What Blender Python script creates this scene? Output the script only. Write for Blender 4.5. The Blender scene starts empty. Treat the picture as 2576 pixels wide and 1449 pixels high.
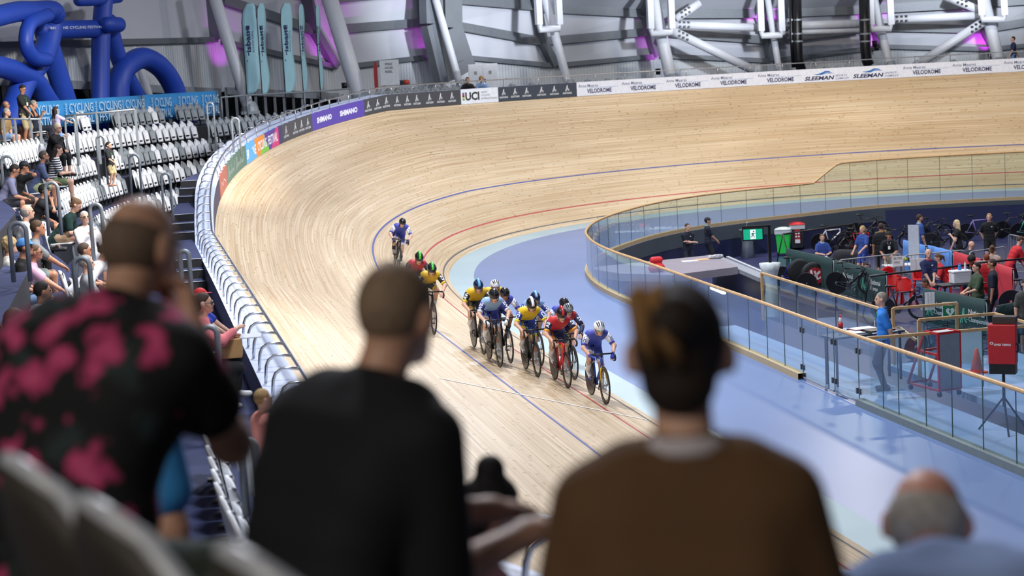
import bpy, math, random
import numpy as np
from mathutils import Vector, Matrix
random.seed(7); RNG=np.random.RandomState(5)
SC=bpy.context.scene; COL=SC.collection
W,H=2576,1449
R_=math.radians
# ---------------------------------------------------------------- camera data
F,CX,CY,CZ,YAW,PIT,ROL=4450.36,18.60,-28.435,6.037,2.932,0.1222,-0.0530
def V(*a): return np.array(a,float)
_f=V(math.cos(PIT)*math.cos(YAW),math.cos(PIT)*math.sin(YAW),-math.sin(PIT))
_r=V(math.sin(YAW),-math.cos(YAW),0); _u=np.cross(_r,_f)
_c,_s=math.cos(ROL),math.sin(ROL)
CR=_c*_r+_s*_u; CU=-_s*_r+_c*_u; CF=_f; CO=V(CX,CY,CZ)
def ray(u,v): return CF+(u-W/2)/F*CR-(v-H/2)/F*CU
def px(u,v,z=0.0):                     # where the sight line through a pixel meets the level z
    d=ray(u,v); return CO+d*((z-CZ)/d[2])
def pd(u,v,t): return CO+ray(u,v)*t    # point at a given distance along the view
# ---------------------------------------------------------------- materials
def lin(c):
    if isinstance(c,str):
        c=c.lstrip('#'); c=[int(c[i:i+2],16)/255 for i in (0,2,4)]
    return [((x+.055)/1.055)**2.4 if x>.04045 else x/12.92 for x in c]
_M={}
def mat(name,col,rough=.55,metal=0.,vary=.06,scale=9.,emit=0.,coat=0.,spec=.5):
    if name in _M: return _M[name]
    m=bpy.data.materials.new(name); m.use_nodes=True; _M[name]=m
    nt=m.node_tree; b=nt.nodes['Principled BSDF']; c=lin(col)
    tc=nt.nodes.new('ShaderNodeTexCoord'); n=nt.nodes.new('ShaderNodeTexNoise'); n.inputs['Scale'].default_value=scale
    nt.links.new(tc.outputs['Object'],n.inputs['Vector'])
    r=nt.nodes.new('ShaderNodeValToRGB'); e=r.color_ramp.elements
    e[0].position=.3; e[1].position=.7
    e[0].color=(*[x*(1-vary) for x in c],1); e[1].color=(*[min(1,x*(1+vary)) for x in c],1)
    nt.links.new(n.outputs['Fac'],r.inputs['Fac']); nt.links.new(r.outputs['Color'],b.inputs['Base Color'])
    b.inputs['Roughness'].default_value=rough; b.inputs['Metallic'].default_value=metal
    b.inputs['Coat Weight'].default_value=coat; b.inputs['Specular IOR Level'].default_value=spec
    if emit:
        b.inputs['Emission Color'].default_value=(*c,1); b.inputs['Emission Strength'].default_value=emit
    return m
def cm(col,rough=.6,**k):              # cloth / paint by colour
    return mat('paint_%s_%d'%(col.lstrip('#'),int(rough*100)),col,rough,**k)
# ---------------------------------------------------------------- objects
def link(o,parent=None):
    COL.objects.link(o)
    if parent is not None: o.parent=parent
    return o
def tag(o,label=None,cat=None,group=None,kind=None):
    if label: o['label']=label
    if cat: o['category']=cat
    if group: o['group']=group
    if kind: o['kind']=kind
    return o
def empty(name,loc,label=None,cat=None,group=None,rot=0.,scale=1.):
    o=bpy.data.objects.new(name,None); o.empty_display_size=.1
    o.location=tuple(loc); o.rotation_euler=(0,0,rot)
    if scale!=1.: o.scale=(scale,)*3
    link(o); return tag(o,label,cat,group)
def dup(root,loc,rot=None,label=None,group=None):
    r=root.copy(); COL.objects.link(r); r.location=tuple(loc)
    if rot is not None: r.rotation_euler=(0,0,rot) if not hasattr(rot,'__len__') else rot
    if label: r['label']=label
    if group: r['group']=group
    for ch in list(root.children):
        c=ch.copy(); COL.objects.link(c); c.parent=r
        for g in list(ch.children):
            d=g.copy(); COL.objects.link(d); d.parent=c
    return r
def obj(name,vs,fs,m,parent=None,smooth=False,mi=None,uv=None,bevel=0.,autosm=False):
    me=bpy.data.meshes.new(name); me.from_pydata([tuple(map(float,v)) for v in vs],[],[tuple(map(int,f)) for f in fs])
    ms=m if isinstance(m,(list,tuple)) else [m]
    for q in ms: me.materials.append(q)
    if mi is not None: me.polygons.foreach_set('material_index',list(mi))
    if smooth: me.polygons.foreach_set('use_smooth',[True]*len(me.polygons))
    if uv is not None:
        l=me.uv_layers.new(name='UVMap'); vi=[0]*len(me.loops); me.loops.foreach_get('vertex_index',vi)
        l.data.foreach_set('uv',np.asarray(uv,float)[vi].ravel())
    me.update(); o=link(bpy.data.objects.new(name,me),parent)
    if bevel:
        b=o.modifiers.new('bevel','BEVEL'); b.width=bevel; b.segments=2; b.limit_method='ANGLE'
    return o
class MB:
    def __init__(s): s.v=[]; s.f=[]; s.mi=[]; s.k=0
    def add(s,vs,fs):
        n=len(s.v); s.v+=[tuple(v) for v in vs]; s.f+=[tuple(i+n for i in f) for f in fs]; s.mi+=[s.k]*len(fs); return s
    def box(s,c,d,rz=0.,M=None):
        hx,hy,hz=[q/2 for q in d]; vs=[V(x,y,z) for x in(-hx,hx) for y in(-hy,hy) for z in(-hz,hz)]
        if M is not None: vs=[M@v for v in vs]
        elif rz:
            a,b=math.cos(rz),math.sin(rz); vs=[V(v[0]*a-v[1]*b,v[0]*b+v[1]*a,v[2]) for v in vs]
        c=V(*c); return s.add([v+c for v in vs],[(0,1,3,2),(4,6,7,5),(0,4,5,1),(2,3,7,6),(0,2,6,4),(1,5,7,3)])
    def bar(s,a,b,w,t,up=(0,0,1)):     # rectangular bar from a to b, w across, t along up
        a,b=V(*a),V(*b); d=b-a; d/=np.linalg.norm(d)+1e-9; x=np.cross(d,V(*up)); n=np.linalg.norm(x)
        if n<1e-6: x=np.cross(d,V(1,0,0)); n=np.linalg.norm(x)
        x/=n; y=np.cross(x,d)
        vs=[p+x*i*w/2+y*j*t/2 for p in(a,b) for i,j in((-1,-1),(1,-1),(1,1),(-1,1))]
        return s.add(vs,[(3,2,1,0),(4,5,6,7),(0,1,5,4),(1,2,6,5),(2,3,7,6),(3,0,4,7)])
    def tube(s,pts,r,n=8,closed=False,cap=True,sx=1.):
        pts=[V(*p) for p in pts]; m=len(pts); rs=r if hasattr(r,'__len__') else [r]*m
        prev=None; rings=[]
        for i,p in enumerate(pts):
            if closed: d=pts[(i+1)%m]-pts[i-1]
            else: d=pts[min(i+1,m-1)]-pts[max(i-1,0)]
            d=d/(np.linalg.norm(d)+1e-9)
            if prev is None:
                h=V(0,0,1) if abs(d[2])<.9 else V(1,0,0); x=np.cross(d,h)
            else: x=prev-d*(prev@d)
            x/=np.linalg.norm(x)+1e-9; prev=x; y=np.cross(d,x)
            rings.append([p+rs[i]*(x*math.cos(a)*sx+y*math.sin(a)) for a in np.linspace(0,2*math.pi,n,endpoint=False)])
        vs=[v for q in rings for v in q]; fs=[]
        for i in range(m if closed else m-1):
            j=(i+1)%m
            for k in range(n): fs.append((i*n+k,i*n+(k+1)%n,j*n+(k+1)%n,j*n+k))
        if cap and not closed: fs+=[tuple(range(n))[::-1],tuple((m-1)*n+k for k in range(n))]
        return s.add(vs,fs)
    def lathe(s,prof,c=(0,0,0),n=16,axis='z'):
        c=V(*c); vs=[];fs=[]
        for r,h in prof:
            for a in np.linspace(0,2*math.pi,n,endpoint=False):
                p=(r*math.cos(a),r*math.sin(a),h)
                if axis=='y': p=(p[0],p[2],-p[1])
                if axis=='x': p=(p[2],p[0],p[1])
                vs.append(c+V(*p))
        for i in range(len(prof)-1):
            for k in range(n): fs.append((i*n+k,i*n+(k+1)%n,(i+1)*n+(k+1)%n,(i+1)*n+k))
        fs+=[tuple(range(n))[::-1],tuple((len(prof)-1)*n+k for k in range(n))]
        return s.add(vs,fs)
    def prism(s,poly,h,M=None,o=(0,0,0)):   # polygon in xy extruded along z by h, then placed by M
        n=len(poly); vs=[V(x,y,z) for z in(0,h) for x,y in poly]
        if M is not None: vs=[M@v for v in vs]
        o=V(*o); vs=[v+o for v in vs]
        return s.add(vs,[tuple(range(n))[::-1],tuple(range(n,2*n))]+[(i,(i+1)%n,n+(i+1)%n,n+i) for i in range(n)])
    def quad(s,*p): return s.add(p,[tuple(range(len(p)))])
    def ball(s,c,r,n=12,m=8):
        r=r if hasattr(r,'__len__') else (r,r,r); c=V(*c); vs=[c+V(0,0,-r[2])]; fs=[]
        for i in range(1,m):
            t=-math.pi/2+math.pi*i/m
            vs+=[c+V(r[0]*math.cos(t)*math.cos(a),r[1]*math.cos(t)*math.sin(a),r[2]*math.sin(t)) for a in np.linspace(0,2*math.pi,n,endpoint=False)]
        vs.append(c+V(0,0,r[2])); L=len(vs)-1
        for k in range(n):
            fs.append((0,1+(k+1)%n,1+k)); fs.append((L,L-n+k,L-n+(k+1)%n))
            for i in range(m-2): a=1+i*n; fs.append((a+k,a+(k+1)%n,a+n+(k+1)%n,a+n+k))
        return s.add(vs,fs)
    def build(s,name,m,parent=None,smooth=False,bevel=0.,uv=None):
        return obj(name,s.v,s.f,m,parent,smooth,s.mi if s.k or (isinstance(m,(list,tuple)) and len(m)>1) else None,uv,bevel)
def basis(x,y,z): return np.stack([V(*x),V(*y),V(*z)],1)
def rotz(a): return np.array([[math.cos(a),-math.sin(a),0],[math.sin(a),math.cos(a),0],[0,0,1]])
def roty(a): return np.array([[math.cos(a),0,math.sin(a)],[0,1,0],[-math.sin(a),0,math.cos(a)]])
def rotx(a): return np.array([[1,0,0],[0,math.cos(a),-math.sin(a)],[0,math.sin(a),math.cos(a)]])
# ---------------------------------------------------------------- lettering
_T={}
def text(s,bold=0.,shear=0.):           # flat lettering, cap height about .7, left-aligned at 0
    k=(s,bold,shear)
    if k not in _T:
        cu=bpy.data.curves.new('lettering','FONT'); cu.body=s; cu.size=1; cu.offset=bold; cu.shear=shear; cu.resolution_u=2
        o=bpy.data.objects.new('lettering',cu); COL.objects.link(o)
        dg=bpy.context.evaluated_depsgraph_get(); me=o.evaluated_get(dg).to_mesh()
        _T[k]=(np.array([v.co[:2] for v in me.vertices]).reshape(-1,2),[tuple(p.vertices) for p in me.polygons])
        o.evaluated_get(dg).to_mesh_clear(); bpy.data.objects.remove(o); bpy.data.curves.remove(cu)
    return _T[k]
def fit_text(s,x0,y0,w=None,h=None,bold=.02,shear=0.):   # scaled so that its bounding box starts at x0,y0
    v,f=text(s,bold,shear); lo,hi=v.min(0),v.max(0); e=hi-lo
    sx=(w/e[0]) if w else None; sy=(h/e[1]) if h else None
    sx=sx or sy; sy=sy or sx
    return (v-lo)*[sx,sy]+[x0,y0],f
def put(name,items,fmap,m,parent):       # items = [(verts2d,faces)...] placed through fmap(x,y)->3D
    vs=[];fs=[]
    for v,f in items:
        n=len(vs); vs+=[fmap(x,y) for x,y in v]; fs+=[tuple(i+n for i in q) for q in f]
    return obj(name,vs,fs,m,parent)
def plane_map(o,x,y): 
    o,x,y=V(*o),V(*x),V(*y); return lambda a,b:o+x*a+y*b
def poly2(*p): return (np.array(p,float),[tuple(range(len(p)))])
def stroke2(p,w):                        # flat brush stroke along points, w wide (number or list)
    p=np.array(p,float); d=np.gradient(p,axis=0); d/=np.linalg.norm(d,axis=1)[:,None]+1e-9
    n=np.stack([-d[:,1],d[:,0]],1)*np.atleast_1d(w).reshape(-1,1)/2
    v=np.concatenate([p+n,p-n]); m=len(p)
    return v,[(i,m+i,m+i+1,i+1) for i in range(m-1)]
def mark(x,y,h):                         # the sweeping peak emblem of the cycling federation
    S=lambda q:[(x+a*h,y+b*h) for a,b in q]
    return [stroke2(S([(0,0),(.14,.28),(.3,.62),(.42,1.)]),[.12*h,.11*h,.12*h,.1*h]),
            stroke2(S([(.22,.0),(.32,.25),(.42,.55),(.5,.98)]),[.08*h,.08*h,.09*h,.08*h]),
            stroke2(S([(.5,1.),(.47,.6),(.52,.3),(.66,.12),(.84,.1)]),[.1*h,.1*h,.11*h,.1*h,.06*h]),
            stroke2(S([(.62,.5),(.66,.34),(.78,.27),(.92,.3)]),[.05*h,.06*h,.06*h,.04*h])]
# ---------------------------------------------------------------- the track line
def _track():
    L,T=20.903,24.584; A=125-2*L-2*T; k=math.pi/(T+A); n=2501
    s=np.linspace(0,125,n); kap=np.interp(s,[0,L,L+T,L+T+A,L+2*T+A,125],[0,0,1,1,0,0])
    th=np.concatenate([[0],np.cumsum((kap[1:]+kap[:-1])/2*np.diff(s))])*k
    a=math.pi+th; x=np.concatenate([[0],np.cumsum((np.cos(a[1:])+np.cos(a[:-1]))/2*np.diff(s))])
    y=np.concatenate([[0],np.cumsum((np.sin(a[1:])+np.sin(a[:-1]))/2*np.diff(s))]); y-=(y[0]+y[-1])/2
    g=np.arange(x[-1]+.05,5,.05); x=np.concatenate([x,g]);y=np.concatenate([y,0*g+y[-1]]);a=np.concatenate([a,0*g+2*math.pi]);kap=np.concatenate([kap,0*g])
    se=np.arange(.05,45,.05); kk=np.clip(se/18,0,1); t2=np.concatenate([[0],np.cumsum((kk[1:]+kk[:-1])/2*.05)])*k
    xe=x[-1]+np.cumsum(np.cos(t2))*.05; ye=y[-1]+np.cumsum(np.sin(t2))*.05
    x=np.concatenate([x,xe]);y=np.concatenate([y,ye]);a=np.concatenate([a,t2+2*math.pi]);kap=np.concatenate([kap,kk])
    return x,y,a,kap
TX,TY,TA,TK=_track()
TS=np.concatenate([[0],np.cumsum(np.hypot(np.diff(TX),np.diff(TY)))])
B0,B1=.285,.755; BH=.591                 # straight / bend banking, height of the advertising boards
def at(s):
    x,y,a,k=[np.interp(s,TS,q) for q in(TX,TY,TA,TK)]
    return x,y,a,k
def bank(k): return B0+(B1-B0)*k
def surf(s,d,dz=0.):                     # d metres across the boards from the inner edge; beyond 7 level ground
    x,y,a,k=at(s); b=bank(k); nx,ny=math.sin(a),-math.cos(a)
    if d<0: w,z=d,0.
    elif d<=7: w,z=d*math.cos(b),d*math.sin(b)
    else: w,z=7*math.cos(b)+d-7,7*math.sin(b)
    return V(x+nx*w,y+ny*w,z+dz)
def outer(s,o,z): 
    p=surf(s,7+o); p[2]=z; return p
def ztop(s): return 7*math.sin(bank(at(s)[3]))
def head(s): return float(at(s)[2])
_nx,_ny=np.sin(TA),-np.cos(TA); _w7=7*np.cos(bank(TK))
def sd(p):                               # nearest s and signed plan distance from the inner edge
    i=int(np.argmin((TX-p[0])**2+(TY-p[1])**2)); return TS[i],(p[0]-TX[i])*_nx[i]+(p[1]-TY[i])*_ny[i],i
def offs(p): s,d,i=sd(p); return s,d-_w7[i]
def pxo(u,v,o,t0=25.,t1=140.):           # where a sight line meets the wall standing o metres outside the track
    d=ray(u,v); lo=None
    for t in np.arange(t0,t1,.5):
        if offs(CO+d*t)[1]>o and t>t0+1: lo=t-.5; break
    if lo is None: return CO+d*t1
    hi=lo+.5
    for _ in range(14):
        m=(lo+hi)/2
        if offs(CO+d*m)[1]>o: hi=m
        else: lo=m
    return CO+d*hi
def pxs(u,v):                            # where a sight line meets the banked boards -> s,d
    d=ray(u,v)
    for t in np.arange(15,110,.1):
        p=CO+d*t; s,w,i=sd(p)
        if 0<=w<=_w7[i]+.2:
            if p[2]<=w*math.tan(bank(TK[i])): return s,w/math.cos(bank(TK[i]))
        elif w<0 and p[2]<=0: return s,w
    return s,w
def strip(name,s0,s1,fa,fb,m,parent=None,ds=.5,uv=False,nd=1,kind=None):
    ss=np.linspace(s0,s1,max(2,int(abs(s1-s0)/ds)+1)); vs=[];fs=[];uvs=[]
    for s in ss:
        a,b=fa(s),fb(s)
        for j in range(nd+1): vs.append(a+(b-a)*j/nd); uvs.append((s,j/nd))
    for i in range(len(ss)-1):
        for j in range(nd): k=i*(nd+1)+j; fs.append((k,k+nd+1,k+nd+2,k+1))
    o=obj(name,vs,fs,m,parent,uv=uvs if uv else None)
    return tag(o,kind=kind)
def spot(name,loc,tgt,e,ang,col,r=.15,blend=.6):
    l=bpy.data.lights.new(name,'SPOT'); l.energy=e; l.spot_size=R_(ang); l.spot_blend=blend; l.color=col; l.shadow_soft_size=r
    o=bpy.data.objects.new(name,l); COL.objects.link(o); o.location=tuple(loc)
    o.rotation_euler=(Vector(tuple(tgt))-Vector(tuple(loc))).to_track_quat('-Z','Y').to_euler(); return o
def proj(p):
    d=V(*p)-CO; z=d@CF; return V(W/2+F*(d@CR)/z,H/2-F*(d@CU)/z)
def s_at_u(u,fn,s0=44.,s1=97.):          # station whose point fn(s) shows at image column u
    ss=np.arange(s0,s1,.1); us=[proj(fn(s))[0]-u for s in ss]
    for i in range(len(ss)-1):
        if us[i]*us[i+1]<=0: return ss[i]+.1*abs(us[i])/(abs(us[i])+abs(us[i+1])+1e-9)
    return s0 if abs(us[0])<abs(us[-1]) else s1
# ---------------------------------------------------------------- timber boards of the track
def wood_mat():
    m=bpy.data.materials.new('track_timber'); m.use_nodes=True; nt=m.node_tree; N=nt.nodes.new; L=nt.links.new
    b=nt.nodes['Principled BSDF']; uv=N('ShaderNodeUVMap')
    def mp(sx,sy):
        q=N('ShaderNodeMapping'); q.inputs['Scale'].default_value=(sx,sy,1); L(uv.outputs['UV'],q.inputs['Vector']); return q.outputs['Vector']
    br=N('ShaderNodeTexBrick'); sx=N('ShaderNodeSeparateXYZ'); L(mp(.22,22),sx.inputs['Vector']); fl=N('ShaderNodeMath'); fl.operation='FLOOR'; L(sx.outputs['Y'],fl.inputs[0])
    wn=N('ShaderNodeTexWhiteNoise'); wn.noise_dimensions='1D'; L(fl.outputs[0],wn.inputs['W']); ad=N('ShaderNodeMath'); ad.operation='MULTIPLY_ADD'; ad.inputs[1].default_value=7.3; L(wn.outputs['Value'],ad.inputs[0]); L(sx.outputs['X'],ad.inputs[2])
    cx=N('ShaderNodeCombineXYZ'); L(ad.outputs[0],cx.inputs['X']); L(sx.outputs['Y'],cx.inputs['Y']); L(cx.outputs[0],br.inputs['Vector'])
    br.inputs['Scale'].default_value=1; br.inputs['Brick Width'].default_value=1; br.inputs['Row Height'].default_value=1
    br.inputs['Mortar Size'].default_value=.012; br.inputs['Mortar Smooth'].default_value=.6; br.offset=0
    br.inputs['Color1'].default_value=(*lin('#dccaad'),1); br.inputs['Color2'].default_value=(*lin('#cdb592'),1); br.inputs['Mortar'].default_value=(*lin('#b39a74'),1)
    n1=N('ShaderNodeTexNoise'); L(mp(.22,26),n1.inputs['Vector']); n1.inputs['Scale'].default_value=1; n1.inputs['Detail'].default_value=4
    r1=N('ShaderNodeValToRGB'); L(n1.outputs['Fac'],r1.inputs['Fac']); e=r1.color_ramp.elements; e[0].position=.3; e[0].color=(.64,.58,.50,1); e[1].position=.66; e[1].color=(1.12,1.12,1.12,1)
    m1=N('ShaderNodeMix'); m1.data_type='RGBA'; m1.blend_type='MULTIPLY'; m1.inputs['Factor'].default_value=.8; L(br.outputs['Color'],m1.inputs['A']); L(r1.outputs['Color'],m1.inputs['B'])
    n2=N('ShaderNodeTexNoise'); L(mp(2.6,15),n2.inputs['Vector']); n2.inputs['Scale'].default_value=1.; n2.inputs['Detail'].default_value=1
    r2=N('ShaderNodeValToRGB'); L(n2.outputs['Fac'],r2.inputs['Fac']); e=r2.color_ramp.elements; e[0].position=.72; e[0].color=(1,1,1,1); e[1].position=.755; e[1].color=(.3,.22,.14,1)
    m2=N('ShaderNodeMix'); m2.data_type='RGBA'; m2.blend_type='MULTIPLY'; m2.inputs['Factor'].default_value=.75; L(m1.outputs['Result'],m2.inputs['A']); L(r2.outputs['Color'],m2.inputs['B'])
    n3=N('ShaderNodeTexNoise'); L(mp(.12,.5),n3.inputs['Vector']); n3.inputs['Scale'].default_value=1
    r3=N('ShaderNodeValToRGB'); L(n3.outputs['Fac'],r3.inputs['Fac']); e=r3.color_ramp.elements; e[0].position=.3; e[0].color=(.80,.76,.70,1); e[1].position=.7; e[1].color=(1.05,1.05,1.05,1)
    m3=N('ShaderNodeMix'); m3.data_type='RGBA'; m3.blend_type='MULTIPLY'; m3.inputs['Factor'].default_value=1; L(m2.outputs['Result'],m3.inputs['A']); L(r3.outputs['Color'],m3.inputs['B'])
    L(m3.outputs['Result'],b.inputs['Base Color']); b.inputs['Roughness'].default_value=.36; b.inputs['Specular IOR Level'].default_value=1.
    return m
S0,S1=30.,150.
def grid_strip(name,s0,s1,ds,dl,m,parent=None,dz=0.,kind='structure'):
    ss=np.arange(s0,s1+1e-6,ds); vs=[surf(s,d,dz) for s in ss for d in dl]; uv=[(s,d) for s in ss for d in dl]; n=len(dl)
    fs=[(i*n+j,(i+1)*n+j,(i+1)*n+j+1,i*n+j+1) for i in range(len(ss)-1) for j in range(n-1)]
    return tag(obj(name,vs,fs,m,parent,smooth=True,uv=uv),kind=kind)
track=grid_strip('track_floor',S0,S1,.4,np.linspace(0,7,8),wood_mat())
CW=lambda s:float(np.interp(s,[74,78,84,92,104,140],[1.35,1.15,.95,.72,.6,.55]))
cote_m=mat('pale_apron_paint','#a3b7bd',.5,vary=.05,scale=.6); zone_m=mat('blue_zone_paint','#6a82b0',.33,vary=.05,scale=.35,spec=.6)
tag(strip('apron_floor',S0,S1,lambda s:surf(s,0),lambda s:surf(s,-CW(s)),cote_m,kind='structure'))
def line(name,d,w,col,s0=S0,s1=S1,rough=.5):
    return tag(strip(name,s0,s1,lambda s:surf(s,d-w/2,.004),lambda s:surf(s,d+w/2,.004),cm(col,rough),None,.4),kind='structure')
line('trim_measurement_line',.2,.05,'#4d545c'); line('trim_sprint_line',.9,.05,'#b03a44'); line('trim_stayer_line',2.5,.055,'#4a5596')
def cross_line(name,s,w,col,d0,d1,dz):
    vs=[];n=8
    for i in range(n+1):
        d=d0+(d1-d0)*i/n; vs+=[surf(s-w/2,d,dz),surf(s+w/2,d,dz)]
    return tag(obj(name,vs,[(2*i,2*i+1,2*i+3,2*i+2) for i in range(n)],cm(col,.45)),kind='structure')
s200=pxs(1370,1006)[0]; sfin=pxs(1330,1304)[0]
cross_line('trim_pursuit_line',s200,.065,'#ffffff',.25,3.9,.008)
cross_line('trim_finish_band',sfin,.62,'#dfe4ea',.05,6.9,.006); cross_line('trim_finish_line',sfin,.04,'#6d747d',.05,6.9,.010)
# ---------------------------------------------------------------- inner glass barrier line
def catmull(P,n=12):
    P=np.array(P); out=[]
    for i in range(len(P)-1):
        p0,p1,p2,p3=P[max(i-1,0)],P[i],P[i+1],P[min(i+2,len(P)-1)]
        for t in np.linspace(0,1,n,endpoint=False):
            out.append(.5*(2*p1+(p2-p0)*t+(2*p0-5*p1+4*p2-p3)*t*t+(3*p1-p0-3*p2+p3)*t**3))
    out.append(P[-1]); return np.array(out)
FH=1.2
_fp=[px(u,v,0) for u,v in((2720,497),(2575,502),(2398,511),(2200,524))]
_fp+=[px(u,v,FH) for u,v in((1990,467),(1846,481.5),(1730,496.5),(1634,514),(1556,535),(1512,551),(1486,565.5),(1474,581),(1478,595),(1498,612),(1541,632),(1614,656.8),(1672,677),(1788,717.7),(1904,756.8))]
for p in _fp: p[2]=0
_ye=px(2300,1077,0)[1]; _fp+=[V(x,px(2176,852.5,FH)[1] if x<-9 else _ye,0) for x in(-10.,-6.,-2.,4.,14.,30.)]
FC=catmull(_fp,10); FL=np.concatenate([[0],np.cumsum(np.linalg.norm(np.diff(FC[:,:2],axis=0),axis=1))])
def fen(l,z=0.,o=0.):                    # along the barrier; o>0 towards the track
    p=V(np.interp(l,FL,FC[:,0]),np.interp(l,FL,FC[:,1]),z); e=.15
    t=V(np.interp(l+e,FL,FC[:,0])-np.interp(l-e,FL,FC[:,0]),np.interp(l+e,FL,FC[:,1])-np.interp(l-e,FL,FC[:,1]),0); t/=np.linalg.norm(t)
    return p+V(t[1],-t[0],0)*o
def fen_at(u,z,lo=None): 
    ls=np.arange(FL[-1],0,-.1); prev=None
    for l in ls:
        q=proj(fen(l,z))[0] if (fen(l,z)-CO)@CF>1 else 1e5
        if prev is not None and prev>=u>=q: return l
        prev=q
    return 0
# blue zone slab: from the apron to the barrier (and on to the inner walkway by the near straight)
PF=-1.2                                   # paddock floor level
yin=float(px(2090,772,1.1)[1])            # inner walkway edge along the near straight
xin=float(px(1919,692,1.1)[0])
def inner_edge(s):
    p=surf(s,-CW(s)); l=FL[int(np.argmin((FC[:,0]-p[0])**2+(FC[:,1]-p[1])**2))]
    return fen(l,0,-.12)
ss=np.arange(S0,S1+.1,.5); vs=[];fs=[]
for s in ss:
    a=surf(s,-CW(s)); b=inner_edge(s); vs+=[a,b]
for i in range(len(ss)-1): fs.append((2*i,2*i+2,2*i+3,2*i+1))
tag(obj('zone_floor',vs,fs,zone_m),kind='structure')
walk_m=mat('inner_walkway_paint','#8fa3c8',.4,vary=.06,scale=.5)
yf=_ye+.12
tag(MB().box(((xin+30)/2,(yf+yin)/2,-.06),(30-xin,yin-yf,.12)).build('walkway_floor',walk_m),kind='structure')
_pa,_pb=px(2113,534,-.1),px(2640,511,-.1)
tag(obj('wall_paddock_panel',[(_pa[0],_pa[1],PF),(_pb[0],_pb[1],PF),tuple(_pb),tuple(_pa)],[(0,1,2,3)],mat('navy_wall_paint','#22284e',.5,vary=.05,scale=1.)),kind='structure')
# sunken paddock floor and its retaining walls
tag(obj('paddock_floor',[(-60,-19,PF),(30,-19,PF),(30,19,PF),(-60,19,PF)],[(0,1,2,3)],mat('paddock_floor_paint','#2d3259',.35,vary=.1,scale=.6)),kind='structure')
lA=fen_at(2113,0) if False else 0
ls=np.arange(0,FL[-1],.4); navy=mat('navy_wall_paint','#22284e',.5,vary=.05,scale=1.); slate=mat('slate_wall_paint','#4a545f',.45,vary=.06,scale=1.)
vs=[];fs=[]
for l in ls: vs+=[fen(l,-.52,-.12),fen(l,0,-.12)]
for i in range(len(ls)-1): fs.append((2*i,2*i+2,2*i+3,2*i+1))
tag(obj('wall_paddock_upper',vs,fs,slate),kind='structure')
vs=[]
for l in ls: vs+=[fen(l,PF,-.1),fen(l,-.52,-.1)]
tag(obj('wall_paddock_lower',vs,fs,navy),kind='structure')
tag(MB().box(((xin+30)/2,yin-.05,PF/2-.06),(30-xin,.1,-PF-.12)).build('wall_walkway',navy),kind='structure')
tag(MB().box((xin+.05,(yf+yin)/2,PF/2-.06),(.1,yin-yf,-PF-.12)).build('wall_ramp',navy),kind='structure')
# ---------------------------------------------------------------- advertising boards along the top edge
def brd(s,z,i=.0):                        # a point on the face of the boards, i metres towards the track
    x,y,a,k=at(s); p=surf(s,7); return p+V(-math.sin(a)*i,math.cos(a)*i,z)
def board(name,u0,u1,col,label,decor=None,cat='advertising board',group=None,s0=None,s1=None):
    sa=s_at_u(u0,lambda s:brd(s,BH)) if s1 is None else s1; sb=s_at_u(u1,lambda s:brd(s,BH)) if s0 is None else s0
    n=max(2,int((sa-sb)/.3)+1); ss=np.linspace(sa,sb,n); vs=[];fs=[]
    for s in ss: vs+=[brd(s,0,.03),brd(s,BH,.03),brd(s,BH,-.02),brd(s,0,-.02)]
    for i in range(n-1):
        for j in range(4): a=4*i+j; b=4*i+(j+1)%4; fs.append((a,b,b+4,a+4))
    fs+=[(0,1,2,3),(4*n-1,4*n-2,4*n-3,4*n-4)]
    o=tag(obj(name,vs,fs,cm(col,.45)),label,cat,group)
    wid=sum(np.linalg.norm(brd(ss[i],0)-brd(ss[i+1],0)) for i in range(n-1))
    if decor: decor(o,wid,lambda x,y,z=.034:brd(sa-(sa-sb)*x/wid,y,z))
    return o
def fine(v,f,mx=.25): return v,f
def aus(nn,gap=None):
    def d(o,w,m):
        for x in nn:
            x=x*w; put('emblem',mark(x,.25,.25),m,cm('#dfe3e4',.5),o); put('lettering',[fit_text('AUSCYCLING',x-.16,.13,.5,.075,.03)],m,cm('#dfe3e4',.5),o)
    return d
def velo(o,w,m):
    put('name_lettering',[fit_text('Anna Meares',.04*w,.36,.46*w,.13,.004)],m,cm('#5a5e7c',.5),o)
    put('lettering',[fit_text('VELODROME',.235*w,.10,.57*w,.19,.03)],m,cm('#2b2c57',.5),o)
    put('pale_rule',[poly2((.27*w,.325),(.97*w,.325),(.97*w,.338),(.27*w,.338))],m,cm('#a9c6e4',.5),o)
def sleem(o,w,m):
    put('lettering',[fit_text('SLEEMAN',.03*w,.08,.62*w,.18,.035,.25)],m,cm('#23264d',.5),o)
    put('small_lettering',[fit_text('SPORTS',.67*w,.2,.24*w,.085,.008,.2),fit_text('COMPLEX',.67*w,.07,.28*w,.085,.008,.2)],m,cm('#5d6390',.5),o)
    put('wave_emblem',[stroke2([(.22*w,.36),(.3*w,.33),(.38*w,.37),(.46*w,.44),(.54*w,.44),(.63*w,.34)],[.0,.05,.06,.07,.05,.0]),stroke2([(.3*w,.32),(.38*w,.32),(.46*w,.38),(.54*w,.38),(.6*w,.33)],[.0,.03,.03,.03,0])],m,cm('#2f6db5',.5),o)
def shim(o,w,m):
    for x,k in((.1,.3),(.56,.32)): put('lettering',[fit_text('SHIMANO',x*w,.2,k*w,.2,.05)],m,cm('#f1f1f6',.5),o)
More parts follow.
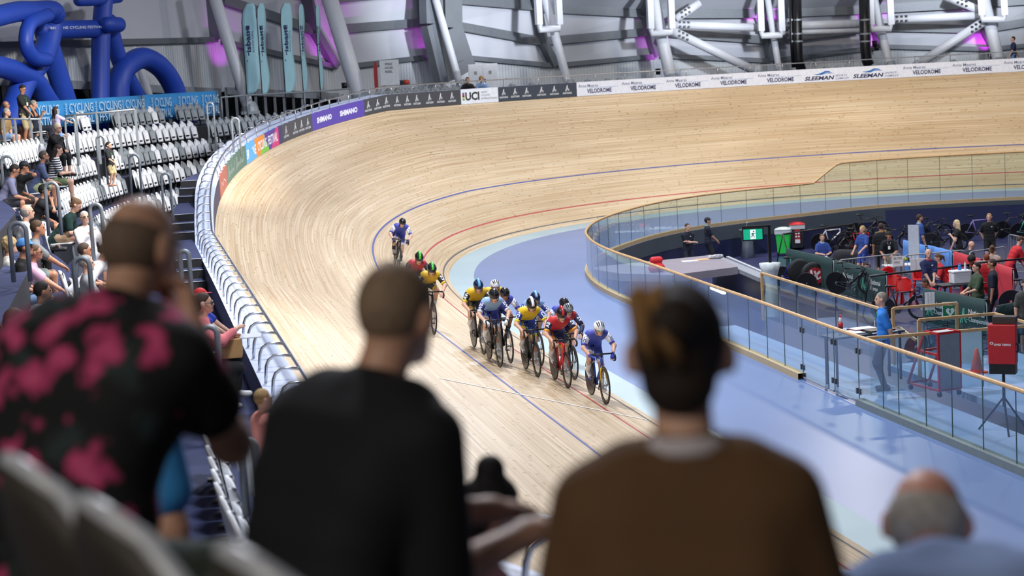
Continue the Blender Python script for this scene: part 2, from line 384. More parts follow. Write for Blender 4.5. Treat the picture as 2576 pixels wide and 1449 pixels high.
def uci(o,w,m):
    put('lettering',[fit_text('UCI',.12*w,.13,.38*w,.34,.04)],m,cm('#2f3437',.5),o)
    put('small_lettering',[fit_text(t,.55*w,y,ww*w,.07,.005) for t,y,ww in(('UNION',.40,.16),('CYCLISTE',.27,.23),('INTERNATIONALE',.14,.42))],m,cm('#6b7073',.5),o)
    for c,y in(('#3d6fb5',.40),('#c33a3c',.34),('#222222',.28),('#d9b73c',.22),('#4b9a4a',.15)):
        put('colour_stripe',[poly2((.04*w,y),(.1*w,y),(.1*w,y+.06),(.04*w,y+.06))],m,cm(c,.5),o)
def queens(o,w,m):
    def sc(x,y,k): return [stroke2(np.array([(.0,.02),(.03,.3),(.08,.33),(.1,.15),(.05,.1),(.1,.08)])*[k,1.2]+[x,y],.022),stroke2(np.array([(.12,.1),(.15,.18),(.18,.09),(.22,.17),(.25,.09),(.3,.17),(.33,.08),(.36,.3),(.39,.09),(.44,.17),(.48,.08),(.53,.16),(.56,.08),(.62,.32)])*[k,1.2]+[x,y],.02)]
    for x in(.08,.54): put('script_lettering',sc(x*w,.08,.36*w/.62),m,cm('#dfe7e2',.5),o)
def fest(o,w,m):
    for nm,c,q in(('blue_patch','#58a9df',((0,0),(.36,0),(.3,BH),(0,BH))),('orange_patch','#e08a36',((.36,0),(.46,0),(.62,.4),(.62,BH),(.3,BH))),('green_patch','#79bf3d',((.46,0),(.73,0),(.73,.12),(.62,.4))),('purple_patch','#553a93',((.73,0),(.8,0),(.93,BH),(.62,BH),(.66,.3))),('pink_patch','#d8377e',((.8,0),(1,0),(1,BH),(.93,BH)))):
        put(nm,[poly2(*[(x*w,y) for x,y in q])],lambda x,y:m(x,y,.033),cm(c,.45),o)
    for t,x,y,k in(('BRISBANE',.02,.12,.32),('CYCLING',.4,.14,.27),('FESTIVAL',.71,.15,.26)): put('lettering',[fit_text(t,x*w,y,k*w,.3,.02)],lambda x,y:m(x,y,.038),cm('#ecebf0',.5),o)
GB='printed boards along the top of the track'
board('advertising_board',549,567,'#a65c4f','small rust red board at the left end of the printed row',lambda o,w,m:put('lettering',[stroke2([(.15*w,.2),(.3*w,.35),(.45*w,.2),(.6*w,.33),(.8*w,.2)],.03)],m,cm('#e3d3cb',.5),o),group=GB)
board('advertising_board',567,615,'#4f7266','green board with white handwritten state name twice',queens,group=GB)
board('advertising_board',615,697,'#58a9df','multicoloured board in blue, orange, green, purple and pink reading BRISBANE CYCLING FESTIVAL',fest,group=GB)
board('advertising_board',697,707,'#3d3a66','narrow plain indigo board right of the pink festival board',group=GB)
board('advertising_board',707,782,'#4b4c52','charcoal board with four white peak emblems, left of the purple board',aus([.1,.42,.63,.83]),group=GB)
board('advertising_board',782,913,'#5b48a8','purple board with a white bold word printed twice',shim,group=GB)
board('advertising_board',913,1157,'#45474d','long charcoal board with nine white peak emblems',aus([.03,.13,.22,.34,.45,.55,.68,.79,.9]),group=GB)
board('advertising_board',1157,1251,'#e6eaf1','white board with black UCI letters and rainbow bars',uci,group=GB)
board('advertising_board',1251,1449,'#3d4652','slate board with six white peak emblems, right of the UCI board',aus([.05,.2,.35,.54,.7,.86]),group=GB)
pos=['next to the slate emblem board','second right of the slate emblem board','third right of the slate emblem board','fourth right of the slate emblem board','just left of the two blue wave boards']
us=[1449,1558,1670,1783,1900,2019]
for i in range(5): board('advertising_board',us[i],us[i+1],'#e4e8f2','white board reading VELODROME, '+pos[i],velo,group=GB)
board('advertising_board',2019,2141,'#e4e8f2','white board with blue wave emblem, left one of the pair',sleem,group=GB)
board('advertising_board',2141,2266,'#e4e8f2','white board with blue wave emblem, right one of the pair',sleem,group=GB)
for a,b,t in((2266,2390,'just right of the two blue wave boards'),(2390,2520,'second right of the two blue wave boards'),(2520,2645,'cut off by the right edge of the photo')):
    board('advertising_board',a,b,'#e4e8f2','white board reading VELODROME, '+t,velo,group=GB)
sb=s_at_u(2645,lambda s:brd(s,BH)); sa=s_at_u(549,lambda s:brd(s,BH))
for nm,a,b in(('trim_far_boards',S0,sb),('trim_near_boards',sa,S1)):
    tag(strip(nm,a,b,lambda s:brd(s,0,.02),lambda s:brd(s,BH,.02),navy),kind='structure')
# ---------------------------------------------------------------- ledge behind the boards
LW=lambda s:float(np.interp(s,[60,90,100,112,128,140],[.8,.7,.42,.4,.42,.6]))
def ledge(s,o,dz=0.): return outer(s,o,ztop(s)+BH+dz)
tag(strip('ledge_floor',S0,S1,lambda s:ledge(s,-.03),lambda s:ledge(s,LW(s)),mat('pale_ledge_paint','#c5cfe8',.45,vary=.04,scale=.7)),kind='structure')
def zw(s):                                # level of the walkway behind the ledge, stepped along the bend
    x=at(s)[0]
    if x>-16.3: 
        return 2.1 if x<4.5 else 2.1+.17*int((x-4.5)/1.1+1)
    k=[-16.3,-16.9,-17.5,-22.3,-22.9,-23.5,-27.4,-28.0,-28.6,-33,-33.6,-34.2,-39.0]
    return 2.1+.165*sum(1 for q in k if x<=q)
tag(strip('wall_ledge',S0,S1,lambda s:outer(s,LW(s),zw(s)-.4),lambda s:ledge(s,LW(s)),navy),kind='structure')
# ---------------------------------------------------------------- handrail on bent hoops
steel=mat('brushed_steel','#c9ccd0',.28,1.0,vary=.05); galv=mat('galvanised_steel','#9aa2a8',.5,.35,vary=.08)
rail=empty('trackside_handrail',brd(60,BH),'long steel handrail on bent hoops along the top of the track','handrail')
def absol(o,root):                        # keep world-coordinate meshes under a root placed elsewhere
    o.matrix_parent_inverse=Matrix.Translation(root.location).inverted(); return o
m=MB(); m.tube([ledge(s,.03,.30) for s in np.arange(46,138,.4)],.024,8); absol(m.build('rail',steel,rail,True),rail)
sh=list(np.arange(50,96,1.22))+list(np.arange(96,136,1.0))
for s in sh:
    m=MB(); lw=min(.36,LW(s)-.06); p=lambda o,z:ledge(s,o,z)
    m.tube([p(lw,0),p(lw-.02,.2),p(lw-.05,.27),p(lw-.12,.315),p(lw-.2,.32),p(.03,.30)],.02,7)
    if s<97: m.tube([ledge(s-.1,.02,.30),ledge(s-.1,.0,0)],.014,6)
    absol(m.build('hoop',steel,rail,True),rail)
# ---------------------------------------------------------------- terraces of the grandstand
OB=[3.0,3.9,4.6,5.3,6.0]; ZB=[2.0,2.7,3.35,4.0,4.6]; OS=[1.05,2.75,3.2,3.6,4.0]; ZS=[2.1,2.65,3.1,3.65,4.15]
def tt(s): t=min(1,max(0,(s-104)/10)); return t*t*(3-2*t)
def ro(k,s): t=tt(s); return OB[k]*(1-t)+OS[k]*t
def rz(k,s): t=tt(s); return ZB[k]*(1-t)+ZS[k]*t
def seatp(k,s,dz=0.): return outer(s,ro(k,s),rz(k,s)+dz)
carpet=mat('navy_carpet','#2b3357',.9,vary=.15,scale=3.); black=mat('black_riser','#11131a',.7,vary=.1)
REND=[s_at_u(u,lambda s,k=k:seatp(k,s,.8),66,104) for k,u in enumerate((468,520,562,503,503))]
def slab(name,s0,s1,oa,ob,za,zb,m,mr=None,kind='structure',ds=.6):
    ss=np.linspace(s0,s1,max(2,int((s1-s0)/ds)+1)); vs=[];fs=[];mi=[]
    for s in ss: vs+=[outer(s,oa(s),zb(s)),outer(s,oa(s),za(s)),outer(s,ob(s),za(s)),outer(s,ob(s),zb(s))]
    for i in range(len(ss)-1):
        for j in range(3): a=4*i+j; fs.append((a,a+1,a+5,a+4)); mi.append(0 if j==1 else 1)
    fs.append((0,3,2,1)); mi.append(1); e=4*len(ss)-4; fs.append((e,e+1,e+2,e+3)); mi.append(1)
    return tag(obj(name,vs,fs,[m,mr or black],mi=mi),kind=kind)
for k in range(5):
    f0=(lambda s,k=k:ro(k,s)-.42 if k else .95); f1=(lambda s,k=k:(ro(k+1,s)-.42) if k<4 else 6.6+tt(s)*-1.6)
    slab('floor_terrace',REND[k]-(.4 if k else 3.5),146,f0,f1,lambda s,k=k:rz(k,s),lambda s,k=k:rz(k,s)-.9,carpet)
# stepped walkway by the ledge
e=[S0]; 
for s in np.arange(S0,146,.02):
    if abs(zw(s)-zw(e[-1]))>.05: e.append(s)
e.append(146.)
for a,b in zip(e[:-1],e[1:]):
    z=zw((a+b)/2); wo=lambda s:(.95 if s>83.5 else 2.62)
    slab('floor_walkway',a,b,lambda s:LW(s),wo,lambda s:z,lambda s:z-.8,carpet)
    if 85<b<146: tag(obj('trim_step_nosing',[outer(b-.06,LW(b)+.02,z+.006),outer(b-.06,wo(b)-.02,z+.006),outer(b+.01,wo(b)-.02,z+.006),outer(b+.01,LW(b)+.02,z+.006)],[(0,1,2,3)],cm('#dfe3e8',.6)),kind='structure')
# stepped aisles that climb past the right hand ends of the rows
for k in range(1,5):
    for j in range(3):
        z=rz(k-1,80)+(j+1)*(rz(k,80)-rz(k-1,80))/3
        a=REND[k]-.4-1.3+j*.25
        slab('floor_aisle_step',a,a+1.25-j*.2,lambda s,k=k:ro(k,s)-.42-.7,lambda s,k=k:ro(k,s)+.5,lambda s:z,lambda s:z-.6,carpet)
        tag(obj('trim_step_nosing',[outer(a+.0,ro(k,a)-1.1,z+.006),outer(a+.0,ro(k,a)+.4,z+.006),outer(a+.06,ro(k,a)+.4,z+.006),outer(a+.06,ro(k,a)-1.1,z+.006)],[(0,1,2,3)],cm('#cfd4d9',.6)),kind='structure')
# ground of the far stand and the concourse behind all rows
sR=REND[4]-.6
slab('floor_terrace',S0,sR,lambda s:2.6,lambda s:5.0,lambda s:4.1,lambda s:3.,carpet)
slab('floor_terrace',S0,sR,lambda s:5.0,lambda s:6.6,lambda s:4.62,lambda s:3.5,carpet)
slab('floor_concourse',S0,146,lambda s:6.55-1.6*tt(s),lambda s:14.,lambda s:4.66,lambda s:3.5,mat('concourse_concrete','#6f747c',.7,vary=.08,scale=1.))
# ---------------------------------------------------------------- tip-up seats
wh=mat('white_seat_plastic','#e3e6ea',.38,vary=.02); gy=mat('grey_seat_plastic','#8d949a',.42,vary=.02); dk=mat('dark_bracket','#1d2024',.5)
def shell(w0,w1,h,dep,crown,n=9,th=.03):  # moulded panel with rounded top, bowed across its width, standing in yz
    vs=[];fs=[];rows=9
    for side in(0,1):
        for i in range(rows):
            t=i/(rows-1)
            for j in range(n):
                q=-1+2*j/(n-1); wv=(w0+(w1-w0)*t)*(1 if t<.72 else max(.0,1-((t-.72)/.30)**3)**.5)
                z=h*t-(crown*q*q*t); x=-dep*t+.05*q*q+(th if side else 0)*(-1)
                vs.append((x,q*wv/2,z))
    m=rows*n
    for i in range(rows-1):
        for j in range(n-1):
            a=i*n+j; fs.append((a,a+1,a+n+1,a+n)); fs.append((m+a,m+a+n,m+a+n+1,m+a+1))
    for i in range(rows-1):
        for j in(0,n-1): a=i*n+j; q=(a,a+n,m+a+n,m+a); fs.append(q if j==0 else q[::-1])
    for i in(0,rows-1):
        for j in range(n-1): a=i*n+j; q=(a,m+a,m+a+1,a+1); fs.append(q if i==0 else q[::-1])
    return vs,fs
def make_seat(up=True):                   # faces +x, origin on the tread under the back
    e=empty('stadium_seat',(0,0,0),cat='seat')
    v,f=shell(.44,.49,.58,.10,.05); v=[(x-.02,y,z+.28) for x,y,z in v]; obj('backrest',v,f,wh,e,True)
    v,f=shell(.38,.43,.47,.02,.03)
    if up: v=[(x+.085-.13*z,y,z+.22) for x,y,z in v]
    else: v=[(z*1.0+.03,y,.43-x*.6) for x,y,z in v]
    obj('seat_pan',v,f,wh,e,True)
    m=MB(); m.box((.02,0,.17),(.05,.06,.34)); m.box((.05,.0,.33),(.09,.3,.05)); m.box((.0,0,.012),(.14,.12,.024)); m.build('bracket',dk,e)
    return e
seat0=make_seat(); seat1=make_seat(False); used=set()
def seat(s=None,k=0,grey=False,label='',group='',p=None,rot=None,down=False):
    src=seat1 if down else seat0
    if p is None: p=seatp(k,s); rot=head(s)+math.pi/2
    if src.name not in used:
        used.add(src.name); o=src; o.location=tuple(p); o.rotation_euler=(0,0,rot); o['label']=label; o['group']=group
    else: o=dup(src,p,rot,label,group)
    for c in o.children:
        if 'bracket' not in c.name:
            c.material_slots[0].link='OBJECT'; c.material_slots[0].material=gy if grey else wh
    return o
def seats_between(k,u0,u1,nm,greyp=.18,pitch=.5,zt=.8,fn=None,s0=60,s1=124,allgrey=False):
    f=fn or (lambda s:seatp(k,s,zt)); a=s_at_u(u1,f,s0,s1); b=s_at_u(u0,f,s0,s1); n=max(1,int(round(sum(np.linalg.norm(f(a+(b-a)*(i+1)/8)-f(a+(b-a)*i/8)) for i in range(8))/pitch)))
    for i in range(n+1):
        s=a+(b-a)*i/max(n,1); g=allgrey or random.random()<greyp; p=f(s); p[2]-=zt
        seat(s,k,g,('grey' if g else 'white')+' tip-up seat in '+nm,('grey' if g else 'white')+' seats in '+nm,p,head(s)+math.pi/2)
seats_between(0,236,466,'the lowest curved row, beside the carpeted steps',.16,s1=104)
seats_between(1,143,305,'the second curved row, left of the aisle',.2,s1=108)
seats_between(1,344,514,'the second curved row, right of the aisle',.3)
seats_between(2,158,228,'the third curved row, left of the aisle with the boy',.1,s1=106)
seats_between(2,285,552,'the third curved row, right of the boy',.35)
seats_between(3,4,112,'the fourth curved row, left of the woman in black',.1,s1=106)
seats_between(3,170,482,'the long fourth curved row, right of the woman in black',.05)
seats_between(4,288,400,'the top row in front of the blue banner',.35)
seats_between(4,450,500,'the short top row by the end of the blue banner',.5)
seats_between(4,203,214,'the top row behind the grey barrier',0)
RR=lambda s:outer(s,3.0,4.1+.8)
seats_between(0,530,835,'the grey row behind the track handrail',1,.52,fn=RR,s0=62,s1=98,allgrey=True)
seats_between(0,957,1146,'the grey row near the fire hose cabinet',1,.52,fn=lambda s:outer(s,6.0,4.7+.8),s0=56,s1=90,allgrey=True)
for u in (1290,1340,1480,1530,1560,2080,2110,2200,2320,2400):
    s=s_at_u(u,lambda s:outer(s,5.6,5.42),44,90); seat(s,0,True,'grey seat top just showing over the boards below the columns','grey seats hidden behind the far boards',outer(s,5.6,4.62-.03),head(s)+math.pi/2)
R1=lambda s:outer(s,1.12,2.1+.8)
seats_between(0,526,622,'the front row beside the blue carpet, bottom left',0,.5,fn=R1,s0=118,s1=132)
# ---------------------------------------------------------------- aisle handrails: hoops of grey tube
hoops=[(163,187,297,388,50,'rising above the woman in black'),(242,262,343,432,46,'beside the standing boy'),(324,349,390,476,43,'right of the standing boy'),(405,427,437,520,41,'at the lowest curved row'),
 (112,144,460,540,29,'behind the man in the black cap'),(225,254,514,600,27,'behind the woman in white'),(2,32,394,440,36,'at the left edge of the photo'),(22,64,562,640,22,'behind the grey haired man'),(185,224,650,735,20,'among the seated crowd left of the flowered shirt'),
 (452,474,632,735,22,'right of the flowered shirt'),(505,545,823,1010,17,'next to the woman in the pink jacket'),(520,536,259,350,56,'in front of the end of the blue banner'),(582,600,297,365,52,'at the left end of the grey seats'),(606,640,1108,1180,13,'bottom left beside the black shirt')]
for u0,u1,v0,v1,t,w in hoops:
    a,b=pd(u0,v0,t),pd(u1,v0,t); wd=np.linalg.norm(b-a); zb=pd((u0+u1)/2,v1,t)[2]-.35; z1=a[2]; a[2]=b[2]=zb; r=wd/2
    base=(a+b)/2; ex=(b-a); ex[2]=0; ex/=np.linalg.norm(ex)
    pts=[-ex*r,-ex*r+V(0,0,z1-zb-r)]+[ -ex*r*math.cos(q)+V(0,0,z1-zb-r+r*math.sin(q)) for q in np.linspace(.3,math.pi-.3,7)]+[ex*r+V(0,0,z1-zb-r),ex*r]
    o=MB().tube(pts,.03,8).build('aisle_handrail',galv,None,True); o.location=tuple(base)
    tag(o,'grey hoop shaped aisle handrail '+w,'handrail','hoop handrails of the aisles')
# ---------------------------------------------------------------- raking wall, girts and frames of the hall
wallw=mat('white_wall_sheet','#c3c7cf',.6,vary=.03,scale=.4); girt=mat('grey_steel_girt','#6a7076',.5,.2)
def corr_mat():
    m=mat('ribbed_wall_sheet','#c6ccd0',.55,vary=.03); nt=m.node_tree; b=nt.nodes['Principled BSDF']
    uv=nt.nodes.new('ShaderNodeUVMap'); w=nt.nodes.new('ShaderNodeTexWave'); w.inputs['Scale'].default_value=1.9; w.bands_direction='X'
    nt.links.new(uv.outputs['UV'],w.inputs['Vector']); bp=nt.nodes.new('ShaderNodeBump'); bp.inputs['Strength'].default_value=.45; bp.inputs['Distance'].default_value=.06
    nt.links.new(w.outputs['Fac'],bp.inputs['Height']); nt.links.new(bp.outputs['Normal'],b.inputs['Normal'])
    return m
corr=corr_mat(); WO=10.5
L1=[((-60,115),(543,100)),((560,105),(845,169)),((870,168),(1110,139)),((1150,143),(1395,165)),((1400,164),(1650,141)),((1660,140),(1938,153)),((1945,152),(2212,118)),((2214,117),(2497,124)),((2500,122),(2660,107))]
L2=[((-60,-120),(530,-40)),((562,0),(792,78)),((840,74),(1068,57)),((1120,60),(1365,105)),((1368,104),(1632,80)),((1634,80),(1928,101)),((1930,101),(2200,68)),((2203,68),(2470,74)),((2472,74),(2660,42))]
L3=[((-60,-300),(500,-170)),((590,-90),(775,-10)),((820,-5),(1060,-25)),((1100,-8),(1349,14)),((1352,18),(1622,32)),((1622,34),(1908,33)),((1910,34),(2190,22)),((2192,22),(2466,7)),((2468,7),(2660,-6))]
wall=[]; bays=[]
for i in range(9):
    for j in(0,1):
        a=pxo(*L1[i][j],WO); b=pxo(*L2[i][j],WO-.1); c=pxo(*L3[i][j],WO-.5); g=V(a[0],a[1],4.66); t=c+(c-b)*1.6+V(0,0,1.); t[0]*=.93
        if i<2: g[2]=pxo(*((172,195) if (i,j)==(0,0) else (613,229) if i==0 else (630,226) if j==0 else (905,240)),WO)[2]
        bays.append((g,a,b,c,t))
vs=[];fs=[];mi=[];uv=[]
for i in range(9):
    P,Q=bays[2*i],bays[2*i+1]
    for j in range(4):
        n=len(vs); vs+=[P[j],Q[j],Q[j+1],P[j+1]]; fs.append((n,n+1,n+2,n+3)); mi.append(1 if j==0 else 0)
        w=np.linalg.norm(Q[j]-P[j]); uv+=[(0,0),(w,0),(w,3),(0,3)]
    if i<8:
        R=bays[2*i+2]
        for j in range(4): n=len(vs); vs+=[Q[j],R[j],R[j+1],Q[j+1]]; fs.append((n,n+1,n+2,n+3)); mi.append(0); uv+=[(0,0)]*4
tag(obj('wall_outer',vs,fs,[wallw,corr],uv=uv,mi=mi),kind='structure')
for nm,row,th in(('trim_lower_girt',1,.22),('trim_middle_girt',2,.4),('trim_upper_girt',3,.5)):
    m=MB()
    for i in range(9):
        a,b=bays[2*i][row],bays[2*i+1][row]; n=V(-CF[0],-CF[1],0)*.18; m.bar(a+n,b+n,.3,th)
    tag(m.build(nm,girt),kind='structure')
m=MB()
for i in list(range(8)):
    for j in(1,2,3): a,b=bays[2*i+1][j],bays[2*i+1][j+1]; n=V(-CF[0],-CF[1],0)*.3; m.bar(a+n,b+n,.45,.35)
tag(m.build('trim_frame_posts',girt),kind='structure')
# soffit and dark strip of windows low in the left part of the wall
m=MB(); gl=mat('dark_night_glass','#090b0d',.12,spec=.4,vary=.2)
vs=[];fs=[]
for q in(bays[0],bays[1],bays[2],bays[3]): vs+=[q[0]+V(0,0,0),V(q[0][0],q[0][1],4.6)]
obj_w=tag(obj('window_1',vs,[(0,1,3,2),(2,3,5,4),(4,5,7,6)],gl),kind='structure')
m=MB()
for P,Q in((bays[0],bays[1]),(bays[2],bays[3])):
    m.bar(P[0]+CF*-.12,Q[0]+CF*-.12,.2,.3)
    n=13
    for i in range(n):
        a=P[0]+(Q[0]-P[0])*i/(n-1)-CF*.1; m.bar(a,V(a[0],a[1],4.6),.12,.08)
m.build('window_frame',mat('grey_window_frame','#8d939a',.5),obj_w)
# ceiling over the hall, higher than the photo's top edge
tag(MB().box((-20,0,19.5),(120,110,.3)).build('ceiling',mat('ceiling_sheet','#8d9096',.8,vary=.03,scale=.3)),kind='structure')
# ---------------------------------------------------------------- raking columns and braces
colm=mat('white_steel_paint','#d3d7de',.4,vary=.03)
def tubething(name,pts,r,label,cat,group=None,m=None,n=14):
    o=MB().tube([V(*p)-V(*pts[0]) for p in pts],r,n).build(name,m or colm,None,True); o.location=tuple(pts[0]); return tag(o,label,cat,group)
GC='raking tubular columns of the hall'
CB=[((380,245),(275,-40),9.7,.42,'far left, behind the blue inflatable bicycle'),((628,262),(530,-40),7.6,.48,'behind the tall feather flags'),((908,238),(818,-40),7.2,.55,'left of the fire hose cabinet'),
 ((1160,205),(1085,-40),7.6,.30,'between the two grey ducts'),((1432,205),(1362,-40),7.6,.34,'above the slate board with emblems'),((1690,190),(1635,-40),7.6,.42,'thick one carrying two braces, above the white boards'),((1962,172),(1925,-40),7.6,.30,'left of the pair of black pipes'),((2240,158),(2190,-40),7.6,.30,'right of the single black pipe'),((2516,148),(2465,-40),7.6,.46,'behind the walking man at the right edge')]
cols=[]
for (b,t,o_,r,w),wpx in zip(CB,(26,30,41,19,22,31,16,20,29)):
    a=pxo(*b,o_); r=wpx/2/F*np.linalg.norm(a-CO); a[2]=max(4.66,a[2]-.4); c=pxo(*t,o_+.6)
    a=a-(c-a)/np.linalg.norm(c-a)*.0; o=tubething('raking_column',[a,a+(c-a)*.12,c],[r*.8,r,r],'white raking tubular steel column '+w,'column',GC)
    m=MB(); m.box((0,0,.06),(r*3,r*3,.12)); m.lathe([(r*1.5,.1),(r*1.35,.3),(r*.9,.5)],n=14); m.build('base_plate',galv,o); cols.append((a,c))
def onw(u,v,o): return pxo(u,v,o)
GBR='white tubular braces of the roof'
for p,q,o_,r,w in(((1692,62),(1915,70),7.9,.2,'level with the two column heads'),((1955,66),(2196,58),7.9,.2,'passing behind the black pipes'),((2236,50),(2478,38),7.9,.2,'meeting the right hand column'),((1960,83),(2185,76),7.7,.12,'thinner, below the level one behind the black pipes'),
  ((1692,78),(1895,176),7.6,.22,'sloping down to the right from the thick column'),((2478,52),(2300,168),7.6,.22,'sloping down to the left from the right hand column'),((1700,48),(1760,8),7.8,.2,'short one rising right of the thick column'),((2390,-5),(2470,28),7.8,.2,'short one at the top right')):
    a,b=onw(*p,o_),onw(*q,o_); o=tubething('roof_brace',[a,b],r,'white tubular roof brace '+w,'brace',GBR)
    m=MB(); d=(b-a)/np.linalg.norm(b-a)
    for k in range(3):
        for z in(-1,1): m.box(d*(.35+.22*k)-CF*r*1.0+V(0,0,z*.11),(.1,.1,.1))
    m.build('bolt_plate',cm('#3b3f45',.5),o)
GH='white hanger posts beside the columns'
for i,(u0,u1,v) in enumerate(((1356,1407,62),(1637,1690,72),(1915,1967,78),(2192,2242,62),(2470,2528,38))):
    for j,u in enumerate((u0,u1)):
        a=onw(u,v,6.9); b=onw(u-5,-40,6.9)
        o=MB().bar((0,0,0),b-a,.22,.3).build('hanger_post',colm); o.location=tuple(a); tag(o,'white box hanger post, %s of the %s column from the slate board'%(('left','right')[j],('first','second','third','fourth','fifth')[i]),'post',GH)
    a,b=onw(u0+2,v+12,6.95),onw(u1-2,v+10,6.95); tubething('cross_tube',[a+V(0,0,.25),a,b,b+V(0,0,.25)],.16,'short white cross tube below the hanger posts of the %s column from the slate board'%(('first','second','third','fourth','fifth')[i]),'tube',GH)
# black service pipes and grey ducts
for us,r,w in((((1988,-40),(1991,100),(1996,170)),.09,'thin one of the pair'),(((2003,-40),(2006,110),(2008,150),(2018,182)),.24,'thick one of the pair'),(((2173,-40),(2177,120),(2180,150),(2192,176)),.26,'single one right of the pair')):
    o=tubething('service_pipe',[onw(u,v,6.5) for u,v in us],r,'black vertical service pipe, '+w,'pipe','black service pipes',cm('#101114',.35))
    m=MB()
    for v in (50,85,104): 
        p=onw(us[0][0]+2+v*.02,v,6.5)-onw(*us[0],6.5); m.lathe([(r*1.06,-.04),(r*1.06,.04)],p,14)
    m.build('clamp_band',galv,o)
dm=mat('galvanised_duct','#7d838a',.4,.3,vary=.05,scale=2.)
for p,w in(([(1083,-40),(1086,60),(1108,150),(1122,205)],'left one of the pair'),([(1132,-40),(1134,70),(1160,150),(1172,180)],'right one of the pair')):
    q=[onw(u,v,8.6) for u,v in p]; m=MB()
    for a,b in zip(q[:-1],q[1:]): m.bar(a-q[0],b-q[0],.55,.95)
    o=m.build('air_duct',dm); o.location=tuple(q[0]); tag(o,'grey rectangular air duct above the two spectators, '+w,'duct','grey air ducts')
# ---------------------------------------------------------------- smooth solid modelling for figures
def snet(f,o,h):
    s=f<0; nx,ny,nz=[n-1 for n in f.shape]
    C=[(i,j,k) for i in(0,1) for j in(0,1) for k in(0,1)]
    sl=lambda a,c:a[c[0]:c[0]+nx,c[1]:c[1]+ny,c[2]:c[2]+nz]
    cnt=sum(sl(s,c).astype(np.int8) for c in C); act=(cnt>0)&(cnt<8)
    idx=np.argwhere(act); n=len(idx)
    if n==0: return [],[]
    acc=np.zeros((n,3)); w=np.zeros(n); fv=[sl(f,c)[act] for c in C]
    for a in range(8):
        for b in range(a+1,8):
            if sum(abs(p-q) for p,q in zip(C[a],C[b]))!=1: continue
            m=(fv[a]<0)!=(fv[b]<0)
            if not m.any(): continue
            t=(fv[a][m]/(fv[a][m]-fv[b][m]))[:,None]; acc[m]+=V(*C[a])*(1-t)+V(*C[b])*t; w[m]+=1
    vs=(idx+acc/w[:,None])*h+o
    vid=-np.ones(act.shape,int); vid[act]=np.arange(n); fs=[]
    for ax in range(3):
        u,v=[(1,2),(2,0),(0,1)][ax]
        lo=[slice(1,-1)]*3; lo[ax]=slice(0,-1); hi=[slice(1,-1)]*3; hi[ax]=slice(1,None)
        A,B=s[tuple(lo)],s[tuple(hi)]; e=np.argwhere(A!=B)
        if len(e)==0: continue
        fl=A[A!=B]; g=e.copy(); g[:,u]+=1; g[:,v]+=1
        def cell(du,dv): q=g.copy(); q[:,u]+=du; q[:,v]+=dv; return vid[q[:,0],q[:,1],q[:,2]]
        Q=np.stack([cell(-1,-1),cell(0,-1),cell(0,0),cell(-1,0)],1); Q[~fl]=Q[~fl][:,::-1]; fs.append(Q)
    return vs,np.concatenate(fs)
def cap_(a,b,r1,r2=None): return ('c',V(*a),V(*b),r1,r1 if r2 is None else r2)
def ell_(c,r,A=None): return ('e',V(*c),V(*r),np.eye(3) if A is None else A)
def solid(prims,h,k=.03,cut=None,noise=0.):
    lo=np.full(3,9e9); hi=-lo
    bb=[]
    for p in prims:
        if p[0]=='c': R=max(p[3],p[4]); a=np.minimum(p[1],p[2])-R; b=np.maximum(p[1],p[2])+R
        else: R=max(p[2]); a=p[1]-R; b=p[1]+R
        bb.append((a,b)); lo=np.minimum(lo,a); hi=np.maximum(hi,b)
    o=lo-h*2.5; n=np.ceil((hi-lo)/h).astype(int)+5; f=np.full(n,.5)
    ax=[o[i]+h*np.arange(n[i]) for i in range(3)]
    for p,(a,b) in zip(prims,bb):
        i0=np.maximum(0,np.floor((a-k-2*h-o)/h).astype(int)); i1=np.minimum(n,np.ceil((b+k+2*h-o)/h).astype(int)+1)
        sl=tuple(slice(i0[i],i1[i]) for i in range(3)); G=np.stack(np.meshgrid(*[ax[i][sl[i]] for i in range(3)],indexing='ij'),-1)
        if p[0]=='c':
            d=p[2]-p[1]; t=np.clip(((G-p[1])@d)/(d@d+1e-9),0,1); dd=np.linalg.norm(G-p[1]-t[...,None]*d,axis=-1)-(p[3]+(p[4]-p[3])*t)
        else:
            q=((G-p[1])@p[3])/p[2]; l=np.linalg.norm(q,axis=-1); l2=np.linalg.norm(q/p[2],axis=-1)+1e-6; dd=l*(l-1)/l2
        c=f[sl]; hh=np.clip(.5+.5*(c-dd)/k,0,1); f[sl]=c*(1-hh)+dd*hh-k*hh*(1-hh)
    if cut or noise:
        G=np.stack(np.meshgrid(*ax,indexing='ij'),-1)
        for q,nn in cut or []: f=np.maximum(f,(G-V(*q))@V(*nn))
        if noise: f=f+noise*(np.sin(G[...,0]*70)*np.sin(G[...,1]*63+1)*np.sin(G[...,2]*66+2))
    return snet(f,o,h)
def blob(name,prims,h,m,parent,k=.03,cut=None,noise=0.,extra=None):
    v,f=solid(prims,h,k,cut,noise)
    v=[tuple(x) for x in v]; f=[tuple(x) for x in f]
    if extra: n=len(v); v+=extra.v; f+=[tuple(i+n for i in q) for q in extra.f]
    return obj(name,v,f,m,parent,True)
def ik(a,c,l1,l2,pole):
    d=c-a; L=np.linalg.norm(d)
    if L>(l1+l2)*.995: c=a+d/L*(l1+l2)*.995; d=c-a; L=np.linalg.norm(d)
    u=d/L; x=(l1*l1-l2*l2+L*L)/(2*L); y=math.sqrt(max(0,l1*l1-x*x)); p=V(*pole); p=p-u*(p@u); p/=np.linalg.norm(p)+1e-9
    return a+u*x+p*y,c
SKIN={'a':'#c99a80','b':'#b98468','t':'#a87356','p':'#d6a890','d':'#7a4f38','r':'#d39a86'}  # 'r' is reddened to stand in for pink light on a scalp
def skin(c): return mat('skin_'+c,SKIN[c],.5,vary=.05,scale=14.)
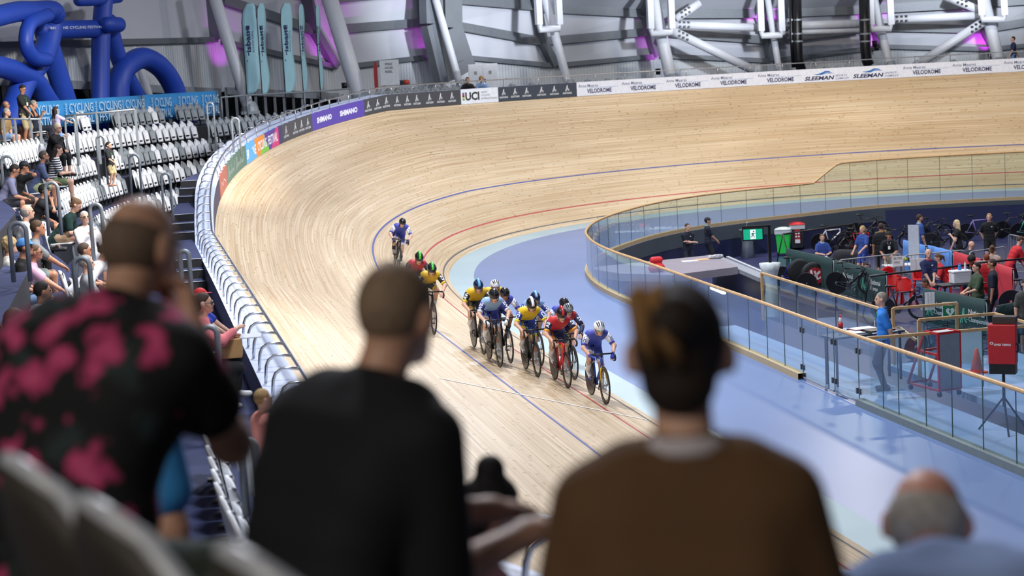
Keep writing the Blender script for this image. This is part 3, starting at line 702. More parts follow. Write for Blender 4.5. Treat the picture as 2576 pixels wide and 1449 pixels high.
def person(label,loc,yaw,h=1.72,z=None,lean=0.,lean2=None,side=0.,twist=0.,hy=0.,hp=0.,nl=None,hl=None,hr=None,fl=None,fr=None,pl=None,pr=None,
           sk='a',hair='short',hc='#3a2a20',hat=None,top=None,bot=None,shoe='#2a2a2c',hx=.02,glasses=None,group=None,wide=1.,hs=1.,face=True,root=None,pelx=0.,pelr=0.,kneeL=(1,.15,.3),kneeR=(1,-.15,.3),nohem=False,fing=True,beard=None,lanyard=None,sht=.8,nk=.185):
    S=h/1.72; J={}
    lean2=lean if lean2 is None else lean2; nl=lean2*.5 if nl is None else nl
    D=lambda l,s=side:V(math.sin(l)*math.cos(s),-math.sin(s),math.cos(l)*math.cos(s))
    z=.92*S if z is None else z
    P0=V(pelx,0,z); P1=P0+D(lean)*.25*S; P2=P1+D(lean2)*.27*S
    lat0=V(0,1,0); lt=V(-math.sin(twist),math.cos(twist),math.sin(side)*sht); lt/=np.linalg.norm(lt)
    sh=[P2-D(lean2)*.075*S+lt*q*.172*S*wide for q in(1,-1)]
    hip=[P0+lat0*q*.09*S-V(0,0,.03*S) for q in(1,-1)]
    nb=P2; hc0=P2+D(nl,side*.6)*nk*S+V(.02*S,0,0)
    # head frame
    ya=hy; A=rotz(ya)@roty(hp); hd=lambda x,y,zz:hc0+A@(V(x,y,zz)*S*hs)
    dl=[sh[0]+V(.04,.08,-.55*S),sh[1]+V(.04,-.08,-.55*S)]
    H=[V(*hl) if hl is not None else dl[0],V(*hr) if hr is not None else dl[1]]
    FT=[V(*fl) if fl is not None else V(.0,.10*S,.075*S),V(*fr) if fr is not None else V(.0,-.10*S,.075*S)]
    pe=[V(*(pl or (-.6,.7,-.5))),V(*(pr or (-.6,-.7,-.5)))]
    el=[];wr=[];kn=[];an=[]
    for i in(0,1):
        e,w=ik(sh[i],H[i],.285*S,.255*S,pe[i]); el.append(e); wr.append(w)
        e,w=ik(hip[i],FT[i],.43*S,.42*S,(kneeL,kneeR)[i]); kn.append(e); an.append(w)
    vx=.022 if S>.75 else .017
    vx=hx if hx else vx
    def torso(g,lo=0.,hi=1.):
        out=[]
        for t,hw,r in((0,.085,.098),(.2,.078,.092),(.42,.074,.088),(.62,.092,.095),(.8,.112,.088),(.92,.10,.062)):
            if t<lo-.01 or t>hi+.01: continue
            c=P0+(P1-P0)*(t/.48) if t<.48 else P1+(P2-P1)*((t-.48)/.52); l=lat0+(lt-lat0)*t; l=l/np.linalg.norm(l)
            out.append(cap_(c-l*hw*S*wide,c+l*hw*S*wide,r*S*(.55+.45*wide)+g))
        return out
    arms=[];legs=[]
    ex=MB()
    for i in(0,1):
        arms+=[cap_(sh[i],el[i],.055*S,.042*S),cap_(el[i],wr[i],.043*S,.029*S)]
        d=wr[i]-el[i]; d/=np.linalg.norm(d)+1e-9; q=(1,-1)[i]
        sdn=np.cross(d,V(0,0,1)) if abs(d[2])<.9 else np.cross(d,V(1,0,0)); sdn/=np.linalg.norm(sdn); up=np.cross(sdn,d)
        pe_=wr[i]+d*.075*S
        arms+=[cap_(wr[i]+sdn*.012*S,pe_+sdn*.026*S,.019*S,.016*S),cap_(wr[i]-sdn*.012*S,pe_-sdn*.026*S,.019*S,.016*S)]
        if fing:
            cu=-up*.6 if True else up
            for j,(ln,of) in enumerate(((.066,.033),(.075,.012),(.07,-.011),(.054,-.032))):
                b=pe_+sdn*of*S; m1=b+(d*.75+cu*.3)*ln*.55*S; m2=m1+(d*.35+cu*.9)*ln*.5*S; m3=m2+(-d*.2+cu*.8)*ln*.3*S
                ex.tube([b-d*.015*S,b,m1,m2,m3],[.0095*S,.0095*S,.009*S,.008*S,.006*S],5)
            s2=sdn*q*(-1); b=wr[i]+d*.025*S+s2*.024*S; ex.tube([b,b+(s2*.7+d*.6)*.035*S,b+(s2*.75+d*1.3+cu*.5)*.05*S],[.012*S,.0105*S,.007*S],5)
        legs+=[cap_(hip[i],kn[i],.083*S,.056*S),cap_(kn[i],an[i],.052*S,.036*S),cap_(kn[i]+(an[i]-kn[i])*.12-V(.012,0,0),kn[i]+(an[i]-kn[i])*.45-V(.02,0,0),.046*S,.046*S)]
    hd_=[cap_(nb-D(lean2)*.03,hc0-A@V(.015,0,.03)*S,.056*S,.05*S),ell_(hd(-.012,0,.025),V(.098,.077,.098)*S*hs,A),ell_(hd(.03,0,-.045),V(.058,.055,.068)*S*hs,A),cap_(hd(.07,0,-.075),hd(.075,0,-.085),.026*S),
         ell_(hd(-.012,.088,-.005),V(.02,.014,.034)*S*hs,A),ell_(hd(-.012,-.088,-.005),V(.02,.014,.034)*S*hs,A),cap_(hd(.088,0,.018),hd(.108,0,-.022),.009*S,.015*S)]
    feet=[]
    yawf=0
    for i in(0,1):
        f=an[i]-kn[i]; f/=np.linalg.norm(f)+1e-9; fd=V(1,0,0)-f*f[0]; fd[2]-=.0; fd/=np.linalg.norm(fd)+1e-9
        if abs(f[2])>.85: fd=V(1,(.15,-.15)[i],0)/1.01
        feet.append((an[i]+f*.045*S-fd*.04*S,an[i]+f*.05*S+fd*.14*S))
    e=root or empty('person',loc,label,'person',group,yaw)
    skn=skin(sk)
    b=blob('body',torso(0)+arms+legs+hd_+[cap_(a,c,.036*S,.03*S) for a,c in feet],vx,skn,e,.028*S,extra=ex)
    # clothes
    if top:
        g=top.get('g',.014); sl=top.get('sl',.6); pr_=torso(g,lo=top.get('lo',0.))
        if top.get('hem',True): c=P0-D(lean)*.07*S; pr_.append(cap_(c-lat0*.08*S,c+lat0*.08*S,.098*S+g))
        for i in(0,1):
            u=min(sl,1.); pr_.append(cap_(sh[i],sh[i]+(el[i]-sh[i])*u,.058*S+g,(.058-.012*u)*S+g*1.5))
            if sl>1: pr_.append(cap_(el[i],el[i]+(wr[i]-el[i])*(sl-1),.044*S+g,.033*S+g))
        pr_.append(cap_(nb-D(lean2)*.05*S,nb-D(lean2)*.02*S,.07*S+g*.5))
        for i in(0,1): pr_.append(cap_(nb-D(lean2)*.015*S,sh[i]*.75+nb*.25,.05*S+g*.6,.05*S+g*.6))
        mt=top.get('m') or cm(top['c'],.85,vary=.08,scale=6.)
        s=blob(top.get('n','shirt'),pr_,vx,mt,e,.025*S,extra=None)
        if top.get('collar'): 
            MBc=MB(); n=nb+D(nl)*.022*S; MBc.tube([n+V(.066*math.cos(t),.066*math.sin(t),-.014*math.cos(t))*S for t in np.linspace(0,2*math.pi,14,endpoint=False)],.02*S,6,True); MBc.build('collar',cm(top['collar'],.85),e,True)
        if top.get('logo'):
            MBl=MB(); c=P1+(P2-P1)*.55; fr_=V(math.cos(twist),math.sin(twist),0); MBl.ball(c+fr_*.118*S+lt*.06*S,(.012,.03,.02),8,5); MBl.build('badge',cm(top['logo'],.7),e)
    if bot:
        ln=bot.get('len',.8); g=.012; pr_=torso(g,hi=.22)
        for i in(0,1):
            u=min(ln,1.); pr_.append(cap_(hip[i],hip[i]+(kn[i]-hip[i])*u,.084*S+g,(.084-.022*u)*S+g*1.6))
            if ln>1: pr_.append(cap_(kn[i],kn[i]+(an[i]-kn[i])*(ln-1),.056*S+g,.043*S+g))
        blob(bot.get('n','shorts' if ln<1.2 else 'trousers'),pr_,vx,bot.get('m') or cm(bot['c'],.85,vary=.08,scale=6.),e,.03*S)
    if shoe:
        for i in(0,1):
            a,c=feet[i]; blob('shoe',[cap_(a+V(0,0,.005),c,.045*S,.036*S),cap_(an[i],a,.04*S,.044*S)],vx*.8,cm(shoe,.5),e,.02)
    # hair and hats
    hr_=[ell_(hd(-.016,0,.03),V(.104,.084,.104)*S*hs,A)]; n1=A@V(.80,0,-.60); n2=A@V(1,0,.0)
    cut=[(hd(.028,0,.03),n1)]
    hm=cm(hc,.75,vary=.2,scale=40.)
    if hair=='fringe': blob('hair',[ell_(hd(-.018,0,.01),V(.103,.087,.10)*S*hs,A)],vx*.7,hm,e,.02,[(hd(.035,0,0),A@V(1,0,-.25)),(hd(-.04,0,.058),A@V(.35,0,.94)),(hd(0,0,-.085),A@V(0,0,-1))])
    elif hair in('short','bun','topknot','pony','long','curly','bob'):
        nz=.0
        if hair=='curly': hr_=[ell_(hd(-.02,0,.03),V(.125,.11,.122)*S*hs,A)]; nz=.012; cut=[(hd(.05,0,.0),n1)]
        if hair in('bun','topknot','pony'): hr_.append(ell_(hd(-.055,0,-.045),V(.06,.066,.055)*S*hs,A))
        if hair=='bun': hr_.append(ell_(hd(-.105,0,.075),V(.05,.05,.05)*S*hs,A))
        if hair=='topknot': hr_.append(ell_(hd(-.05,0,.14),V(.05,.05,.05)*S*hs,A))
        ext=[]
        if hair=='pony': ext=[cap_(hd(-.1,0,.04),hd(-.15,0,-.02),.03*S,.035*S),cap_(hd(-.15,0,-.02),hd(-.14,0,-.16),.035*S,.015*S)]
        if hair in('long','bob'):
            L=-.26 if hair=='long' else -.12
            ext=[cap_(hd(-.07,q*.045,.0),hd(-.085,q*.05,L),.05*S,.045*S) for q in(1,-1)]+[cap_(hd(-.02,q*.075,.0),hd(-.03,q*.078,L*.75),.025*S,.02*S) for q in(1,-1)]
        v1,f1=solid(hr_,vx*.7,.02,cut,nz); hv=MB(); hv.add([tuple(x) for x in v1],[tuple(map(int,x)) for x in f1])
        if ext: v2,f2=solid(ext,vx*.7,.02); hv.add([tuple(x) for x in v2],[tuple(map(int,x)) for x in f2])
        hv.build('hair',hm,e,True)
    if hat:
        t,c=hat[0],hat[1]; mc=cm(c,.7 if t=='cap' else .25)
        if t=='cap':
            blob('cap',[ell_(hd(-.012,0,.04),V(.112,.093,.105)*S*hs,A),ell_(hd(.12,0,.05),V(.085,.075,.012)*S*hs,A)],vx*.6,mc,e,.012,[(hd(0,0,.035),A@V(.12,0,-1))])
        else:
            hel=blob('helmet',[ell_(hd(-.02,0,.045),V(.145,.102,.108)*S*hs,A),ell_(hd(-.10,0,.03),V(.085,.082,.08)*S*hs,A)],.014,mc,e,.03,[(hd(.0,0,.018),A@V(-.12,0,-1))])
            sc=hat[2] if len(hat)>2 else None
            m=MB()
            if sc: 
                for w in (0,): m.tube([hd(-.02+.15*math.sin(t),0,.045+.112*math.cos(t)) for t in np.linspace(-1.35,1.35,12)],.03*S,6,sx=1.0); 
                m.build('helmet_stripe',cm(sc,.3),hel,True)
            m=MB()
            for q in(-1,1):
                for a in(.25,.62): m.tube([hd(-.02+.142*math.sin(t),q*.100*math.sin(a)*math.cos(t*.6),.046+.108*math.cos(t)*math.cos(a)) for t in np.linspace(.0,1.15,6)],[.004,.009,.01,.01,.008,.003],5)
            m.build('helmet_vent',cm(hat[3] if len(hat)>3 and hat[3] else '#0c0d10',.6),hel)
            m=MB()
            for q in(-1,1): m.tube([hd(.03,q*.088,.03),hd(.045,q*.074,-.05),hd(.05,0,-.118)],.006,5)
            m.build('helmet_strap',cm('#1a1a1c',.7),hel)
    if face:
        if glasses:
            m=MB(); N=9; vs=[]
            for j in(0,1):
                for i in range(N): t=-1.05+2.1*i/(N-1); vs.append(hd(.005+.098*math.cos(t),.088*math.sin(t),(.022,-.012)[j]+.006*math.cos(t*2)))
            m.add(vs,[(i,i+1,N+i+1,N+i) for i in range(N-1)])
            if glasses=='spec':
                m=MB()
                for q in(-1,1): m.tube([hd(.098+.004*math.cos(t),q*.035+.027*math.cos(t)*q,.008+.02*math.sin(t)) for t in np.linspace(0,2*math.pi,8,endpoint=False)],.004,4,True); m.tube([hd(.095,q*.062,.012),hd(0,q*.086,.012)],.004,4)
                m.build('spectacles',cm('#17171a',.4),e)
            else: m.build('sunglasses',mat('lens_'+glasses.lstrip('#'),glasses,.1,coat=.5),e,True)
        if glasses in(None,'spec'):
            for q in(-1,1): MB().ball(hd(.084,q*.032,.012),(.011*S,.013*S,.009*S),8,6).build('eye',cm('#2a211c',.25),e)
            m=MB()
            for q in(-1,1): m.tube([hd(.084,q*.05,.03),hd(.094,q*.032,.037),hd(.094,q*.016,.033)],.004*S,4)
            m.build('eyebrow',cm(hc,.8),e)
        m=MB(); m.tube([hd(.080,.026,-.062),hd(.094,.01,-.057),hd(.094,-.01,-.057),hd(.080,-.026,-.062)],[.003,.007*S,.007*S,.003],6); m.build('mouth',cm('#9c5a50',.5),e,True)
        if beard: blob('beard',[ell_(hd(.035,0,-.06),V(.068,.062,.066)*S*hs,A)],vx*.7,cm(beard,.8,vary=.2,scale=40.),e,.01,[(hd(.05,0,-.045),A@V(-.2,0,1)),(hd(0.02,0,0),A@V(-1,0,0))])
    if lanyard:
        m=MB(); c=P1+(P2-P1)*.3; fr_=V(math.cos(twist),math.sin(twist),0)*.125*S
        for q in(-1,1): m.tube([nb+lt*q*.06*S+V(0,0,.01),P2+fr_*.8+lt*q*.045*S-D(lean2)*.06,c+fr_],.008,4)
        m.build('lanyard',cm(lanyard,.6),e); m=MB(); m.box(c+fr_*1.12-V(0,0,.06),(.012,.07,.10)); m.build('pass_card',cm('#dfe6df',.5),e)
    J.update(sh=sh,el=el,wr=wr,hip=hip,kn=kn,an=an,P0=P0,P1=P1,P2=P2,hd=hd,e=e,S=S,lt=lt,A=A)
    return J
def limb_text(J,s,a,b,r,name,col,parent,h=.09,up=V(0,0,1),side=V(1,0,0),off=.5,flip=False,rot=0.):
    d=b-a; L=np.linalg.norm(d); d/=L; n=side-d*(side@d); n/=np.linalg.norm(n); t=np.cross(d,n)
    v,f=fit_text(s,0,0,None,h,.03); w=v[:,0].max()
    def fm(x,y):
        if rot: x,y=y-h/2+w/2,-(x-w/2)+h/2 
        al=L*off+(x-w/2)*(-1 if flip else 1); th=(y-h/2)/r*(-1 if flip else 1); return a+d*al+(n*math.cos(th)+t*math.sin(th))*r
    put(name,[(v,f)],fm,cm(col,.6),parent)
# ---------------------------------------------------------------- bicycles
def wheel(m_tyre,name,e,x,disc=False,R=.335,sp=14):
    t=MB(); t.tube([V(R*math.cos(a)*.965,0,R*math.sin(a)*.965) for a in np.linspace(0,2*math.pi,36,endpoint=False)],.0125,6,True)
    w=t.build(name,m_tyre,e,True); w.location=(x,0,R)
    m=MB(); dp=.055 if not disc else .27
    for y in(-1,1): 
        vs=[];n=36
        for r,yy in((R*.95,.009),(R*.95-dp*.5,.011),(R*.95-dp,.006)): vs+=[V(r*math.cos(a),y*yy,r*math.sin(a)) for a in np.linspace(0,2*math.pi,n,endpoint=False)]
        m.add(vs,[(i*n+k,i*n+(k+1)%n,(i+1)*n+(k+1)%n,(i+1)*n+k) for i in range(2) for k in range(n)])
    m.build('disc' if disc else 'rim',cm('#16171a',.3),w,True)
    m=MB(); m.lathe([(.02,-.05),(.024,-.03),(.016,0),(.024,.03),(.02,.05)],axis='y',n=8)
    if not disc:
        for a in np.linspace(0,2*math.pi,sp,endpoint=False): m.tube([V(.02*math.cos(a),.02*(-1)**int(a*9),.02*math.sin(a)),V((R-.06)*math.cos(a),0,(R-.06)*math.sin(a))],.0022 if sp>6 else .012,3 if sp>6 else 5)
    m.build('spokes',cm('#8a8d92',.4,metal=.6) if sp>6 else cm('#1a1b1e',.3),w)
    return w
def make_bike(name='track_bicycle',col='#15161a',flat=False,disc=True,sp=14):
    e=empty(name,(0,0,0),cat='bicycle'); fm=cm(col,.3,coat=.4); bk=cm('#141518',.4); ty=cm('#1b1b1d',.75)
    wheel(ty,'front_wheel',e,.98,False,sp=sp); wheel(ty,'rear_wheel',e,0,disc)
    bb=V(.40,0,.28); st=V(.245,0,.80); h1=V(.815,0,.80); h0=V(.845,0,.66); hub=V(0,0,.335)
    m=MB(); m.tube([bb,st],.018,8); m.tube([bb,h0+V(0,0,.02)],.026,8); m.tube([st-V(0,0,.04),h1-V(0,0,.02)],.018,8); m.tube([h0,h1],.024,8); m.tube([bb-V(.04,0,0),bb+V(.04,0,0)],.03,8)
    for y in(-1,1): m.tube([bb+V(-.02,y*.03,0),hub+V(.02,y*.06,0)],.011,6); m.tube([st+V(0,y*.015,-.06),hub+V(.02,y*.06,.01)],.009,6)
    m.build('frame',fm,e,True)
    m=MB(); m.tube([h0+V(0,0,.01),h0+V(.015,0,-.05)],.02,7)
    for y in(-1,1): m.tube([h0+V(.012,y*.02,-.03),V(.90,y*.05,.52),V(.98,y*.055,.335)],[.016,.014,.009],6)
    m.build('fork',bk,e,True)
    m=MB(); m.tube([st-V(0,0,.03),V(.205,0,.925)],.013,7); m.build('seatpost',bk,e,True)
    blob('saddle',[cap_((.09,.045,.945),(.2,.02,.945),.03,.025),cap_((.09,-.045,.945),(.2,-.02,.945),.03,.025),cap_((.2,0,.945),(.35,0,.94),.025,.016)],.012,bk,e,.02)
    m=MB(); m.tube([h1,h1+V(.03,0,.05),V(.88,0,.87)],.016,7)
    if flat: m.tube([V(.86,-.3,.9),V(.88,0,.88),V(.86,.3,.9)],.012,7)
    else:
        m.tube([V(.88,-.2,.87),V(.88,.2,.87)],.0145,7)
        for y in(-1,1): m.tube([V(.88,y*.18,.87),V(.90,y*.205,.87),V(.96,y*.21,.855),V(.99,y*.21,.80),V(.96,y*.21,.755),V(.87,y*.21,.74)],.015,7)
    m.build('handlebar',bk,e,True)
    m=MB(); m.lathe([(.09,-.055),(.09,-.05)],bb,20,'y'); m.tube([bb+V(0,-.06,0),bb+V(.17*math.cos(.9),-.065,.17*math.sin(.9))],.012,6); m.tube([bb+V(0,.06,0),bb-V(.17*math.cos(.9),-.065,.17*math.sin(.9))],.012,6)
    for q in(-1,1): m.box(bb+V(.17*math.cos(.9)*q,-.10*q,.17*math.sin(.9)*q),(.09,.07,.02))
    m.build('crankset',cm('#55585d',.35,metal=.7),e)
    m=MB(); m.tube([bb+V(0,-.052,.09),V(0,-.052,.375)],.004,4); m.tube([bb+V(0,-.052,-.09),V(0,-.052,.295)],.004,4); m.build('chain',cm('#3a3a3c',.4),e)
    return e
bike0=make_bike(); bused=[False]
def paint(o,part,col,rough=.3):
    for c in o.children:
        if c.name.split('.')[0]==part:
            for s in c.material_slots: s.link='OBJECT'; s.material=cm(col,rough)
def bike(loc,rot,label,col=None,group=None,fork=None,name=None):
    rot=rot if hasattr(rot,'__len__') else (0,0,rot)
    if not bused[0]: bused[0]=True; o=bike0; o.location=tuple(loc); o.rotation_euler=rot; o['label']=label; 
    else: o=dup(bike0,loc,rot,label)
    if group: o['group']=group
    if name: o.name=name
    paint(o,'frame',col or '#15161a'); paint(o,'fork',fork or '#141518')
    return o
# ---------------------------------------------------------------- riders
KIT=dict(VIC=dict(j='#3946a6',y='#4450ae',s='#e9ebf2',c='#3946a6',sh='#3a479f',sc='#e9ebf2',t='#23306e'),
 SA=dict(j='#c3252f',y='#c3252f',s='#242f55',c='#f0a12e',sh='#27335c',sc='#f0a12e',t='#f2f2f4'),
 ACT=dict(j='#e2c21f',y='#e2c21f',s='#2a489f',c='#f0dc2c',sh='#2c4da6',sc='#f0dc2c',t='#f0f0f4'),
 NSW=dict(j='#8fb2df',y='#8fb2df',s='#2f3f98',c='#dfe6f4',sh='#33429b',sc='#dfe6f4',t='#f0f2f8'),
 WA=dict(j='#d9b21f',y='#d9b21f',s='#1b1c20',c='#e7c530',sh='#3a4148',sc='#e7c530',t='#f0f0f0'),
 RED=dict(j='#b3333c',y='#b3333c',s='#23242a',c='#23242a',sh='#23242a',sc='#b3333c',t='#d8d8d8'))
def rider(label,fu,fv,team,helm,frame,roll=0.,phase=.6,sock='#e8e8ea',shoe='#e8e8ea',glove=None,lens='#2a2622',longs=False,sk='p',h=1.64,hy=0.,hp=.12,blabel='',dyaw=0.,lean=1.0,fork=None,hair='#5b4634'):
    s,d=pxs(fu,fv); p=surf(s,d); yaw=head(s)+dyaw; f=V(math.cos(yaw),math.sin(yaw),0); r=p-f*.98
    sr,dr,_=sd(r); r[2]=dr*math.tan(bank(at(sr)[3])) if dr>0 else 0; pit=math.atan2(r[2]-p[2],.98)
    rot=(roll,pit,yaw); r[2]+=.006
    b=bike(r,rot,blabel,frame,'bicycles of the racing bunch',fork)
    e=empty('person',r,label,'person','riders in the race'); e.rotation_euler=rot
    k=KIT[team]; bb=V(.40,0,.28); A=lambda ph,y:bb+V(.165*math.cos(ph)-.07,y,.165*math.sin(ph)+.09)
    J=person(label,r,yaw,h,.985,lean,lean+.2,nl=lean+.02,hy=hy,hp=hp,hl=(.875,.2,.845),hr=(.875,-.2,.845),fl=A(phase,.11),fr=A(phase+math.pi,-.11),pl=(-.1,.7,-.35),pr=(-.1,-.7,-.35),
      sk=sk,hair=None,hat=('helmet',helm[0],*helm[1:]),shoe=shoe,hx=.02,glasses=lens,root=e,pelx=.19,kneeL=(1,.12,.35),kneeR=(1,-.12,.35),hc=hair)
    S=J['S']; sh,el,wr,hip,kn,an=[J[q] for q in('sh','el','wr','hip','kn','an')]
    P0,P1,P2,lt=J['P0'],J['P1'],J['P2'],J['lt']
    def tor(g,ts):
        o=[]
        for t,hw,rr in ts:
            c=P0+(P1-P0)*(t/.48) if t<.48 else P1+(P2-P1)*((t-.48)/.52); o.append(cap_(c-lt*hw*S,c+lt*hw*S,rr*S+g))
        return o
    TT=((0,.085,.098),(.2,.078,.092),(.42,.074,.088),(.62,.092,.095),(.8,.112,.092),(.93,.118,.066))
    blob('jersey',tor(.012,TT[1:]),.02,cm(k['j'],.6),e,.03)
    blob('jersey_yoke',tor(.017,TT[4:])+[cap_(sh[i],sh[i]+(el[i]-sh[i])*.1,.062*S) for i in(0,1)],.018,cm(k['y'],.6),e,.03,[(P2+(P1-P2)*.2,P1-P2)])
    for i in(0,1):
        a,c=sh[i],el[i]; L=c-a; end=.98 if longs else .72
        m=MB(); m.tube([a-L*.06,a+L*.1,a+L*end*.6,a+L*end],[.05*S,.068*S,.06*S,.053*S],10); slv=m.build('sleeve',cm(k['s'],.6),e,True)
        m=MB(); m.tube([a+L*(end-.02),a+L*(end+.13 if not longs else end+.02)],[.0555*S,.053*S],10); m.build('sleeve_cuff',cm(k['c'],.6),e,True)
        if longs: g=wr[i]-c; m=MB(); m.tube([c-L*.03,c+g*.12,c+g*.55,c+g*.92],[.047*S,.05*S,.043*S,.037*S],10); m.build('arm_warmer',cm(k['s'],.6),e,True)
        limb_text(J,team,a+L*.08,a+L*end,.066*S,'sleeve_lettering',k['t'],slv,.07,side=V(1,(.55,-.55)[i],.25),off=.5,flip=False) if team!='RED' else None
        if glove:
            g=wr[i]-c; blob('glove',[cap_(wr[i]-g*.12,wr[i]+g*.28,.036*S,.045*S)],.012,cm(glove,.7),e,.01)
        m=MB(); g=an[i]-kn[i]; m.tube([an[i]-g*.42,an[i]-g*.2,an[i]+g*.02],[.053*S,.047*S,.042*S],10); m.build('sock',cm(sock,.8),e,True)
        L=kn[i]-hip[i]; m=MB(); m.tube([hip[i]+L*.72,hip[i]+L*.88],[.073*S,.0685*S],12); m.build('shorts_cuff',cm(k['sc'],.6),e,True)
    pr_=tor(.014,TT[:2])
    for i in(0,1): pr_.append(cap_(hip[i],hip[i]+(kn[i]-hip[i])*.76,.087*S+.008,.063*S+.008))
    sho=blob('shorts',pr_,.02,cm(k['sh'],.6),e,.03)
    for i in(0,1):
        L=kn[i]-hip[i]; a=hip[i]+L*.25; c=hip[i]+L*.72; m=MB(); n=V(.5,0,1); n/=np.linalg.norm(n); 
        for q in(-.018,.0,.018): m.bar(a+n*.088*S+V(0,q,0),c+n*.079*S+V(0,q,0),.006,.006)
        m.build('thigh_lettering',cm(k['sc'] if team!='WA' else '#d8d8d8',.6),sho)
    return J
rider('rider in a white helmet and blue and white kit leading the bunch',1524.5,1020.2,'VIC',('#eceef2',None,None,),'#2a3f9c',0.,-1.35,glove='#2c43b5',lens='#3c8d98',h=1.62,blabel='blue and yellow bicycle under the leading rider in the white helmet',hp=.2,fork='#c9a21a')
rider('rider in a red and black helmet on the bright red bicycle',1428,978.4,'SA',('#1a1a1d','#b3202b'),'#c2202a',0.,-1.2,lens='#6b4a20',blabel='bright red bicycle in the middle of the front pair',hp=.35,fork='#c2202a')
rider('rider in a grey helmet and red and navy kit beside the red bicycle',1445.5,957,'SA',('#8d9196',),'#141518',0.,1.9,longs=True,blabel='black bicycle under the rider in the grey helmet',lens='#1b1b1e',dyaw=.02)
rider('rider in a black helmet and white and navy kit behind the grey helmet',1433,934,'VIC',('#23252a',),'#17181c',0.,.4,blabel='dark bicycle mostly hidden behind the red one',sk='a')
rider('rider in a black helmet with white stripe, yellow and blue kit',1351.6,949.4,'ACT',('#141519','#e9e9ec'),'#16171a',0.,-1.3,blabel='black bicycle under the rider in yellow and blue',hp=.4,lens='#8a7a3a')
rider('rider in a navy helmet with pale blue stripe, behind the yellow and blue kit',1361,922,'NSW',('#1d2a52','#7fb2e0'),'#16171a',0.,1.5,blabel='black bicycle behind the rider in yellow and blue')
rider('rider in a plain black helmet and pale blue and royal blue kit with white gloves',1258.4,925,'NSW',('#17191d',),'#17181b',0.,-1.4,glove='#dfe6ee',blabel='black bicycle under the rider with white gloves',hp=.35)
rider('rider in a black helmet with white sleeves, right of the white gloved rider',1284,914,'VIC',('#15161a',),'#17181b',0.,1.6,sk='t',blabel='black bicycle right of the white gloved rider',sock='#232b52',lens='#7a2a30')
rider('rider in a navy helmet with blue stripe and black and yellow kit',1217,892.7,'WA',('#18244a','#5fa6dc'),'#17181b',0.,-1.3,blabel='black bicycle under the rider in black and yellow, left of the bunch',hp=.3)
rider('rider in a white vented helmet and yellow kit at the back of the bunch',1259,885,'WA',('#e9eaec',None,None,'#2b2c30'),'#17181b',0.,1.2,blabel='bicycle hidden at the back of the bunch under the white vented helmet',lens='#5a3a70')
rider('rider in a black helmet with green stripe and red shoulders, behind the black shirt man',1052,803,'RED',('#17191c','#43b83a'),'#17181b',-.1,.7,blabel='bicycle hidden behind the head of the black shirt man, red shouldered rider on it',hp=.45)
rider('rider in a green striped helmet and black and yellow kit, half hidden',1092,843,'WA',('#17191c','#43b83a'),'#17181b',-.05,1.4,blabel='bicycle hidden behind the head of the black shirt man, yellow kit rider on it',hp=.35,lens='#2a2622')
rider('lone rider in a black helmet and blue and white kit following high on the bend',1000,684,'VIC',('#15161a',),'#17181b',-.17,-1.3,sock='#2a2c3a',glove='#232a5a',blabel='black bicycle of the lone rider high on the bend',sk='p',hp=.15)
# ---------------------------------------------------------------- glass barrier round the infield
def glass_mat():
    m=bpy.data.materials.new('barrier_glass'); m.use_nodes=True; nt=m.node_tree; nt.nodes.clear(); N=nt.nodes.new
    o=N('ShaderNodeOutputMaterial'); mx=N('ShaderNodeMixShader'); t=N('ShaderNodeBsdfTransparent'); g=N('ShaderNodeBsdfGlossy'); n=N('ShaderNodeTexNoise')
    t.inputs['Color'].default_value=(.86,.93,.94,1); g.inputs['Roughness'].default_value=.03
    n.inputs['Scale'].default_value=.7; g.inputs['Color'].default_value=(.95,.97,1,1)
    gm=N('ShaderNodeNewGeometry'); dt=N('ShaderNodeVectorMath'); dt.operation='DOT_PRODUCT'; nt.links.new(gm.outputs['Incoming'],dt.inputs[0]); nt.links.new(gm.outputs['Normal'],dt.inputs[1])
    def mth(op,a,b=None):
        q=N('ShaderNodeMath'); q.operation=op
        for i,x in enumerate((a,b)):
            if x is None: continue
            if isinstance(x,(int,float)): q.inputs[i].default_value=x
            else: nt.links.new(x,q.inputs[i])
        return q.outputs[0]
    c=mth('ABSOLUTE',dt.outputs['Value']); k=mth('POWER',mth('SUBTRACT',1.,c),5.); k=mth('ADD',mth('MULTIPLY',k,1.15),.05); k=mth('MULTIPLY',k,mth('ADD',mth('MULTIPLY',n.outputs['Fac'],.4),.8))
    nt.links.new(k,mx.inputs[0]); nt.links.new(t.outputs[0],mx.inputs[1]); nt.links.new(g.outputs[0],mx.inputs[2]); nt.links.new(mx.outputs[0],o.inputs['Surface'])
    return m
glass=glass_mat(); timber=mat('pale_timber_rail','#c19c6c',.4,vary=.12,scale=12.); gedge=mat('green_glass_edge','#3c5a58',.3)
gb=empty('glass_barrier',(0,0,0),'curved clear glass barrier with timber handrail between the blue zone and the infield','barrier')
def fen_far(u,z):
    prev=None
    for l in np.arange(0,FL[-1],.1):
        q=proj(fen(l,z))[0]
        if prev is not None and prev>=u>=q: return l
        prev=q
lh=fen_far(2113,.9); lh2=fen_far(2050,1.1)
gh=lambda l:1.86 if l<lh else (1.86-(1.86-FH)*(l-lh)/(lh2-lh) if l<lh2 else FH)
j=[fen_at(u,FH) for u in (1884.8,1927.6,1971.8,2020,2082,2098.7,2163,2222,2265,2331,2401,2476,2556)]
n0=int(round((j[0]-.3)/1.28)); jl=list(np.linspace(.3,j[0],n0+1))[:-1]+j; stp=j[-1]-j[-2]
while jl[-1]+stp<FL[-1]: jl.append(jl[-1]+stp)
g0=j[3]; g1=j[6]
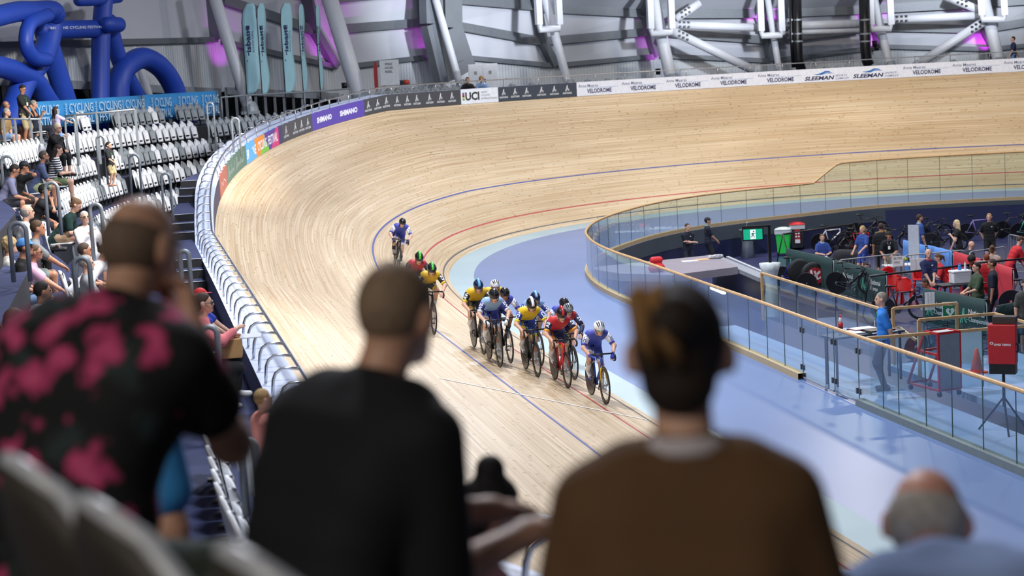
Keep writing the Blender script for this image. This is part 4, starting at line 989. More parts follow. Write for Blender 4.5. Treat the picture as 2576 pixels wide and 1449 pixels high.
for a,b in zip(jl[:-1],jl[1:]):
    gate=a>=g0-.01 and b<=g1+.01; z0=.05 if gate else .1
    ls=np.linspace(a+.012,b-.012,4); vs=[]
    for l in ls: vs+=[fen(l,z0,.008),fen(l,gh(l)-.02,.008),fen(l,gh(l)-.02,-.004),fen(l,z0,-.004)]
    fs=[(4*i+k,4*i+(k+1)%4,4*i+4+(k+1)%4,4*i+4+k) for i in range(3) for k in range(4)]; 
    p=obj('glass_panel',vs,fs,glass,gb)
    m=MB(); m.bar(fen(b-.006,z0,.002),fen(b-.006,gh(b)-.03,.002),.014,.014); m.build('panel_edge',gedge,p)
    if gate:
        m=MB(); m.bar(fen(a+.03,.06,.012),fen(b-.03,.06,.012),.02,.03); m.build('door_sill',steel,p)
m=MB(); m.tube([fen(l,gh(l)) for l in np.arange(.3,FL[-1]-.2,.3)],.036,10); m.build('handrail',timber,gb,True)
for a,b,c,w,nm in((.3,g0,'#b9a37c',.16,'timber_plinth'),(g1,FL[-1]-.2,'#6e7a7c',.16,'steel_plinth')):
    vs=[];ls=np.arange(a,b,.3)
    for l in ls: vs+=[fen(l,0,w*.5),fen(l,.12,w*.5),fen(l,.12,-w*.5),fen(l,0,-w*.5)]
    obj(nm,vs,[(4*i+k,4*i+(k+1)%4,4*i+4+(k+1)%4,4*i+4+k) for i in range(len(ls)-1) for k in range(3)],cm(c,.5),gb)
for l in (g0,j[5]-.02,g1):
    for z in (.25,.95):
        m=MB()
        for q in(-.06,.06): m.box(fen(l+q,z,.015),(.05,.03,.10),rz=math.atan2(*(fen(l+.2)-fen(l-.2))[1::-1]))
        m.build('hinge',cm('#5b6268',.4,metal=.6),gb)
# ---------------------------------------------------------------- inner rails with glass
def rail_fence(pts,label,z0=0.,h=1.1,posts=(0,-1),w=.055):
    P=[V(p[0],p[1],h) for p in pts]; b=P[0].copy(); b[2]=0
    e=empty('timber_rail_fence',b,label,'railing','timber topped glass railings of the inner walkway')
    m=MB()
    for a,c in zip(P[:-1],P[1:]): m.bar(a-b,c-b,w,w)
    m.build('top_rail',timber,e,bevel=.01)
    for i in posts: q=P[i]-b; m=MB(); m.bar(q,V(q[0],q[1],z0),w,w,up=(1,0,0)); m.build('end_post',timber,e)
    for a,c in zip(P[:-1],P[1:]):
        L=np.linalg.norm(c-a); n=max(1,int(round(L/1.2)))
        for k in range(n):
            p,q=a+(c-a)*(k/n+.01),a+(c-a)*((k+1)/n-.01); d=(c-a)/L; nn=V(-d[1],d[0],0)*.005
            vs=[p-b+nn,q-b+nn,q-b-nn,p-b-nn]; vs=[V(v[0],v[1],zz) for zz in(z0+.08,h-.02) for v in vs]
            g=obj('glass_panel',vs,[(0,1,5,4),(1,2,6,5),(2,3,7,6),(3,0,4,7)],glass,e); mm=MB(); mm.bar(vs[1],vs[5],.014,.014,up=(1,0,0)); mm.build('panel_edge',gedge,g)
    return e
r1a,r1b=px(1916,687,1.1),px(2215,777,1.1)
rail_fence([r1a,r1b],'timber topped glass railing running behind the man in the blue polo',-.0)
rail_fence([px(2246,776,1.1),px(2406,763,1.1)],'timber rail with the green first aid sign on its end post')
rail_fence([px(2311,805,1.1),px(2503,789,1.1),px(2600,817,1.1)],'timber railing bending round behind the red cart',posts=(0,1))
rail_fence([px(2182,851,1.1),px(2620,817,1.1)],'timber rail crossing in front of the red cart',posts=(-1,))
MBx=MB(); MBx.bar((0,0,0),px(2264,825,.5)-px(2246,827,.5),.05,.05); a=px(2264,825,.5)-px(2246,827,.5); MBx.bar(a,px(2305,856,.3)-px(2246,827,.5),.05,.05)
o=MBx.build('low_handrail',timber); o.location=tuple(px(2246,827,.5)); tag(o,'short low timber handrail sloping down beside the man in the blue polo','handrail')
yw=r1a[1]
tag(MB().box(((-13+30)/2,(yw+.0+(-11.6))/2,-.06),(43,-11.6-yw,.12)).build('walkway_floor',walk_m),kind='structure')
tag(MB().box(((-13+30)/2,-11.65,PF/2-.06),(43,.1,-PF-.12)).build('wall_walkway',navy),kind='structure')
# platform over the tunnel stair and the tunnel side wall
A=[px(1470,674,.0),px(1795,641,.0),px(1856,671,.0),px(1690,692,.0),px(1560,688,.0)]
pl=MB().prism([(p[0],p[1]) for p in A],.22,o=(0,0,-.22)); o=pl.build('floor_platform',[mat('platform_lino','#8c8590',.45,vary=.06,scale=1.5)]); tag(o,kind='structure')
m=MB(); m.bar(px(1790,646,-.15),px(1925,703,-.15),.35,.12); tag(m.build('trim_tunnel_kerb',cm('#8a8f99',.6)),kind='structure')
a,b=px(1790,648,-.2),px(1925,705,-.2); tag(obj('wall_tunnel',[a,b,V(b[0],b[1],PF),V(a[0],a[1],PF)],[(0,1,2,3)],navy),kind='structure')
o=MB().bar((0,0,0),px(1822,737,-.75)-px(1790,724,-.75),.09,.07).build('tube_light',mat('tube_light_glow','#ffffff',.5,emit=9.)); o.location=tuple(px(1790,724,-.75)); tag(o,'glowing white tube light in the tunnel below the platform','light')
# ---------------------------------------------------------------- plain furniture helpers
RG=lambda *p:V(*p)
def place(e,p,r): e.location=tuple(p); e.rotation_euler=(0,0,r); return e
VIEW=math.atan2(-CF[1],-CF[0])            # facing the photographer
def bin_(p,r,body,lid,label,sign=None,liner=True):
    e=empty('wheelie_bin',p,label,'bin','wheelie bins by the far wall',r)
    m=MB(); m.add([V(*q) for q in((-.22,-.2,.08),(.2,-.2,.08),(.2,.2,.08),(-.22,.2,.08),(-.29,-.27,.93),(.27,-.27,.93),(.27,.27,.93),(-.29,.27,.93))],[(3,2,1,0),(4,5,6,7),(0,1,5,4),(1,2,6,5),(2,3,7,6),(3,0,4,7)]); m.build('bin_body',cm(body,.4),e,bevel=.02)
    m=MB(); m.box((0,0,.965),(.62,.58,.03)); m.ball((0,0,.975),(.29,.26,.07),14,6); m.build('lid',cm(lid,.4),e,bevel=.01)
    if liner: m=MB(); m.add([V(*q) for q in((-.3,-.285,.80),(.285,-.285,.80),(.285,.285,.80),(-.3,.285,.80),(-.31,-.295,.95),(.295,-.295,.95),(.295,.295,.95),(-.31,.295,.95))],[(0,1,5,4),(1,2,6,5),(2,3,7,6),(3,0,4,7)]); m.build('bin_liner',cm('#c3c9cc',.5),e)
    m=MB(); 
    for y in(-.23,.23): m.lathe([(.1,-.03),(.1,.03)],(-.22,y,.1),14,'y')
    m.build('wheel',cm('#17181a',.6),e)
    if sign:
        s=MB().box((.262,0,.56),(.012,.2,.52),M=None).build('sign_plate',cm(sign,.5),e); s.rotation_euler=(0,.08,0)
        m=MB()
        for y in(-.05,.05):
            for z in(.5,.62): m.lathe([(.035,0),(.035,.01)],(.272,y,z+.05),10,'x')
        m.box((.27,0,.37),(.008,.18,.14)); m.build('sign_mark',cm('#e8e8ea',.5),s)
    return e
bin_(px(1806,640,PF),VIEW+.2,'#15171a','#c8242b','black bin with a red lid and a red sign beside the man in the cap','#b3222a')
bin_(px(1972,642,PF),VIEW-.25,'#25c24a','#cfd8d6','bright green bin with a grey lid',None)
bin_(px(2006,628,PF),VIEW-.1,'#2b2e33','#c8242b','red lidded bin half behind the green one','#b3222a')
m=MB(); m.lathe([(.07,0),(.07,.006)],(.255,.0,.62),14,'x')
def cabinet(p,r,label,w=.9,hh=1.25):
    e=empty('storage_cabinet',p,label,'cabinet','black storage cabinets by the far wall',r)
    MB().box((0,0,hh/2),(.45,w,hh)).build('cabinet_body',cm('#1b1e22',.5),e,bevel=.01)
    for y in(-1,1):
        d=MB().box((.232,y*w/4,hh/2),(.02,w/2-.02,hh-.06)).build('door',cm('#22262b',.45),e); m=MB(); m.tube([V(.25,y*.05,hh*.55),V(.275,y*.05,hh*.56),V(.275,y*.05,hh*.68),V(.25,y*.05,hh*.69)],.008,5); m.build('handle',steel,d)
    return e
cabinet(px(1758,640,PF),VIEW,'black cabinet right behind the man with folded arms',.6,.95); cabinet(px(1838,628,PF),VIEW-.2,'black two door cabinet between the red lidded bin and the drinking fountain',.8,1.15)
e=empty('drinking_fountain',px(1882,648,PF),'grey steel drinking fountain behind the exit sign','fountain',None,VIEW)
MB().lathe([(.26,0),(.2,.5),(.24,.98),(.3,1.0),(.3,1.04)],n=18).build('pedestal',mat('grey_fountain_steel','#8e959b',.35,.5),e,True); MB().tube([V(-.1,0,1.04),V(-.1,0,1.25),V(-.05,0,1.3),V(0,0,1.24)],.014,6).build('tap',steel,e,True)
# exit sign on a pole in a draped post
p=px(1942,795,PF); e=empty('draped_post',p,'waist high post wrapped in white plastic, holding the exit sign pole','post',None,VIEW)
vs=[];fs=[];n=20;rr=[(0,.2),(.25,.17),(.5,.19),(.8,.16),(1.1,.17),(1.3,.24),(1.5,.3),(1.52,.05)]
for i,(z,r) in enumerate(rr):
    for k in range(n): a=2*math.pi*k/n; q=r*(1+.07*math.sin(3*a+i*1.3)+.05*math.sin(7*a+i)); vs.append((q*math.cos(a),q*math.sin(a),z))
for i in range(len(rr)-1): fs+=[(i*n+k,i*n+(k+1)%n,(i+1)*n+(k+1)%n,(i+1)*n+k) for k in range(n)]
obj('plastic_wrap',vs,fs,cm('#c9d3d4',.5),e,True)
e=empty('exit_sign',p+V(0,0,1.5),'green running man exit sign on a black pole','sign',None,VIEW); q=(p+V(0,0,1.5)); up=px(1938,582,0)
hp=1.05; MB().box((0,0,hp/2),(.06,.08,hp)).build('pole',cm('#0e0f11',.4),e); MB().box((0,-.36,hp-.0),(.06,.80,.05)).build('arm',cm('#0e0f11',.4),e)
s=MB().box((0,-.46,hp-.21),(.09,.60,.36)).build('sign_case',cm('#101214',.4),e,bevel=.01); MB().box((.05,-.46,hp-.21),(.01,.53,.29)).build('green_face',mat('exit_green_glow','#14a37c',.4,emit=1.1),s)
fm=lambda a,b:V(.057,-.46+a,hp-.21+b); put('white_panel',[poly2((-.075,-.13),(.075,-.13),(.075,.13),(-.075,.13))],fm,mat('exit_white_glow','#ffffff',.4,emit=.9),s)
fm2=lambda a,b:V(.06,-.46+a,hp-.21+b); put('running_figure',[stroke2([(.0,.04),(-.005,-.02)],.04),stroke2([(.0,-.02),(.035,-.05),(.02,-.10)],.022),stroke2([(-.005,-.02),(-.03,-.06),(-.065,-.065)],.022),stroke2([(0,.035),(.045,.015),(.06,.04)],.016),stroke2([(0,.035),(-.04,.02),(-.05,-.015)],.016),([(.02+.022*math.cos(t),.08+.022*math.sin(t)) for t in np.linspace(0,6.28,10,endpoint=False)],[tuple(range(10))])],fm2,cm('#10806a',.5),s)
# white floor bar, bag, papers
o=MB().bar((0,0,0),px(1918,686,PF+.1)-px(1830,648,PF+.1),.1,.1).build('white_barrier_bar',cm('#c7ccd4',.5)); o.location=tuple(px(1830,648,PF+.1)); tag(o,'white bar lying on the floor left of the wrapped post','bar')
v,f=solid([cap_((0,-.12,.12),(0,.12,.12),.13),cap_((0,-.1,.35),(0,.1,.35),.1),cap_((.1,-.08,.15),(.1,.08,.15),.06)],.03,.06); o=obj('backpack',v,f,cm('#d2242c',.6),None,True); o.location=tuple(px(1652,684,0.)); tag(o,'red backpack on the platform corner behind the glass','backpack')
def sheet(u,v,z,w,d,r,col,label,name='paper_sheet',cat='paper',t=.012):
    o=MB().box((0,0,t/2),(d,w,t)).build(name,cm(col,.7)); o.location=tuple(px(u,v,z)); o.rotation_euler=(0,0,r); return tag(o,label,cat)
sheet(1735,657,0,.5,.35,VIEW+.1,'#d9d6d2','white printed sheet on the grey platform, left end'); sheet(1767,653,0,.4,.34,VIEW+.1,'#d8a878','orange printed sheet on the grey platform, middle')
v,f=solid([cap_((0,-.2,.05),(0,.2,.05),.06),cap_((.1,-.1,.06),(.1,.15,.07),.06),cap_((-.1,.0,.07),(-.05,.2,.06),.05)],.03,.05,noise=.012); o=obj('folded_jersey',v,f,cm('#a9abb0',.8,vary=.6,scale=14.),None,True); o.location=tuple(px(1800,650,0)); tag(o,'crumpled black and white jersey on the platform edge','clothing')
# ---------------------------------------------------------------- crowd barriers
def barrier(a,b,label,cloth=None,h=1.08,logo=None,words=None,wc='#d6dcdc',group=None,bars=True,sag=0.):
    a,b=V(*a),V(*b); a=a.copy(); a[2]=PF; b=b.copy(); b[2]=PF; d=b-a; L=np.linalg.norm(d); r=math.atan2(d[1],d[0])
    e=empty('crowd_barrier',a,label,'barrier',group,r)
    m=MB(); c=.12; m.tube([V(0,0,0),V(0,0,h-c),V(c*.3,0,h-c*.3),V(c,0,h),V(L-c,0,h),V(L-c*.3,0,h-c*.3),V(L,0,h-c),V(L,0,0)],.02,7); m.tube([V(0,0,.2),V(L,0,.2)],.014,6); m.build('tube_frame',galv,e,True)
    if cloth:
        n=10; vs=[];fs=[]
        for i in range(n+1):
            for j in range(5): x=.02+(L-.04)*i/n; z=.12+(h-.1)*j/4; y=-.03-.012*math.sin(i*1.7+j); vs.append((x,y,z))
        for i in range(n): fs+=[(i*5+k,i*5+5+k,i*5+6+k,i*5+1+k) for k in range(4)]
        vs2=[(x,-y,z) for x,y,z in vs]; k=len(vs); fs2=[tuple(q+k for q in g[::-1]) for g in fs]; top=[(i*5+4,i*5+9,i*5+9+k,i*5+4+k) for i in range(n)]
        cl=obj('banner_cloth',vs+vs2,fs+fs2+top,cloth,e,True)
        for sgn in(-1,1):
            fm=(lambda x,y:V(x,-.05,y)) if sgn<0 else (lambda x,y:V(L-x,.05,y))
            for x0 in (logo or []): put('emblem',mark(x0*L,.42,.38),fm,cm('#58b295',.6),cl)
            for x0,w1 in (words or []): 
                for k2,t in enumerate(w1): put('lettering',[fit_text(t,x0*L,.66-.2*k2,None,.15,.008)],fm,cm(wc,.6),cl)
    else:
        m=MB()
        for i in range(1,int(L/.13)): m.tube([V(i*.13,0,.2),V(i*.13,0,h)],.008,4)
        m.build('bars',galv,e)
    m=MB()
    for x in(.3,L-.3): m.box((x,0,.012),(.06,.6,.024))
    m.build('foot',galv,e); return e
GBN='green covered barriers'; grn=cm('#1e3b3b',.8,vary=.1); NW=[(.22,('National','Champs'))]
zt=PF+1.08
def at2(u,v): return px(u,v,zt)
barrier(at2(1978,626),at2(2097,653),'green covered barrier with bike bags leaning on it',grn,logo=[.08],words=[(.3,('National','Champs'))],group=GBN)
barrier(at2(2099,655),at2(2230,686),'green covered barrier with a bicycle hanging on it',grn,logo=[.05,.55],words=[(.2,('National','Champs')),(.72,('National','Champs'))],group=GBN)
barrier(at2(2322,726),at2(2482,757),'green covered barrier behind the first aid sign',grn,logo=[.08,.62],words=[(.2,('National','Championships')),(.75,('National','Championships'))],group=GBN)
barrier(at2(2503,772),at2(2610,752),'green covered barrier at the right edge behind the timber rails',grn,logo=[.3],words=[(.55,('National','Championships'))],group=GBN)
GO='open barred crowd barriers'
barrier(at2(2108,655),at2(2266,637),'open barred barrier carrying the white ELITES ONLY sheet',group=GO)
barrier(at2(2273,643),at2(2428,629),'open barred barrier behind the bald man in red and navy',group=GO)
barrier(at2(2438,634),at2(2530,620),'open barred barrier in front of the woman in black standing',group=GO)
barrier(at2(2538,589),at2(2590,601),'open barred barrier at the far right edge near the wall',group=GO)
red=cm('#c03340',.75,vary=.08); blu=cm('#5b8fd6',.75,vary=.08)
barrier(at2(2400,634),at2(2470,654),'red covered barrier with a white towel on it',red,group='red covered barriers'); barrier(at2(2474,654),at2(2550,678),'red covered barrier with a rounded end, right of the towel',red,logo=None,group='red covered barriers')
barrier(at2(2273,605),at2(2331,620),'blue covered barrier left of the team area, by the white panel',blu,group='blue covered barriers'); barrier(at2(2334,618),at2(2398,634),'blue covered barrier, right one of the pair',blu,group='blue covered barriers')
pt=at2(2258,640); o=MB().box((.03,0,-.2),(.012,.34,.3)).build('notice_sheet',cm('#dfe2e4',.7)); o.location=tuple(pt); o.rotation_euler=(0,0,VIEW); tag(o,'white ELITES ONLY notice sheet hung on the open barrier','notice')
put('lettering',[fit_text('ELITES',-.13,-.15,.26,.07,.01),fit_text('ONLY',-.13,-.27,.2,.07,.01)],lambda a,b:V(.04,a,b),cm('#3b3d40',.6),o)
def towel(u,v,z,w,h,col,label):
    p=px(u,v,z); o=MB(); n=6
    for i in range(n): y0=-w/2+w*i/n; o.box((.06+.012*(i%2),y0+w/n/2,-h/2),(.03,w/n+.002,h))
    o=o.build('towel',cm(col,.9)); o.location=tuple(p); o.rotation_euler=(0,0,VIEW); return tag(o,label,'towel','white towels hung on barriers')
towel(2467,655,zt+.02,.26,.4,'#d7dadd','white towel hung on the red barrier'); towel(2337,735,zt+.03,.24,.45,'#dfe1e3','white towel hung on the green barrier behind the first aid sign'); towel(2308,650,zt,.45,.35,'#d3d6da','white cloth draped on the open barrier left of the bald man')
# ---------------------------------------------------------------- red plastic chairs, tables, cool box
def chair(p,r,label,first=[None]):
    if first[0] is None:
        e=empty('plastic_chair',p,label,'chair','red plastic chairs',r); first[0]=e; m_=cm('#c81f22',.35)
        v,f=shell(.44,.46,.42,.08,.03); obj('backrest',[(-x-.2,y,z+.42) for x,y,z in v],f,m_,e,True); MB().box((0,0,.43),(.44,.46,.035)).build('seat',m_,e,bevel=.015)
        for x in(-.2,.2):
            for y in(-.2,.2): m=MB(); m.bar((x*1.15,y*1.15,0),(x*.9,y*.9,.42),.05,.035); m.build('leg',m_,e)
        for y in(-.22,.22): m=MB(); m.tube([V(-.22,y,.62),V(.1,y*1.05,.64),V(.2,y,.43)],.02,6); m.build('armrest',m_,e)
        return e
    return dup(first[0],p,r,label)
chair(px(2252,760,PF),VIEW+2.9,'red plastic chair left of the bald man, front one'); chair(px(2242,740,PF),VIEW+.4,'red plastic chair behind the front red one on the left'); chair(px(2292,790,PF)+V(-1.6,.6,0),VIEW+2.6,'red plastic chair nearest the black bicycle'); chair(px(2318,738,PF),VIEW-.3,'red plastic chair right behind the bald man')
chair(px(2440,745,PF),VIEW+1.2,'red plastic chair behind the table with the cool box'); chair(px(2392,742,PF),VIEW+.6,'red plastic chair under the woman with a phone')
def table(p,r,l,w,h,top,label,leg='#2a2c30'):
    e=empty('folding_table',p,label,'table','folding tables in the team area',r); MB().box((0,0,h-.02),(w,l,.04)).build('table_top',cm(top,.5),e,bevel=.008)
    for x in(-w/2+.06,w/2-.06):
        for y in(-l/2+.08,l/2-.08): MB().bar((x,y,0),(x,y,h-.03),.035,.035,up=(1,0,0)).build('leg',cm(leg,.5),e)
    return e
tz=.72; tp=px(2415,712,PF+tz); tp[2]=PF; table(tp,VIEW+.2,1.3,.6,tz,'#33363b','dark folding table carrying the white cool box')
e=empty('cool_box',tp+V(0,0,tz),'white lidded cool box on the dark table','box',None,VIEW+.2); MB().box((0,0,.16),(.32,.52,.3)).build('box_body',cm('#dfe3e6',.5),e,bevel=.02); MB().box((0,0,.335),(.35,.56,.06)).build('lid',cm('#e9ecee',.45),e,bevel=.02)
o=MB().lathe([(.045,0),(.045,.12),(.03,.15),(.03,.18)],n=12).build('blue_tub',cm('#2f7fd0',.4)); o.location=tuple(tp+V(0,0,tz+.365)); tag(o,'blue tub standing on the cool box lid','tub')
o=MB().lathe([(.03,0),(.03,.16),(.012,.2),(.012,.23)],n=12).build('spray_bottle',cm('#d8dde0',.4)); o.location=tuple(tp+V(.05,.14,tz+.365)); tag(o,'small white spray bottle beside the blue tub','bottle')
tp2=px(2285,664,PF+.72); tp2[2]=PF; table(tp2,VIEW+.1,1.5,.6,.72,'#c9cdd2','white folding table behind the notice sheet')
for k,(du,dv,c,nm,lb,cat) in enumerate(((-18,-2,'#c3d633','safety_vest','yellow green vest on the white folding table','vest'),(8,-4,'#2c2d30','kit_bag','black kit bag on the white folding table','bag'),(24,2,'#d5a31f','yellow_bag','yellow bag at the end of the white folding table','bag'))):
    v,f=solid([cap_((0,-.12,.06),(0,.12,.06),.07),cap_((.02,-.06,.09),(0,.1,.1),.05)],.025,.04,noise=.008); o=obj(nm,v,f,cm(c,.7),None,True); o.location=tuple(px(2285+du,660+dv,PF+.725)); tag(o,lb,cat)
# official's table by the glass with clipboards and a bottle
tq=px(2170,836,.92); tq[2]=0; table(tq,VIEW+.35,1.5,.5,.92,'#3a4450','dark high table in front of the man in the blue polo')
sheet(2145,836,.925,.3,.42,VIEW+.3,'#dcdde2','loose white sheet at the near left of the dark table'); 
e=empty('clipboard',px(2170,829,.925),'maroon clipboard with white sheets on the dark table','clipboard',None,VIEW+.35); MB().box((0,0,.012),(.3,.5,.02)).build('board',cm('#6b2430',.5),e); MB().box((0,0,.028),(.27,.44,.01)).build('sheets',cm('#e5e6ea',.7),e)
e=empty('folder',px(2212,834,.925),'black folder with a white sheet under it on the dark table','folder',None,VIEW+.3); MB().box((0,0,.03),(.3,.5,.03)).build('cover',cm('#191b20',.4),e); MB().box((0.06,.02,.008),(.3,.5,.012)).build('sheet',cm('#d5d7de',.7),e)
def cola(p,label):
    e=empty('drink_bottle',p,label,'bottle'); MB().lathe([(.03,0),(.033,.02),(.031,.09),(.034,.12)],n=14).build('drink',cm('#2a0f0c',.15,coat=.5),e,True); MB().lathe([(.034,.08),(.034,.15)],n=14).build('red_label',cm('#c8202a',.4),e,True); MB().lathe([(.034,.15),(.03,.18),(.014,.225)],n=14).build('neck',mat('clear_bottle','#c9c2bd',.1),e,True); MB().lathe([(.016,.225),(.016,.25)],n=12).build('cap',cm('#d3202a',.4),e); return e
cola(px(2115,829,.925)+V(0,0,-.06),'bottle of cola with red label on a ledge left of the clipboards').scale=(1.3,)*3
sheet(2115,831,.85,.3,.3,VIEW,'#9fb0c4','small grey shelf under the cola bottle','shelf','shelf',.02)
# first aid sign
p=px(2390,800,.72); e=empty('first_aid_sign',p,'green AED sign with a white heart hung on the timber rail end post','sign',None,VIEW); MB().box((0,0,.14),(.02,.30,.36)).build('sign_plate',cm('#e8ece9',.5),e); s=MB().box((.012,0,.14),(.008,.28,.34)).build('green_field',cm('#0d7a45',.5),e)
hv=[(.0,-.09)]+[(.085*math.sin(t)**3,.006*(13*math.cos(t)-5*math.cos(2*t)-2*math.cos(3*t)-math.cos(4*t))) for t in np.linspace(math.pi*.98,-math.pi*.98,24)]
fm=lambda a,b:V(.018,a,b+.13); put('heart',[(np.array(hv[1:]),[tuple(range(24))])],fm,cm('#eef2ef',.5),s); put('bolt',[poly2((-.02,.03),(.015,.035),(.0,.0),(.025,.0),(-.02,-.05),(-.002,-.01),(-.025,-.008))],lambda a,b:V(.021,a,b+.13),cm('#0d7a45',.5),s)
put('lettering',[fit_text('AED',-.06,.115,.12,.045,.02)],fm,cm('#eef2ef',.5),s); put('rule',[poly2((-.09,-.125),(.09,-.125),(.09,-.12),(-.09,-.12)),poly2((-.06,-.145),(.06,-.145),(.06,-.137),(-.06,-.137))],fm,cm('#eef2ef',.5),s)
# red timing cart and red box on a tripod
p=px(2372,992,0); e=empty('timing_cart',p,'red tubular cart with a grey front panel on castors behind the glass','cart',None,VIEW+.35); rm=cm('#b81f27',.4); m=MB(); T=.035
F_=[V(.22,-.22,.12),V(.22,.22,.12),V(.22,.22,1.12),V(.22,-.22,1.12)]; Bk=[V(-.75,-.22,.12),V(-.75,.22,.12),V(-.18,.22,1.12),V(-.18,-.22,1.12)]
for q in(F_,Bk):
    for i in range(4): m.bar(q[i],q[(i+1)%4],T,T,up=(1,0,.3))
for i in range(4): m.bar(F_[i],Bk[i],T,T)
m.bar(V(.22,-.22,.75),V(-.39,-.22,.75),T,T); m.bar(V(.22,.22,.75),V(-.39,.22,.75),T,T); m.bar(V(-.39,-.22,.75),V(-.39,.22,.75),T,T); m.build('cart_frame',rm,e)
MB().box((.235,0,.62),(.02,.40,.96)).build('front_panel',cm('#7f8791',.5),e); MB().box((.05,0,1.13),(.2,.3,.01)).build('top_sheet',cm('#c7c9cc',.6),e)
for x in(.2,-.7):
    for y in(-.2,.2): MB().lathe([(.05,-.02),(.05,.02)],(x,y,.05),12,'y').build('castor',cm('#2a2b2e',.5),e); MB().box((x,y,.1),(.04,.05,.06)).build('castor_fork',steel,e)
p=px(2527,1085,0); zb=px(2527,955,0); e=empty('timing_box',p,'red box with SWISS TIMING lettering on a black tripod at the right edge','box',None,VIEW-.42)
bz=.98; MB().box((0,0,bz+.42),(.24,.42,.62)).build('red_case',cm('#c4202a',.4),e,bevel=.01); MB().box((.0,0,bz+.03),(.22,.4,.16)).build('black_base',cm('#15161a',.4),e); MB().box((-.05,.03,bz+.79),(.2,.36,.12)).build('top_unit',cm('#3a3231',.5),e,bevel=.008)
c=e.children[0]; put('lettering',[fit_text('SWISS TIMING',-.12,bz+.4,.26,.035,.03,.15)],lambda a,b:V(.124,a,b),cm('#f0f0f0',.5),c); put('emblem',[stroke2([(-.16,bz+.42),(-.18,bz+.44),(-.16,bz+.46)],.014),stroke2([(-.15,bz+.42),(-.13,bz+.44),(-.15,bz+.46)],.014)],lambda a,b:V(.124,a,b),cm('#f0f0f0',.5),c)
m=MB(); m.tube([V(.1,.215,bz+.3),V(.1,.24,bz+.32),V(.1,.24,bz+.42),V(.1,.215,bz+.44)],.014,6); m.build('handle',cm('#111214',.4),c)
m=MB(); m.tube([V(0,0,.4),V(0,0,bz-.04)],.025,7)
for a in(.3,2.4,4.5): m.tube([V(0,0,.55),V(.42*math.cos(a),.42*math.sin(a),0)],.016,6)
m.build('tripod',cm('#26282c',.4),e)
e=empty('traffic_cone',px(2478,960,0)+V(-.9,.3,0),'orange traffic cone left of the red timing box','cone'); MB().box((0,0,.015),(.3,.3,.03)).build('base',cm('#e8501f',.5),e); MB().lathe([(.12,.03),(.03,.45),(.022,.46)],n=16).build('cone_body',cm('#f0561f',.5),e,True)
o=MB().box((0,0,.3),(.03,.5,.6)).build('white_board',cm('#cdd2d4',.6)); o.location=tuple(px(2470,948,0)+V(-1.5,.5,0)); o.rotation_euler=(0,0,VIEW); tag(o,'plain white board standing behind the orange cone','board')
# ---------------------------------------------------------------- parked bicycles
def pb(u,v,yaw,label,col='#17181b',lean=.08,z=PF,fork=None,off=0.): 
    p=px(u,v,z); return bike(p,(lean,0,yaw),label,col,'bicycles parked in the infield',fork)
SIDE=VIEW+math.pi/2
pb(1630,655,VIEW+.5,'dark bicycle with a yellow fork standing against the curved wall, far left of the infield','#8a8420'); pb(1652,652,VIEW-.2,'red framed bicycle by the curved wall, left of the folded arms man','#a8222a')
pb(1970,722,SIDE-.35,'royal blue bicycle with two yellow bottles by the wrapped post','#2733c0',fork='#2733c0')
pb(2222,806,SIDE-.25,'black racing bicycle in front of the red chairs behind the blue polo man',fork='#141518'); pb(2106,740,SIDE-.6,'black bicycle hooked on the second green barrier',z=-.9)
ks=['behind the seated woman in blue','second from the left in the dark rack','with its red frame in the middle of the dark rack','tall one leaning on the navy wall','beside the standing rider in blue','at the right end of the dark rack']
for i,(u,v,c,y) in enumerate(((2080,648,'#17181b',.5),(2060,632,'#d9dadd',.2),(2130,640,'#b8242c',-.4),(2150,604,'#17181b',.1),(2190,640,'#c9b21f',.7),(2215,632,'#17181b',-.2))):
    pb(u,v,SIDE+y,('white' if c=='#d9dadd' else 'red' if c=='#b8242c' else 'yellow' if c=='#c9b21f' else 'black')+' bicycle '+ks[i],c,z=PF if i!=3 else -.9)
for u,v,c,l,y in((2318,612,'#17181b','black bicycle in the stand right of the white panel',.3),(2345,632,'#17181b','black bicycle with a yellow wheel mark left of the blonde woman',-.5),(2430,606,'#9a86c9','lilac and white bicycle on the navy wall between the two women in black',.0),(2520,600,'#20252f','dark bicycle on the navy wall right of the standing woman in black',.15),(2560,606,'#3fa59a','teal bicycle at the right edge by the navy wall',.2),(2545,790,'#17181b','black and yellow bicycle at the right edge in front of the red barrier',-.3),(2478,668,'#2f63c9','blue frame stood between the bald spectator and the barriers',1.2)):
    pb(u,v,SIDE+y,l,c)
for u,v,y,l in((2300,905,.4,'dark bicycle lying behind the timber rails, left of the red cart'),(2420,925,.2,'black and yellow bicycle behind the red cart'),(2545,870,-.2,'dark bicycle behind the red timing box')):
    pb(u,v,SIDE+y,l,'#1a1b1e',.25)
def rack(a,b,label,h=1.15):
    a,b=V(*a),V(*b); m=MB(); d=b-a; m.tube([V(0,0,h),d+V(0,0,h)],.03,8); n=V(-d[1],d[0],0)/np.linalg.norm(d)*.35
    for q in(V(0,0,h),d+V(0,0,h)):
        for s in(-1,1): m.tube([q,V(q[0],q[1],0)+n*s+d*.0],.022,6)
    o=m.build('bike_rack',cm('#0f1012',.4),None,True); o.location=tuple(a); return tag(o,label,'rack','black bicycle racks')
rack(px(1972,668,PF),px(2150,640,PF)+V(0,0,0),'long black bicycle rack behind the girl in blue',1.1); rack(px(2190,800,PF),px(2440,768,PF),'long black bicycle rack in front of the bald man in red and navy',1.15); rack(px(2450,764,PF),px(2590,750,PF),'black bicycle rack by the man in dark navy at the right',1.15)
